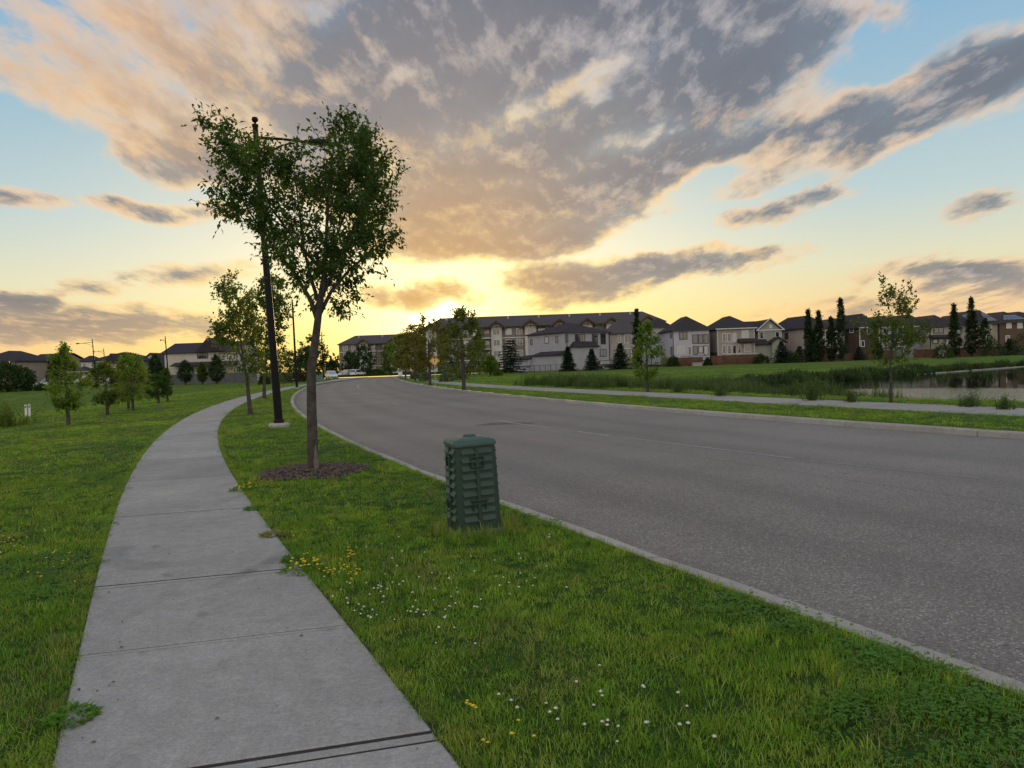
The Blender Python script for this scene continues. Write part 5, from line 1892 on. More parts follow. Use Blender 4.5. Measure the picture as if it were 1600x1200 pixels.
def build_fences():
    D = 143.0
    X = lambda px, d=D: at_depth(px, 565, d).x
    board_fence('red cedar fence below the pale lavender house', X(1036), X(1098), D, D, 1.75)
    board_fence('red cedar fence below the taupe house with white windows', X(1112), X(1184), D, D - 1, 1.9)
    board_fence('red cedar fence behind the thin poplars left of the tallest one', X(1262), X(1335), D + 1, D + 1, 1.5)
    board_fence('red cedar fence behind the sparse young tree', X(1358), X(1395), D, D, 1.8)
    board_fence('red cedar fence below the beige house, left of the round bush', X(1428), X(1465), D, D, 1.7)
    board_fence('red cedar fence behind the right-hand poplars', X(1480), X(1580), D, D, 1.8)
    # black mesh fence by the grey porch house
    a, c = ground_at(818, 577.5), ground_at(886, 577.5)
    a, c = Vector((at_depth(818, 570, 136).x, 136, 0)), Vector((at_depth(886, 570, 134).x, 134, 0))
    d = c - a
    root = empty('wire_fence', (a.x, a.y, 0), math.atan2(d.y, d.x), 'thin black wire fence along the grey porch house lawn', 'fence')
    k = 8
    for i in range(k + 1):
        q = MB()
        q.tube([(0, 0, -0.2), (0, 0, 1.25)], 0.04, 6)
        o = q.build('post', M['black'], root)
        o.location = (d.length * i / k, 0, 0)
    q = MB()
    for z in (0.1, 1.2):
        q.box(0, d.length, -0.025, 0.025, z, z + 0.05)
    n = int(d.length / 0.12)
    for i in range(n):
        q.box(i * 0.12, i * 0.12 + 0.012, -0.006, 0.006, 0.152, 1.198)
    q.build('mesh', M['black'], root)['kind'] = 'stuff'
    # grey vinyl fence of the big white house
    x0, x1 = at_depth(255, 597, 132).x, at_depth(402, 590, 124).x
    a, c = Vector((x0, 132, 0)), Vector((x1, 124, 0))
    d = c - a
    root = empty('panel_fence', (a.x, a.y, 0), math.atan2(d.y, d.x), 'grey panel fence in front of the big white house', 'fence')
    k = int(d.length / 2.4)
    w = d.length / k
    for i in range(k):
        q = MB()
        q.box(0.06, w - 0.06, -0.02, 0.02, 0.03, 1.75)
        q.box(0.06, w - 0.06, -0.035, 0.035, 1.751, 1.84)
        o = q.build('panel', M['fence_grey'], root)
        o.location = (i * w, 0, 0)
        q = MB()
        q.box(-0.058, 0.058, -0.06, 0.06, -0.2, 1.95)
        o = q.build('post', M['fence_grey'], root)
        o.location = (i * w, 0, 0)

def apartment(label, D, px0, px1, eave_py0, ridge_py0, bays, floors, depth=17.0, base_py=None, yaw=0.0, x_end=None, white_end=True):
    """a four-storey block: long wall facing the camera with gabled bays, balconies and rows of windows"""
    p0 = at_depth(px0, 580, D)
    org = Vector((p0.x, D, 0.0))
    R = Matrix.Rotation(yaw, 3, 'Z')
    ux, uy = R @ Vector((1, 0, 0)), R @ Vector((0, 1, 0))
    e = Vector((0, 0, EYE))
    def hit(px, py, off=0.0):
        r = ray(px, py)
        o = org - uy * off
        t = (o - e).dot(uy) / r.dot(uy)
        q = e + r * t - org
        return q.dot(ux), q.z
    W_ = hit(px1, 580)[0]
    ze = hit(px0 + 30, eave_py0)[1]
    zr = at_depth(px0 + 50, ridge_py0, D + depth / 2).z
    root = empty('apartment_block', org, yaw, label, 'apartment building')
    b = MB()
    b.box(0, W_, 0, depth, -0.5, ze)
    b.build('wall', M['apt'], root)
    b = MB()
    hip_roof(b, -0.6, W_ + 0.6, -0.6, depth + 0.6, ze - 0.05, zr, inset=5.0 if white_end else None)
    b.build('roof', M['roof_grey'], root)
    fl = ze / floors
    if white_end:
        b = MB()
        b.box(-0.05, -0.005, 0.2, depth - 0.2, -0.3, ze - 0.3)
        b.build('end_wall', M['apt_white'], root)
        for f in range(floors):
            for y in (4.5, 11.5):
                window(root, face_matrix('L', W_, depth, y, fl * (f + 0.55)), 1.3, 1.5, 'white')
    bz = MB()
    bz.box(0.05, W_ - 0.05, -0.04, -0.004, fl * 1.0 - 0.1, fl * 1.0 + 0.12)
    bz.box(0.05, W_ - 0.05, -0.04, -0.004, fl * 3.0 - 0.1, fl * 3.0 + 0.12)
    bz.build('band', M['trim'], root)['kind'] = 'stuff'
    used = []
    for (u0, u1, kind) in bays:
        used.append((u0 - 0.3, u1 + 0.3))
        c = (u0 + u1) / 2
        if kind == 'gable':
            b = MB()
            b.box(u0, u1, -0.9, -0.01, -0.3, ze)
            b.prism([(u0, ze), (u1, ze), (c, ze + (u1 - u0) * 0.36)], 'y', -0.9, 2.0)
            b.build('bay', M['apt_white'], root)
            b = MB()
            gable_roof(b, u0 - 1.5, u1 + 1.5, -1.9, 4.0, ze - 0.55, ze + (u1 - u0) * 0.36 + 0.75, 'y')
            b.build('bay_roof', M['roof_brown'], root)
            # barge timbers with king post
            b = MB()
            h = (u1 - u0) * 0.36 + 0.75
            for s in (-1, 1):
                xa = c + s * ((u1 - u0) / 2 + 1.5)
                b.add([(xa, -1.93, ze - 0.6), (c, -1.93, ze - 0.6 + h + 0.35), (c, -1.93, ze + h - 0.6), (xa, -1.93, ze - 0.95), (xa, -1.86, ze - 0.6), (c, -1.86, ze - 0.25 + h), (c, -1.86, ze + h - 0.6), (xa, -1.86, ze - 0.95)],
                      [(0, 1, 2, 3), (4, 7, 6, 5), (0, 4, 5, 1), (3, 2, 6, 7)])
            b.box(c - 0.12, c + 0.12, -1.92, -1.87, ze - 0.5, ze + h - 0.55)
            b.box(c - 1.4, c + 1.4, -1.915, -1.872, ze - 0.1, ze + 0.12)
            b.build('gable_timber', M['wood_brown'], root)['kind'] = 'stuff'
            for f in range(floors):
                window(root, face_matrix('F', W_, depth, c, fl * (f + 0.55)) @ Matrix.Translation((0, -0.9, 0)), 1.7, 1.6, 'white')
        else:
            # balconies: slabs, rails and dark recess doors
            for f in range(floors):
                z = fl * f + 0.1
                if f:
                    s = MB()
                    s.box(u0, u1, -1.9, -0.01, z - 0.22, z)
                    o = s.build('balcony', M['trim'], root)
                    s = MB()
                    s.box(u0, u1, -1.9, -1.85, z + 1.0, z + 1.08)
                    n = int((u1 - u0) / 0.18)
                    for i in range(n + 1):
                        x = u0 + (u1 - u0 - 0.04) * i / n
                        s.box(x, x + 0.07, -1.89, -1.86, z + 0.002, z + 0.998)
                    s.build('railing', M['wood_brown'], o)['kind'] = 'stuff'
                window(root, face_matrix('F', W_, depth, c, z + 1.15), min(3.0, (u1 - u0) * 0.62), 2.0, 'white', 'patio_door')
            s = MB()
            for x in (u0 + 0.02, u1 - 0.22):
                s.box(x, x + 0.2, -1.84, -1.64, 0, ze - 0.1)
            s.build('balcony_post', M['wood_brown'], root)['kind'] = 'stuff'
            s = MB()
            s.box(u0 - 0.5, u1 + 0.5, -2.2, -0.61, ze - 0.09, ze + 0.12)
            s.build('balcony_roof', M['roof_grey'], root)
    u = 2.4
    while u < W_ - 1.5:
        if not any(a - 0.9 < u < b_ + 0.9 for a, b_ in used):
            for f in range(floors):
                window(root, face_matrix('F', W_, depth, u, fl * (f + 0.55)), 1.5, 1.5, 'white')
        u += 3.1
    # white down-pipes and roof vents
    s = MB()
    for k in range(int(W_ / 14)):
        x = 7 + 14 * k
        s.box(x, x + 0.18, -0.22, -0.045, 0.2, ze - 0.1)
    s.build('downpipe', M['trim'], root)['kind'] = 'stuff'
    s = MB()
    for k in range(int(W_ / 9)):
        x = 6 + 9 * k
        s.box(x, x + 0.5, depth / 2 - 2.6, depth / 2 - 2.1, zr - 1.4, zr - 0.2)
    s.build('roof_vent', M['galv'], root)['kind'] = 'stuff'
    return root, hit

def build_apartments():
    # big block: left end at column 668, right end behind the houses at column 1030
    D = 200.0
    sc = D / F_PX
    def U(px):
        return (px - 664) * sc
    apartment('long four-storey grey and white apartment block with brown gabled bays', D, 664, 1040, 514, 496, [
        (U(668), U(684), 'gable'), (U(700), U(718), 'balcony'), (U(757), U(768), 'balcony'), (U(769), U(786), 'gable'), (U(822), U(840), 'gable'), (U(841), U(856), 'balcony'),
        (U(868), U(885), 'gable'), (U(912), U(928), 'gable'), (U(950), U(966), 'gable'), (U(1006), U(1024), 'gable')], 4, yaw=radians(1.5))
    D = 262.0
    sc2 = D / F_PX
    def U2(px):
        return (px - 531) * sc2
    apartment('far apartment block with balconies closing the end of the road', D, 531, 668, 538, 523.5, [
        (U2(563), U2(577), 'gable'), (U2(580), U2(590), 'balcony'), (U2(597), U2(607), 'balcony'), (U2(609), U2(622), 'gable'), (U2(640), U2(655), 'gable')], 4)

def build_left_houses():
    D = 143.0
    root, W_, ze, zr, hit, org = house('big white house with dark roof behind the grey panel fence', D, 258, 372, 599, 552, 536, 'cream', L=12, shape='gable_x', peak_px=300, trim='trim_dark',
        wins=[('F', 309, 553.5, 324, 559), ('F', 343, 553, 350, 561), ('F', 326, 574, 334, 584), ('F', 356, 553.5, 366, 560), ('F', 282, 574, 292, 584)])
    b = MB()
    x0, x1 = hit(308, 552, 'F', 0)[0], hit(352, 552, 'F', 0)[0]
    zp = hit(326, 527.5, 'F', 0)[2]
    b.prism([(x0, ze - 0.05), (x1, ze - 0.05), ((x0 + x1) / 2 - 0.3, zp)], 'y', -0.9, 7.0)
    b.build('gable_roof', M['roof'], root)
    b = MB()
    z0 = hit(300, 572, 'F', 0)[2]
    xa, xb = hit(274, 572, 'F', 0)[0], hit(372, 572, 'F', 0)[0]
    b.prism([(-2.4, z0), (-0.01, z0), (-0.01, z0 + 0.8), (-2.4, z0 + 0.15)], 'x', xa, xb)
    b.build('lower_roof', M['roof'], root)
    # white gabled house behind
    root, W_, ze, zr, hit, org = house('small white gabled house left of the big white house', D + 12, 224, 252, 600, 566, 552.5, 'white', L=11, shape='gable_y', peak_px=236, trim='trim', style='white',
        wins=[('F', 228, 566, 233, 573), ('F', 242, 566, 247, 573)])
    b = MB()
    z0 = hit(240, 578, 'F', 0)[2]
    b.prism([(-3.0, z0), (-0.01, z0), (-0.01, z0 + 2.0), (-3.0, z0 + 0.2)], 'x', 0.5, W_ + 2)
    b.build('porch_roof', M['roof'], root)
    # hip house with a white bay
    root, W_, ze, zr, hit, org = house('house with a white bay and dark hip roof above the red car', D + 4, 134, 212, 606, 566.5, 551, 'tan', L=13, peak_px=178, trim='trim', style='white',
        wins=[('F', 151.5, 569, 158, 573.5), ('F', 167, 568.5, 173.5, 572.5), ('F', 192, 568, 198, 573)])
    b = MB()
    xa, xb = hit(132.5, 570, 'F', 0)[0], hit(148.5, 570, 'F', 0)[0]
    za, zb = hit(140, 580, 'F', 0)[2], hit(140, 565.5, 'F', 0)[2]
    b.box(xa, xb, -1.2, -0.01, za, zb)
    b.build('bay', M['white'], root)
    b = MB()
    hip_roof(b, xa - 0.4, xb + 0.6, -1.7, 3.0, zb, zb + 1.3)
    b.build('bay_roof', M['roof'], root)
    for px in (137.5, 144):
        u = hit(px, 570, 'F', 0)[0]
        window(root, face_matrix('F', W_, 13, u, hit(px, 571.5, 'F', 0)[2]) @ Matrix.Translation((0, -1.2, 0)), 0.55, 0.75, 'white')
    b = MB()
    x0, x1 = hit(171, 568, 'F', 0)[0], hit(186, 568, 'F', 0)[0]
    b.prism([(x0 - 0.6, ze - 0.4), (x1 + 0.6, ze - 0.4), ((x0 + x1) / 2, ze + 1.7)], 'y', -1.3, 3.0)
    b.build('gable_roof', M['roof'], root)
    b = MB()
    b.box(x0, x1, -0.9, -0.01, ze - 2.2, ze - 0.41)
    b.build('gable_bay', M['cream'], root)
    # garage with its dark roof
    b = MB()
    xg0, xg1 = hit(126, 590, 'F', 0)[0], hit(168, 590, 'F', 0)[0]
    zg = hit(145, 584, 'F', 0)[2]
    b.box(xg0, xg1, -6.0, -1.25, -0.2, zg)
    b.build('garage', M['taupe'], root)
    b = MB()
    hip_roof(b, xg0 - 0.5, xg1 + 0.5, -6.5, -1.22, zg, zg + 1.5)
    b.build('garage_roof', M['roof'], root)
    b = MB()
    b.box(xg0 + 0.7, xg0 + 5.4, -6.06, -6.005, 0.0, 2.3)
    b.build('garage_door', M['apt_white'], root)
    root, W_, ze, zr, hit, org = house('long-roofed tan house between the left-edge house and the tall narrow sapling', D + 6, 40, 88, 608, 568, 553.5, 'tan', L=12, shape='gable_x', peak_px=60, trim='trim_dark', style='white',
        wins=[('F', 47, 570.5, 53.5, 574), ('F', 64.5, 570, 71.5, 573.5), ('F', 75, 570, 80, 577)])
    b = MB()
    xg0, xg1 = hit(44, 590, 'F', 0)[0], hit(62, 590, 'F', 0)[0]
    zg = hit(52, 588, 'F', 0)[2]
    b.box(xg0, xg1, -4.0, -0.01, -0.2, zg)
    b.build('garage', M['tan'], root)
    b = MB()
    hip_roof(b, xg0 - 0.4, xg1 + 0.4, -4.5, -0.012, zg, hit(52, 576, 'F', 0)[2])
    b.build('garage_roof', M['roof'], root)
    root, W_, ze, zr, hit, org = house('dark-roofed house cut off by the left edge behind the big bushes', D - 4, -40, 27, 610, 567, 549, 'tan', L=12, peak_px=-2, trim='trim_dark',
        wins=[('F', 5, 571, 12, 577, 'white')])

build_right_houses()
build_fences()
build_apartments()
build_left_houses()

# ------------------------------------------------------------------ street lamps
def street_lamp(label, base, h, arm, arm_dir, lean=0.0, r0=0.12, r1=0.075, foot=True, group='black street lamps'):
    root = empty('street_lamp', base, 0, label, 'street lamp', group)
    b = MB()
    if foot:
        b.lathe([(0.30, -0.15), (0.30, 0.07), (0.26, 0.12), (0.0, 0.121)], 20)
        b.build('footing', M['stone'], root, smooth=True)
    ln = Vector((lean * h, 0, 0))
    b = MB()
    n = 16
    b.lathe([(r0 * 1.25, 0.12), (r0 * 1.25, 0.2), (r0, 0.24)], n)
    b.tube([Vector((0, 0, 0.2)), ln * 0.5 + Vector((0, 0, h * 0.5)), ln + Vector((0, 0, h))], [r0, (r0 + r1) / 2, r1], n)
    b.build('pole', M['black'], root, smooth=True)
    top = ln + Vector((0, 0, h))
    b = MB()
    b.lathe([(r1 * 1.2, -0.02), (r1 * 1.2, 0.05), (0.03, 0.07), (0.03, 0.10), (0.075, 0.13), (0.095, 0.19), (0.075, 0.25), (0.0, 0.28)], 14, tuple(top))
    b.build('finial', M['black'], root, smooth=True)
    d = Vector((arm_dir[0], arm_dir[1], 0)).normalized()
    z1 = h - 0.32
    a0 = ln * (z1 / h) + Vector((0, 0, z1))
    e = a0 + d * arm + Vector((0, 0, -0.12))
    b = MB()
    b.tube([a0, a0.lerp(e, 0.5) + Vector((0, 0, 0.02)), e], [0.042, 0.038, 0.034], 10)
    # curved brace springing from lower down the pole
    s0 = ln * ((h - 1.5) / h) + Vector((0, 0, h - 1.5))
    pts = []
    for k in range(11):
        t = k / 10
        pts.append(s0 + d * (arm * 0.72 * (1 - cos(t * pi / 2))) * 1.0 + Vector((0, 0, 1.02 * sin(t * pi / 2))))
    b.tube(pts, 0.028, 8)
    b.build('arm', M['black'], root, smooth=True)
    b = MB()
    b.tube([e - d * 0.06, e + d * 0.05, e + d * 0.30, e + d * 0.58, e + d * 0.66], [0.05, 0.085, 0.115, 0.095, 0.03], 12)
    o = b.build('luminaire', M['black'], root, smooth=True)
    b = MB()
    c = e + d * 0.33 + Vector((0, 0, -0.108))
    b.lathe([(0.09, 0.0), (0.09, -0.02), (0.0, -0.035)], 12, tuple(c))
    b.build('lens', M['lamp_clear'], o)
    return root

def build_lamps():
    street_lamp('tall black street lamp with curved arm behind the near tree', ground_at(436, 667), 8.75, 1.45, (1, 0.15, 0), lean=-0.035)
    g = ground_at(464, 607)
    street_lamp('slim dark street lamp midway along the left verge', Vector((g.x, g.y, 0)), (608 - 474) * g.y / F_PX, 1.8, (0.5, -1, 0), lean=-0.01)
    g = ground_at(505.5, 593)
    street_lamp('far street lamp standing beside the pale green cabinet', Vector((g.x, g.y, 0)), 8.6, 1.8, (0.5, -1, 0))
    for px, top, D, l, lab in ((150.5, 532, 128, 2.6, 'street lamp with a long left arm in front of the house with a white bay'), (166.5, 546, 165, 2.2, 'smaller far street lamp with a left arm above the hip roof')):
        p = at_depth(px, 600, D)
        street_lamp(lab, Vector((p.x, D, Z1(p.x, D))), at_depth(px - 2, top, D).z - Z1(p.x, D), l, (-1, 0.1, 0), lean=-0.035, group='street lamps by the left houses')
    p = at_depth(264, 600, 120)
    street_lamp('dark street lamp at the left corner of the big white house', Vector((p.x, 120, Z1(p.x, 120))), at_depth(260, 528, 120).z - Z1(p.x, 120), 1.6, (0.1, -1, 0), lean=-0.03, group='street lamps by the left houses')

# ------------------------------------------------------------------ the green utility pedestal
def rrect(w, r, n=5):
    pts = []
    for cx, cy, a0 in ((w - r, w - r, 0), (-w + r, w - r, 90), (-w + r, -w + r, 180), (w - r, -w + r, 270)):
        for k in range(n + 1):
            a = radians(a0 + 90 * k / n)
            pts.append((cx + r * cos(a), cy + r * sin(a)))
    return pts
def loft(mb, secs, cap=True, mi=0):
    n = len(secs[0][0])
    vs, fs = [], []
    for pts, z in secs:
        vs += [(x, y, z) for x, y in pts]
    for i in range(len(secs) - 1):
        for k in range(n):
            k2 = (k + 1) % n
            fs.append((i * n + k, i * n + k2, (i + 1) * n + k2, (i + 1) * n + k))
    if cap:
        fs += [tuple(range(n - 1, -1, -1)), tuple(range((len(secs) - 1) * n, len(secs) * n))]
    return mb.add(vs, fs, mi)

def build_pedestal():
    root = empty('utility_pedestal', (PED.x, PED.y, 0), radians(21), 'green louvred plastic utility pedestal standing on the near verge', 'utility box')
    root.rotation_euler = (radians(0.5), radians(-1.2), radians(21))
    H_ = 0.882
    wb, wt = 0.215, 0.196                      # half widths at base and under the lid
    hw = lambda z: wb + (wt - wb) * z / H_
    b = MB()
    loft(b, [(rrect(0.25, 0.10), -0.08), (rrect(0.25, 0.10), 0.03), (rrect(0.238, 0.09), 0.05), (rrect(0.218, 0.05), 0.051)])
    b.build('base_ring', M['grey_poly'], root, smooth=True)
    b = MB()
    loft(b, [(rrect(hw(0.0), 0.045), 0.0), (rrect(hw(0.1), 0.045), 0.1), (rrect(hw(H_ - 0.03), 0.045), H_ - 0.03)])
    b.build('body', M['hdpe'], root, smooth=True)
    # lid: rounded shoulder, faint pyramid, centre boss
    b = MB()
    loft(b, [(rrect(0.197, 0.05), H_ - 0.04), (rrect(0.213, 0.058), H_ - 0.035), (rrect(0.214, 0.06), H_ - 0.012), (rrect(0.208, 0.06), H_ + 0.010), (rrect(0.194, 0.058), H_ + 0.022),
             (rrect(0.178, 0.055), H_ + 0.026), (rrect(0.176, 0.055), H_ + 0.022), (rrect(0.168, 0.05), H_ + 0.026), (rrect(0.115, 0.04), H_ + 0.039), (rrect(0.062, 0.03), H_ + 0.044)])
    lid = b.build('lid', M['hdpe_lid'], root, smooth=True)
    b = MB()
    b.lathe([(0.064, H_ + 0.036), (0.064, H_ + 0.051), (0.056, H_ + 0.055), (0.050, H_ + 0.048), (0.020, H_ + 0.048), (0.018, H_ + 0.054), (0.0, H_ + 0.055)], 20)
    b.build('boss', M['hdpe_lid'], lid, smooth=True)
    # louvres: two columns of nine on every side
    lv = None
    rows = 9
    for side in range(4):
        R = Matrix.Rotation(side * pi / 2, 4, 'Z')
        for j in range(rows):
            z = 0.14 + j * 0.0795
            for s in (-1, 1):
                if lv is None:
                    q = MB()
                    w, d, h = 0.068, 0.020, 0.050
                    # a scoop: flush at its top edge, standing out at its lower lip
                    q.add([(-w, 0.004, h), (w, 0.004, h), (w * 0.96, -d, 0.006), (-w * 0.96, -d, 0.006), (-w * 0.96, -d, 0.0), (w * 0.96, -d, 0.0), (w, 0.004, 0.0), (-w, 0.004, 0.0), (0, -d - 0.004, 0.007), (0, -d - 0.004, 0.0), (0, -0.001, h)],
                          [(0, 3, 8, 10), (10, 8, 2, 1), (3, 4, 9, 8), (8, 9, 5, 2), (4, 7, 6, 5, 9), (0, 7, 4, 3), (1, 2, 5, 6)])
                    o = q.build('louver', M['hdpe'], root)
                    lv = o.data
                else:
                    o = bpy.data.objects.new('louver', lv)
                    link(o, root)
                o.matrix_local = R @ Matrix.Translation((s * 0.0875 * (1 - 0.06 * z), -hw(z) + 0.001, z)) @ Matrix.Rotation(radians(1.1), 4, 'X')
        # centre strap and the two latch frames
        q = MB()
        q.M = R
        a, c = hw(0.02), hw(H_ - 0.05)
        q.add([(-0.017, -a + 0.002, 0.02), (0.017, -a + 0.002, 0.02), (0.017, -c + 0.002, H_ - 0.05), (-0.017, -c + 0.002, H_ - 0.05), (-0.017, -a - 0.017, 0.02), (0.017, -a - 0.017, 0.02), (0.017, -c - 0.017, H_ - 0.05), (-0.017, -c - 0.017, H_ - 0.05)],
              [(4, 5, 6, 7), (0, 4, 7, 3), (5, 1, 2, 6), (0, 1, 5, 4), (3, 7, 6, 2)])
        q.build('strap', M['hdpe'], root)
        for zc, closed in ((0.70, True), (0.285, False)):
            q = MB()
            q.M = R @ Matrix.Translation((0, -hw(zc), zc))
            w, h, t = 0.064, 0.052, 0.010
            y0, y1 = -0.033, -0.008
            q.box(-w, w, y0, y1, h - t, h)
            if closed:
                q.box(-w, w, y0 - 0.001, y1, -h, -h + t)
            q.box(-w, -w + t, y0 - 0.0005, y1, -h + t, h - t)
            q.box(w - t, w, y0 - 0.0005, y1, -h + t, h - t)
            if not closed:
                q.box(-w - 0.02, w + 0.02, y0 - 0.002, y1, h - t * 0.2, h + t)
            q.build('latch_frame', M['hdpe'], root, bevel=0.003)
    # corner ribs
    for k in range(4):
        R = Matrix.Rotation(k * pi / 2 + pi / 4, 4, 'Z')
        q = MB()
        q.M = R
        d0, d1 = (hw(0.02) - 0.045) * 1.414 + 0.045, (hw(H_ - 0.05) - 0.045) * 1.414 + 0.045
        q.tube([(0, -d0 + 0.006, 0.02), (0, -d1 + 0.006, H_ - 0.05)], 0.016, 8)
        q.build('corner_rib', M['hdpe'], root, smooth=True)

# ------------------------------------------------------------------ signs, posts and cabinets
def build_signs():
    g = ground_at(680.5, 603.6)
    root = empty('pedestrian_sign', g, radians(4), 'yellow diamond crossing sign with walking figure on a thin post', 'road sign')
    b = MB()
    b.tube([(0, 0.03, -0.3), (0, 0.03, 2.6)], 0.03, 8)
    b.build('post', M['galv'], root)
    s = 0.45
    b = MB()
    zc = 2.12
    b.prism([(0, zc - s), (s, zc), (0, zc + s), (-s, zc)], 'y', -0.012, 0.0)
    pl = b.build('plate', M['sign_yellow'], root, bevel=0.0)
    b = MB()
    i, o_ = s * 0.90, s * 0.95
    for k in range(4):
        q = [(0, -1), (1, 0), (0, 1), (-1, 0)]
        a, c = q[k], q[(k + 1) % 4]
        y = -0.016
        b.add([(a[0] * o_, y, zc + a[1] * o_), (c[0] * o_, y, zc + c[1] * o_), (c[0] * i, y, zc + c[1] * i), (a[0] * i, y, zc + a[1] * i)], [(0, 1, 2, 3)])
    b.build('border', M['sign_black'], pl)
    # white rounded panel with a walking figure, arrow head above it
    b = MB()
    b.prism([(0.14 * cos(radians(t)), zc - 0.05 + 0.22 * sin(radians(t))) for t in range(0, 360, 30)], 'y', -0.0165, -0.013)
    b.build('white_panel', M['white'], pl)
    b = MB()
    y0, y1 = -0.022, -0.018
    b.prism([(-0.13, zc + 0.22), (0.13, zc + 0.22), (0, zc + 0.36)], 'y', y0, y1)
    b.prism([(-0.03, zc + 0.17), (0.03, zc + 0.17), (0.03, zc + 0.22), (-0.03, zc + 0.22)], 'y', y0, y1)
    b.build('arrow', M['sign_black'], pl)
    b = MB()
    b.prism([(0.005 + 0.032 * cos(radians(t)), zc + 0.105 + 0.032 * sin(radians(t))) for t in range(0, 360, 45)], 'y', y0, y1)
    for (ax, az, cx, cz, w) in ((0.0, 0.07, -0.005, -0.06, 0.032), (-0.005, -0.06, 0.06, -0.20, 0.018), (-0.005, -0.06, -0.07, -0.20, 0.018), (0.0, 0.05, 0.075, -0.03, 0.013), (0.0, 0.05, -0.07, -0.02, 0.013)):
        d = Vector((cx - ax, cz - az))
        n = Vector((-d.y, d.x)).normalized() * w
        b.prism([(ax - n.x, zc + az - n.y), (cx - n.x * .7, zc + cz - n.y * .7), (cx + n.x * .7, zc + cz + n.y * .7), (ax + n.x, zc + az + n.y)], 'y', y0, y1)
    b.build('walking_figure', M['sign_black'], pl)
    # white marker posts
    def marker(label, base, h, w, two=False):
        root = empty('marker_post', base, 0, label, 'marker post')
        b = MB()
        b.box(-w / 2, w / 2, -0.02, 0.02, -0.1, h)
        b.build('post', M['white'], root)
        b = MB()
        b.box(-w / 2 + 0.015, w / 2 - 0.015, -0.026, -0.021, h * 0.72, h * 0.9)
        b.build('reflector', M['cabinet'], root)
    g = ground_at(864, 599.5)
    marker('thin white marker post in the grass before the grey porch house', g, 12.5 * g.y / F_PX, 0.16)
    g = ground_at(41, 651)
    marker('left one of the white twin posts in the grassy hollow', g, 19 * g.y / F_PX, 0.13)
    marker('right one of the white twin posts in the grassy hollow', g + Vector((0.19, 0.05, 0)), 19.5 * g.y / F_PX, 0.13)
    # pale cabinet by the far left kerb
    g = ground_at(499.5, 596)
    root = empty('utility_cabinet', g, 0.2, 'pale green utility cabinet near the far end of the left verge', 'utility box')
    b = MB()
    w, h = 4.8 * g.y / F_PX, 11 * g.y / F_PX
    b.box(-w, w, -0.5, 0.5, -0.1, h)
    b.build('body', M['cabinet'], root, bevel=0.03)
    b = MB()
    b.box(-w - 0.05, w + 0.05, -0.56, 0.56, h + 0.001, h + 0.08)
    b.build('cap', M['cabinet'], root)
    b = MB()
    b.box(-w + 0.08, -0.02, -0.525, -0.502, 0.12, h - 0.1)
    b.box(0.02, w - 0.08, -0.525, -0.502, 0.12, h - 0.1)
    b.build('door', M['cabinet'], root)['kind'] = 'stuff'
    # white board sign at the far right walk
    p = at_depth(625.5, 588, 118)
    root = empty('board_sign', Vector((p.x, 118, 0)), 0, 'white upright notice board by the far end of the right sidewalk', 'sign')
    b = MB()
    b.box(-0.35, 0.35, -0.05, 0.05, 0.25, 1.6)
    b.build('board', M['white'], root)
    b = MB()
    b.box(-0.3, -0.22, -0.03, 0.03, -0.2, 0.249)
    b.box(0.22, 0.3, -0.03, 0.03, -0.2, 0.249)
    b.build('leg', M['galv'], root)['kind'] = 'stuff'
    b = MB()
    b.box(-0.28, 0.28, -0.058, -0.051, 1.0, 1.5)
    b.build('notice', M['apt'], root)
    # pale electrical box by the red fence
    p = at_depth(1089, 566, 141)
    root = empty('ground_box', Vector((p.x, 141, Z1(p.x, 141))), 0, 'low pale concrete box at the foot of the lavender house fence', 'utility box')
    b = MB()
    b.box(-0.95, 0.95, -0.5, 0.5, -0.1, 0.55)
    b.build('body', M['stone'], root, bevel=0.05)
    b = MB()
    b.box(-1.02, 1.02, -0.57, 0.57, 0.551, 0.66)
    b.build('cover', M['stone'], root, bevel=0.03)
    # blue bins at the far building
    for px, lab in ((600, 'left blue waste bin before the far apartment block'), (609, 'right blue waste bin before the far apartment block')):
        p = at_depth(px, 583, 215)
        root = empty('waste_bin', Vector((p.x, 215, 0)), 0, lab, 'bin')
        b = MB()
        loft(b, [(rrect(0.72, 0.1), 0.1), (rrect(0.82, 0.1), 1.35)])
        b.build('body', M['blue'], root)
        b = MB()
        loft(b, [(rrect(0.88, 0.1), 1.351), (rrect(0.80, 0.1), 1.5)])
        b.build('lid', M['blue'], root)

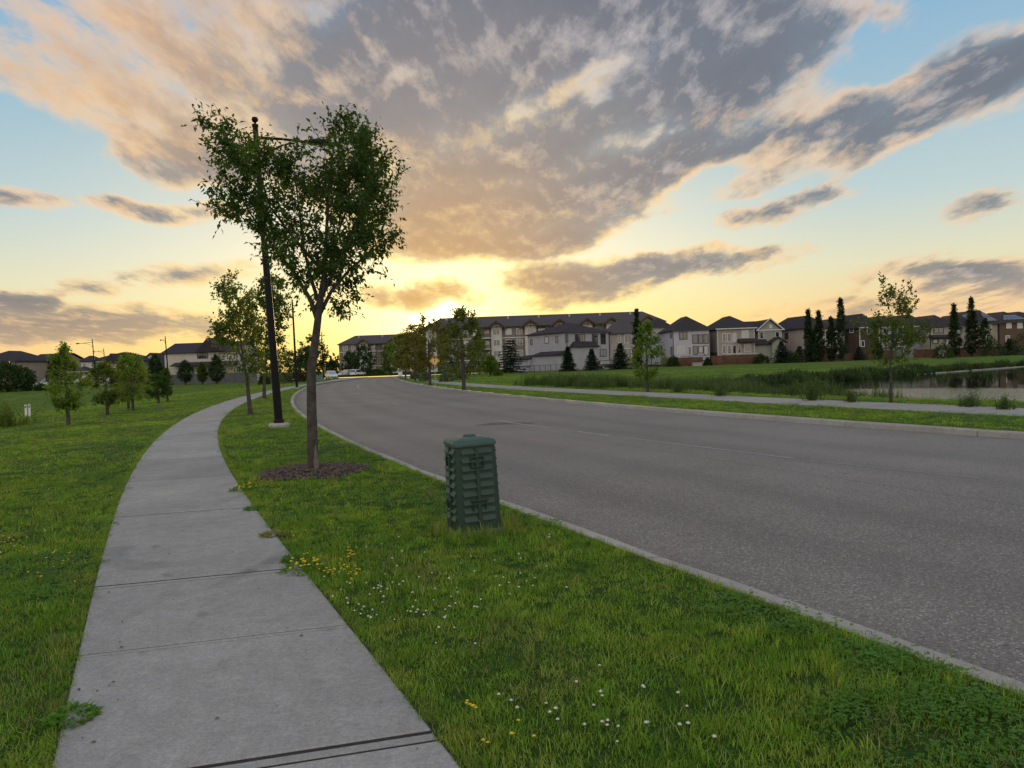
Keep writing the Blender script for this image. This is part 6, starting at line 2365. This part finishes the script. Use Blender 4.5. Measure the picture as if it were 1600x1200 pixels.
# ------------------------------------------------------------------ cars
def car(label, base, rz, paint, kind='suv', group='parked cars'):
    root = empty('parked_car', base, rz, label, 'car', group)
    Lc, Wc, Hc = (4.7, 1.88, 1.72) if kind == 'suv' else (4.6, 1.82, 1.45)
    h = Lc / 2
    w = Wc / 2
    bl = 0.95 if kind == 'suv' else 0.86           # belt line
    # lower body: sections along x (front is +x)
    secs = [(-h, 0.42, 0.80, 0.80), (-h + 0.10, 0.30, bl + 0.02, 0.93), (-h + 0.6, 0.25, bl + 0.04, 1.0), (0.2, 0.24, bl, 1.0), (h - 1.35, 0.24, bl - 0.02, 1.0), (h - 0.7, 0.25, bl - 0.12, 0.97), (h - 0.15, 0.30, bl - 0.22, 0.86), (h, 0.40, bl - 0.38, 0.74)]
    b = MB()
    vs, fs = [], []
    for x, z0, z1, k in secs:
        ww = w * k
        vs += [(x, -ww * 0.92, z0), (x, -ww, z0 + 0.16), (x, -ww, z1 - 0.14), (x, -ww * 0.90, z1), (x, ww * 0.90, z1), (x, ww, z1 - 0.14), (x, ww, z0 + 0.16), (x, ww * 0.92, z0)]
    for i in range(len(secs) - 1):
        for k in range(8):
            fs.append((i * 8 + k, i * 8 + (k + 1) % 8, (i + 1) * 8 + (k + 1) % 8, (i + 1) * 8 + k)[::-1])
    fs += [tuple(range(8)), tuple(range((len(secs) - 1) * 8, len(secs) * 8))[::-1]]
    b.add(vs, fs)
    # cabin
    x0, x1 = (-h + 0.12, h - 1.45) if kind == 'suv' else (-h + 0.55, h - 1.5)
    r0, r1 = (-h + 0.42, h - 2.35) if kind == 'suv' else (-h + 1.45, h - 2.35)
    def cab(a, z, k):
        return [(a[0], -w * k, z), (a[1], -w * k, z), (a[1], w * k, z), (a[0], w * k, z)]
    c = cab((x0, x1), bl - 0.03, 0.93) + cab((r0, r1), Hc - 0.06, 0.74) + cab((r0 + 0.12, r1 - 0.15), Hc, 0.66)
    b.add(c, [(0, 1, 5, 4), (1, 2, 6, 5), (2, 3, 7, 6), (3, 0, 4, 7), (4, 5, 9, 8), (5, 6, 10, 9), (6, 7, 11, 10), (7, 4, 8, 11), (8, 9, 10, 11)])
    b.build('body', M[paint], root, smooth=True)
    # glass standing just proud of the cabin sides
    lo, up = [Vector(v) for v in c[:4]], [Vector(v) for v in c[4:8]]
    for k, nm in enumerate(('side_window', 'windscreen', 'side_window', 'rear_window')):
        a, bb, cc, dd = lo[k], lo[(k + 1) % 4], up[(k + 1) % 4], up[k]
        n = (bb - a).cross(dd - a).normalized()
        def P(u, v):
            return a.lerp(bb, u).lerp(dd.lerp(cc, u), v) + n * 0.012
        q = MB()
        q.add([P(0.05, 0.12), P(0.95, 0.12), P(0.95, 0.93), P(0.05, 0.93)], [(0, 1, 2, 3)])
        q.build(nm, M['glass'], root)
    for sx in (-1, 1):
        for sy in (-1, 1):
            q = MB()
            q.M = Matrix.Translation((sx * h * 0.60, sy * (w - 0.12), 0.35)) @ Matrix.Rotation(pi / 2, 4, 'X')
            q.lathe([(0.20, -0.12), (0.33, -0.12), (0.35, -0.08), (0.35, 0.08), (0.33, 0.12), (0.20, 0.12)], 16)
            wh = q.build('wheel', M['tyre'], root, smooth=True)
            q = MB()
            q.M = Matrix.Translation((sx * h * 0.60, sy * (w - 0.12), 0.35)) @ Matrix.Rotation(pi / 2, 4, 'X')
            q.lathe([(0.21, -0.125), (0.05, -0.13), (0.05, 0.13), (0.21, 0.125)], 10)
            q.build('rim', M['rim'], wh)
        q0 = sx
    for sy in (-1, 1):
        q = MB()
        q.box(h - 0.16, h - 0.02, sy * w * 0.66 - 0.16, sy * w * 0.66 + 0.16, bl - 0.40, bl - 0.26)
        q.build('headlight', M['lamp_clear'], root)
        q = MB()
        q.box(-h - 0.015, -h + 0.2, sy * w * 0.80 - 0.10, sy * w * 0.80 + 0.10, 0.72, 0.98)
        q.build('tail_light', M['lamp_red'], root)
    q = MB()
    q.box(h - 0.06, h + 0.015, -w * 0.42, w * 0.42, 0.44, 0.58)
    q.build('grille', M['sign_black'], root)
    return root

def build_cars():
    def at(px, D, z=None):
        p = at_depth(px, 590, D)
        return Vector((p.x, D, (Z1(p.x, D) if z is None else z)))
    car('white car parked on the far left driveway behind the saplings', at(72, 128), radians(190), 'car_white')
    car('red car parked on the driveway under the house with a white bay', at(133, 139), radians(120), 'car_red', 'sedan')
    car('white car half hidden behind the wide spreading sapling', at(178, 134), radians(75), 'car_white')
    car('white car coming out of the far cross street at the left kerb end', at(518.5, 140, -KH), radians(-65), 'car_white')
    car('leftmost of the three cars parked across the far junction', at(541.5, 171, 0), radians(60), 'car_white', 'sedan', 'cars parked across the far junction')
    car('middle of the three cars parked across the far junction', at(549, 169, 0), radians(62), 'car_silver', 'suv', 'cars parked across the far junction')
    car('rightmost and largest of the three cars parked across the far junction', at(559, 167, 0), radians(72), 'car_white', 'suv', 'cars parked across the far junction')
    car('dark car beside the grey porch house between two spruces', at(951, 141), radians(15), 'car_black')
    car('dark car glimpsed behind the notice board at the far junction', at(637, 170, 0), radians(10), 'car_black', 'sedan')

# ------------------------------------------------------------------ planting by the houses and banks
def build_planting():
    def at(px, D):
        p = at_depth(px, 575, D)
        return Vector((p.x, D, Z1(p.x, D)))
    k = lambda px_, D: px_ * D / F_PX
    # spruces before the porch house
    for px, D, top, w, seed, lab in ((888, 126, 541, 27, 41, 'dark conical spruce left of the pair before the grey porch house'), (925, 125, 544, 30, 42, 'broad dark spruce in the middle before the grey porch house'),
                                     (970, 126, 535, 38, 43, 'tallest dark spruce between the porch house and lime young tree'), (1222, 136, 532, 34, 44, 'dark spruce at the corner of the sage gabled house'),
                                     (1250, 138, 540, 34, 45, 'wide blue-green spruce beside the thin poplars'), (1343, 138, 541, 26, 46, 'small dark spruce right of the tallest poplar'), (1578, 136, 528, 36, 47, 'dark spruce before the brick-brown house')):
        b = at(px, D)
        conifer('spruce', lab, 'tree', 'spruces along the house gardens', b, at_depth(px, top, D).z - b.z, k(w, D) / 2, seed, 20)
    b = at(798, 128)
    conifer('pine', 'bushy pine at the lawn corner left of the wire fence', 'tree', None, b, at_depth(798, 529, 128).z - b.z, k(46, 128) / 2, 48, 13, tip=0.6)
    # columnar poplars
    for px, D, top, w, seed, lab in ((997, 134, 486, 13, 51, 'dark narrow poplar behind the lime young tree'), (1264.5, 139, 486, 11, 52, 'thin poplar at the left end of the poplar row'), (1281, 139, 488, 13, 53, 'thin poplar second in the row left of the tallest'),
                                     (1300, 139, 498, 12, 54, 'yellowish thin poplar just left of the tallest'), (1315.5, 138, 468, 15, 55, 'tallest dark columnar poplar before the brown house'), (1272, 138.5, 520, 9, 56, 'short thin poplar between the first two of the row'),
                                     (1492, 138, 478, 15, 57, 'dark columnar poplar before the beige house, left of a pair'), (1519, 138, 467, 17, 58, 'tall golden-tipped poplar before the solar house, right of a pair')):
        b = at(px, D)
        h = at_depth(px, top, D).z - b.z
        crown_tree('poplar', lab, 'tree', 'columnar poplars along the house gardens', b, h, k(w, D) / 2, h * 0.05, 0.34, M['leaf_poplar'], seed, 210, 5, 5, 'column', trunk_rad=0.10, twig=0.42)
    # shrubs
    for px, D, rx, rz, seed, lm, lab, sc in (
            (1474, 120, 14, 21, 61, 'leaf_dark', 'round dark green bush standing alone on the pond lawn', 1), (1235, 137, 16, 18, 62, 'leaf_dark', 'dark shrub filling the gap between two spruces', 1),
            (1106, 141, 5, 10, 63, 'leaf_dark', 'small shrub between the two red cedar fences', 1), (1052, 141, 10, 14, 64, 'leaf_dark', 'dark shrub against the lavender house fence', 1),
            (1190, 140, 12, 14, 65, 'leaf_dark', 'low shrub at the right end of the taupe house fence', 1), (1552, 132, 16, 26, 66, 'leaf_dark', 'large leafy shrub under the solar roof', 1), (1598, 131, 16, 30, 67, 'leaf_dark', 'tall shrub at the right edge behind the pond', 1),
            (697, 74, 12, 15, 68, 'leaf_silver', 'silvery arching shrub right of the yellow sign', 1), (719, 82, 8, 11, 69, 'leaf_silver', 'small silvery shrub by the dark bed behind the round street tree', 1),
            (663, 80, 9, 13, 70, 'leaf_silver', 'silvery shrub left of the yellow sign', 1), (648, 98, 7, 11, 71, 'leaf_silver', 'farther silvery shrub along the right sidewalk', 1),
            (778, 98, 6, 11, 72, 'leaf_street', 'small round green shrub on the open lawn before the pine', 1),
            (430, 104, 15, 16, 73, 'leaf_silver', 'pale rounded hedge shrub behind the black lamp post', 1), (448, 108, 7, 15, 74, 'leaf_silver', 'second pale hedge shrub left of the plum hedge', 1), (463, 112, 13, 14, 75, 'leaf_plum', 'dark plum hedge at the bend of the left sidewalk', 1),
            (412, 102, 8, 14, 76, 'leaf_dark', 'dark shrub at the left end of the pale hedge', 1), (587, 190, 16, 8, 77, 'leaf_dark', 'low hedge before the far apartment block', 1), (62, 116, 8, 11, 78, 'leaf_dark', 'low dark shrub beside the leftmost white car', 1),
            (14, 118, 32, 44, 81, 'leaf_dark', 'big dark bushy tree-like shrub at the left edge before the houses', 1),
            (130, 132, 6, 6, 79, 'leaf_dark', 'small shrub at the edge of the red car driveway', 1)):
        b = at(px, D)
        bush('shrub', lab, 'shrub', 'garden shrubs', b, k(rx, D), k(rz, D), seed, lm, k(2.6 if rx < 25 else 4.2, D), 950 if rx < 25 else 5200)
    # trees about the houses and the junction
    for px, D, top, w, z0, seed, lm, lab, shp in (
            (85, 128, 570, 20, 0.1, 82, 'leaf_dark', 'dark tree behind the tall narrow sapling', 'round'),
            (118, 150, 574, 16, 0.1, 83, 'leaf_dark', 'small far tree left of the house with a white bay', 'egg'), (203, 128, 556, 36, 0.15, 84, 'leaf_dark', 'dark tree in front of the dark hip roof', 'round'),
            (289, 122, 566, 22, 0.2, 85, 'leaf_dark', 'dark young tree left of three before the grey panel fence', 'egg'), (315, 121, 569, 16, 0.2, 86, 'leaf_street', 'slim green tree in the middle of three before the grey panel fence', 'egg'),
            (338, 121, 557, 22, 0.15, 87, 'leaf_dark', 'tall dark tree right of three before the grey panel fence', 'egg'), (243, 126, 557, 24, 0.2, 88, 'leaf_dark', 'dark tree at the left corner of the big white house', 'egg'),
            (452, 126, 553, 46, 0.1, 89, 'leaf_dark', 'dark leafy tree behind the hedge at the bend', 'round'), (478, 128, 545, 34, 0.1, 90, 'leaf_dark', 'dark round tree behind the trunk of the near tree', 'round'),
            (548, 185, 552, 26, 0.15, 91, 'leaf_dark', 'left dark tree before the far apartment block', 'round'), (568, 178, 544, 32, 0.15, 92, 'leaf_dark', 'right dark tree before the far apartment block', 'round'), (519, 190, 566, 20, 0.1, 93, 'leaf_dark', 'low dark tree left of the far apartment block', 'round'),
            (704, 105, 512, 42, 0.1, 94, 'leaf_dark', 'dense dark tree filling the gap behind the yellow sign', 'round'), (748, 125, 530, 34, 0.1, 95, 'leaf_street', 'soft green tree between the round street tree and the apartment block', 'round'),
            (766, 102, 558, 22, 0.25, 96, 'leaf_lime', 'little lime-green lawn tree before the soft green tree', 'round'), (655, 130, 518, 30, 0.1, 97, 'leaf_olive', 'brown-green tree behind the third street tree', 'round'),
            (610, 165, 540, 26, 0.15, 98, 'leaf_street', 'green tree at the right corner of the far junction', 'round'), (1540, 136, 500, 18, 0.1, 99, 'leaf_dark', 'dark slender tree before the solar panel house', 'egg'),
            (1372, 137, 536, 12, 0.1, 100, 'leaf_dark', 'small dark tree behind the sparse young tree trunk', 'egg')):
        b = at(px, D)
        h = at_depth(px, top, D).z - b.z
        crown_tree('garden_tree', lab, 'tree', 'trees about the houses', b, h, k(w, D) / 2, h * z0, k(1.9, D), M[lm], seed, 170, 6, 7, shp, trunk_rad=0.12)
    # rough growth of the pond banks
    r = np.random.default_rng(71)
    tufts = [tuft_mesh('reed_tuft', 200 + k_, 34, 0.32, 0.35, 1.0, 0.028, 0.55, M['reed']) for k_ in range(4)]
    P, R_, S_, I_ = [], [], [], []
    def along(line, n, spread, smin, smax, tall=1.0):
        line = np.array(line, dtype=float)
        seg = np.hypot(*np.diff(line, axis=0).T)
        cum = np.concatenate([[0], np.cumsum(seg)])
        t = r.uniform(0, cum[-1], n)
        t = t + 1.6 * np.sin(t * 1.1) + 0.8 * np.sin(t * 2.7)
        x, y = np.interp(t, cum, line[:, 0]), np.interp(t, cum, line[:, 1])
        x = x + r.normal(0, 1, n) * spread
        y = y + r.normal(0, 1, n) * spread
        ok = (poly_dist(POND, x, y) > -1.0) & (x > WRf(y) + 0.7)
        x, y = x[ok], y[ok]
        n = len(x)
        z = np.maximum(Zf(x, y), ZW - 0.15)
        P.append(np.column_stack([x, y, z]))
        R_.append(np.column_stack([r.normal(0, .1, n), r.normal(0, .1, n), r.uniform(0, 6.28, n)]))
        s = r.uniform(smin, smax, n) * (0.8 + 0.35 * np.sin(x * 1.3) * np.sin(y * 0.9))
        S_.append(np.column_stack([s * 1.15, s * 1.15, s * tall]))
        I_.append(r.integers(0, 4, n))
    along([(2.6, 54), (6, 46), (10.5, 42), (14.5, 36.5)], 900, 1.5, 0.6, 1.25)
    along([(10.5, 50), (14.0, 42), (16.5, 33.5)], 520, 0.9, 0.7, 1.3)
    along([(9.0, 50), (13.0, 41), (15.8, 33), (16.5, 31.5)], 260, 0.8, 0.5, 1.1)
    along([(11.5, 48), (14.5, 40.5), (17, 31.8), (19.6, 27), (24, 18.5)], 300, 0.55, 0.4, 0.8)
    along([(4, 58), (9, 55.5), (12.5, 54.5), (18.3, 57)], 420, 1.6, 0.7, 1.3)
    instancer('pond_reeds', np.concatenate(P), np.concatenate(R_), np.concatenate(S_), np.concatenate(I_), tufts, 'rank grass and reeds growing along the near pond bank', 'reeds')
    leafy = [tuft_mesh('bank_tuft', 220 + k_, 60, 0.55, 0.4, 1.25, 0.09, 0.7, M['leaf_dark']) for k_ in range(3)] + [tuft_mesh('bank_tuft', 230, 50, 0.55, 0.4, 1.3, 0.08, 0.7, M['reed'])]
    P.clear(); R_.clear(); S_.clear(); I_.clear()
    along([(17, 57.5), (28, 64), (43, 75.5), (52, 82)], 520, 1.2, 0.45, 0.9)
    along([(22, 62), (34, 70), (43, 77)], 260, 1.4, 0.45, 0.95)
    along([(52, 82), (63, 90), (90, 106), (120, 121)], 260, 0.8, 0.5, 0.9)
    instancer('bank_brush', np.concatenate(P), np.concatenate(R_), np.concatenate(S_), np.concatenate(I_), leafy, 'dark leafy brush growing along the far shore of the pond', 'brush')
    # leafy weeds one can tell apart at the water's edge
    for px, py, top, w, seed, lab in ((1060, 613, 592, 34, 301, 'pale willow weed at the narrow end of the pond'), (1125, 619, 596, 30, 302, 'willow weed standing left of the long shore line'), (1268, 626, 586, 36, 303, 'tall feathery weed on the near shore mid-pond'),
                                      (1515, 636, 609, 46, 304, 'broad weed clump on the near shore before the open pond water'), (1330, 629, 605, 24, 305, 'short weed clump left of the sparse young tree'), (1570, 640, 615, 34, 306, 'weed clump at the right end of the near shore'), (940, 607, 586, 40, 307, 'weedy thicket below the two left spruces'), (900, 603, 590, 30, 308, 'low weedy thicket beside the white marker post')):
        g = ground_at(px, py)
        s = g.y / F_PX
        weed('water_weed', lab, 'weed', 'weeds on the near pond bank', g, w * s / 2, (py - top) * s * 0.8, seed, 'reed', int(60 + w * 2), 0.032 * g.y / 35)
    g = ground_at(8, 668)
    weed('weed_clump', 'rough dull weed clump at the left edge of the hollow', 'weed', None, g, 1.3, 0.75, 311, 'leaf_street', 260, 0.04)
    # weeds that creep over the pavement edge
    def creeper(label, px, py, rad, seed, flowers, m='clover', hgt=0.07):
        g = ground_at(px, py)
        rr = np.random.default_rng(seed)
        root = empty('pavement_weed', Vector((g.x, g.y, 0.012)), 0, label, 'weed', 'weeds at the sidewalk edge')
        n = 220
        q, d = rr.uniform(0, 6.28, n), rad * np.sqrt(rr.random(n))
        Pp = np.column_stack([d * np.cos(q), d * np.sin(q), hgt * rr.random(n) * (1 - (d / rad) ** 2 * 0.8)])
        Dd = np.column_stack([np.cos(q), np.sin(q), rr.uniform(-0.1, 0.8, n)]) + rr.normal(0, 0.35, (n, 3))
        Ll = rr.uniform(0.02, 0.05, n)
        leaf_mesh('foliage', Pp, Dd, rr.normal(0, .5, (n, 3)) + np.array([0, 0, 1.0]), Ll, Ll * 0.45, M[m], root)
        if flowers:
            b = MB()
            for _ in range(flowers):
                a, dd = rr.uniform(0, 6.28), rad * math.sqrt(rr.random())
                b.lathe([(0.004, 0), (0.012, 0.004), (0.010, 0.010), (0.0, 0.012)], 7, (dd * cos(a), dd * sin(a), hgt * rr.uniform(0.6, 1.1)))
            b.build('flower', M['yellow'], root)['kind'] = 'stuff'
    creeper('yellow-flowered weed spilling on the sidewalk beside the mulch ring', 381, 767, 0.17, 401, 22)
    creeper('dark flowering weed spilling over the sidewalk edge below the pedestal', 473, 893, 0.17, 402, 18)
    creeper('small green weed on the sidewalk edge above the dark flowering one', 457, 879, 0.08, 403, 0)
    creeper('leafy green weed creeping over the near left sidewalk edge', 112, 1127, 0.10, 404, 0, 'clover', 0.05)
    creeper('flat dark weed at the sidewalk edge right below the mulch ring', 398, 797, 0.10, 405, 0, 'clover', 0.03)
    creeper('trailing brownish weed across the right sidewalk edge, mid-way', 428, 838, 0.13, 406, 0, 'dry', 0.03)
    # dark planted beds
    def bed(label, pts, seed):
        b = MB()
        vs = [(x, y, Z1(x, y) + 0.05) for x, y in pts]
        b.add(vs, [tuple(range(len(vs)))])
        b.build('planting_bed', M['mulch'])['kind'] = 'structure'
    for D, a, c in ((126, 878, 998), (138, 1258, 1362), (137, 1472, 1535)):
        x0, x1 = at_depth(a, 575, D).x, at_depth(c, 575, D).x
        bed('', [(x0, D - 2.5), (x1, D - 2.2), (x1 + 1, D + 1.5), (x0 - 1, D + 1.5)], 1)
    # wooded skyline far behind the houses
    r2 = np.random.default_rng(91)
    Pp, Dd, Nn, Ll = [], [], [], []
    for x in np.arange(-420, 420, 5.0):
        if -62 < x < -44 + 0:
            pass
        y = 330 + r2.uniform(-12, 12)
        hh = r2.uniform(5, 9.5)
        m_ = 70
        Pp.append(np.column_stack([x + r2.normal(0, 2.6, m_), y + r2.normal(0, 2.5, m_), hh * np.sqrt(r2.random(m_))]))
    Pp = np.concatenate(Pp)
    n = len(Pp)
    o = leaf_mesh('distant_trees', Pp, r2.normal(0, 1, (n, 3)), r2.normal(0, 1, (n, 3)), r2.uniform(1.2, 2.6, n), r2.uniform(0.9, 1.8, n), M['leaf_dark'], None, False)
    tag(o, 'far dark wood along the skyline behind the houses', 'wood', kind='stuff')

build_lamps()
build_pedestal()
build_signs()
build_cars()
build_planting()
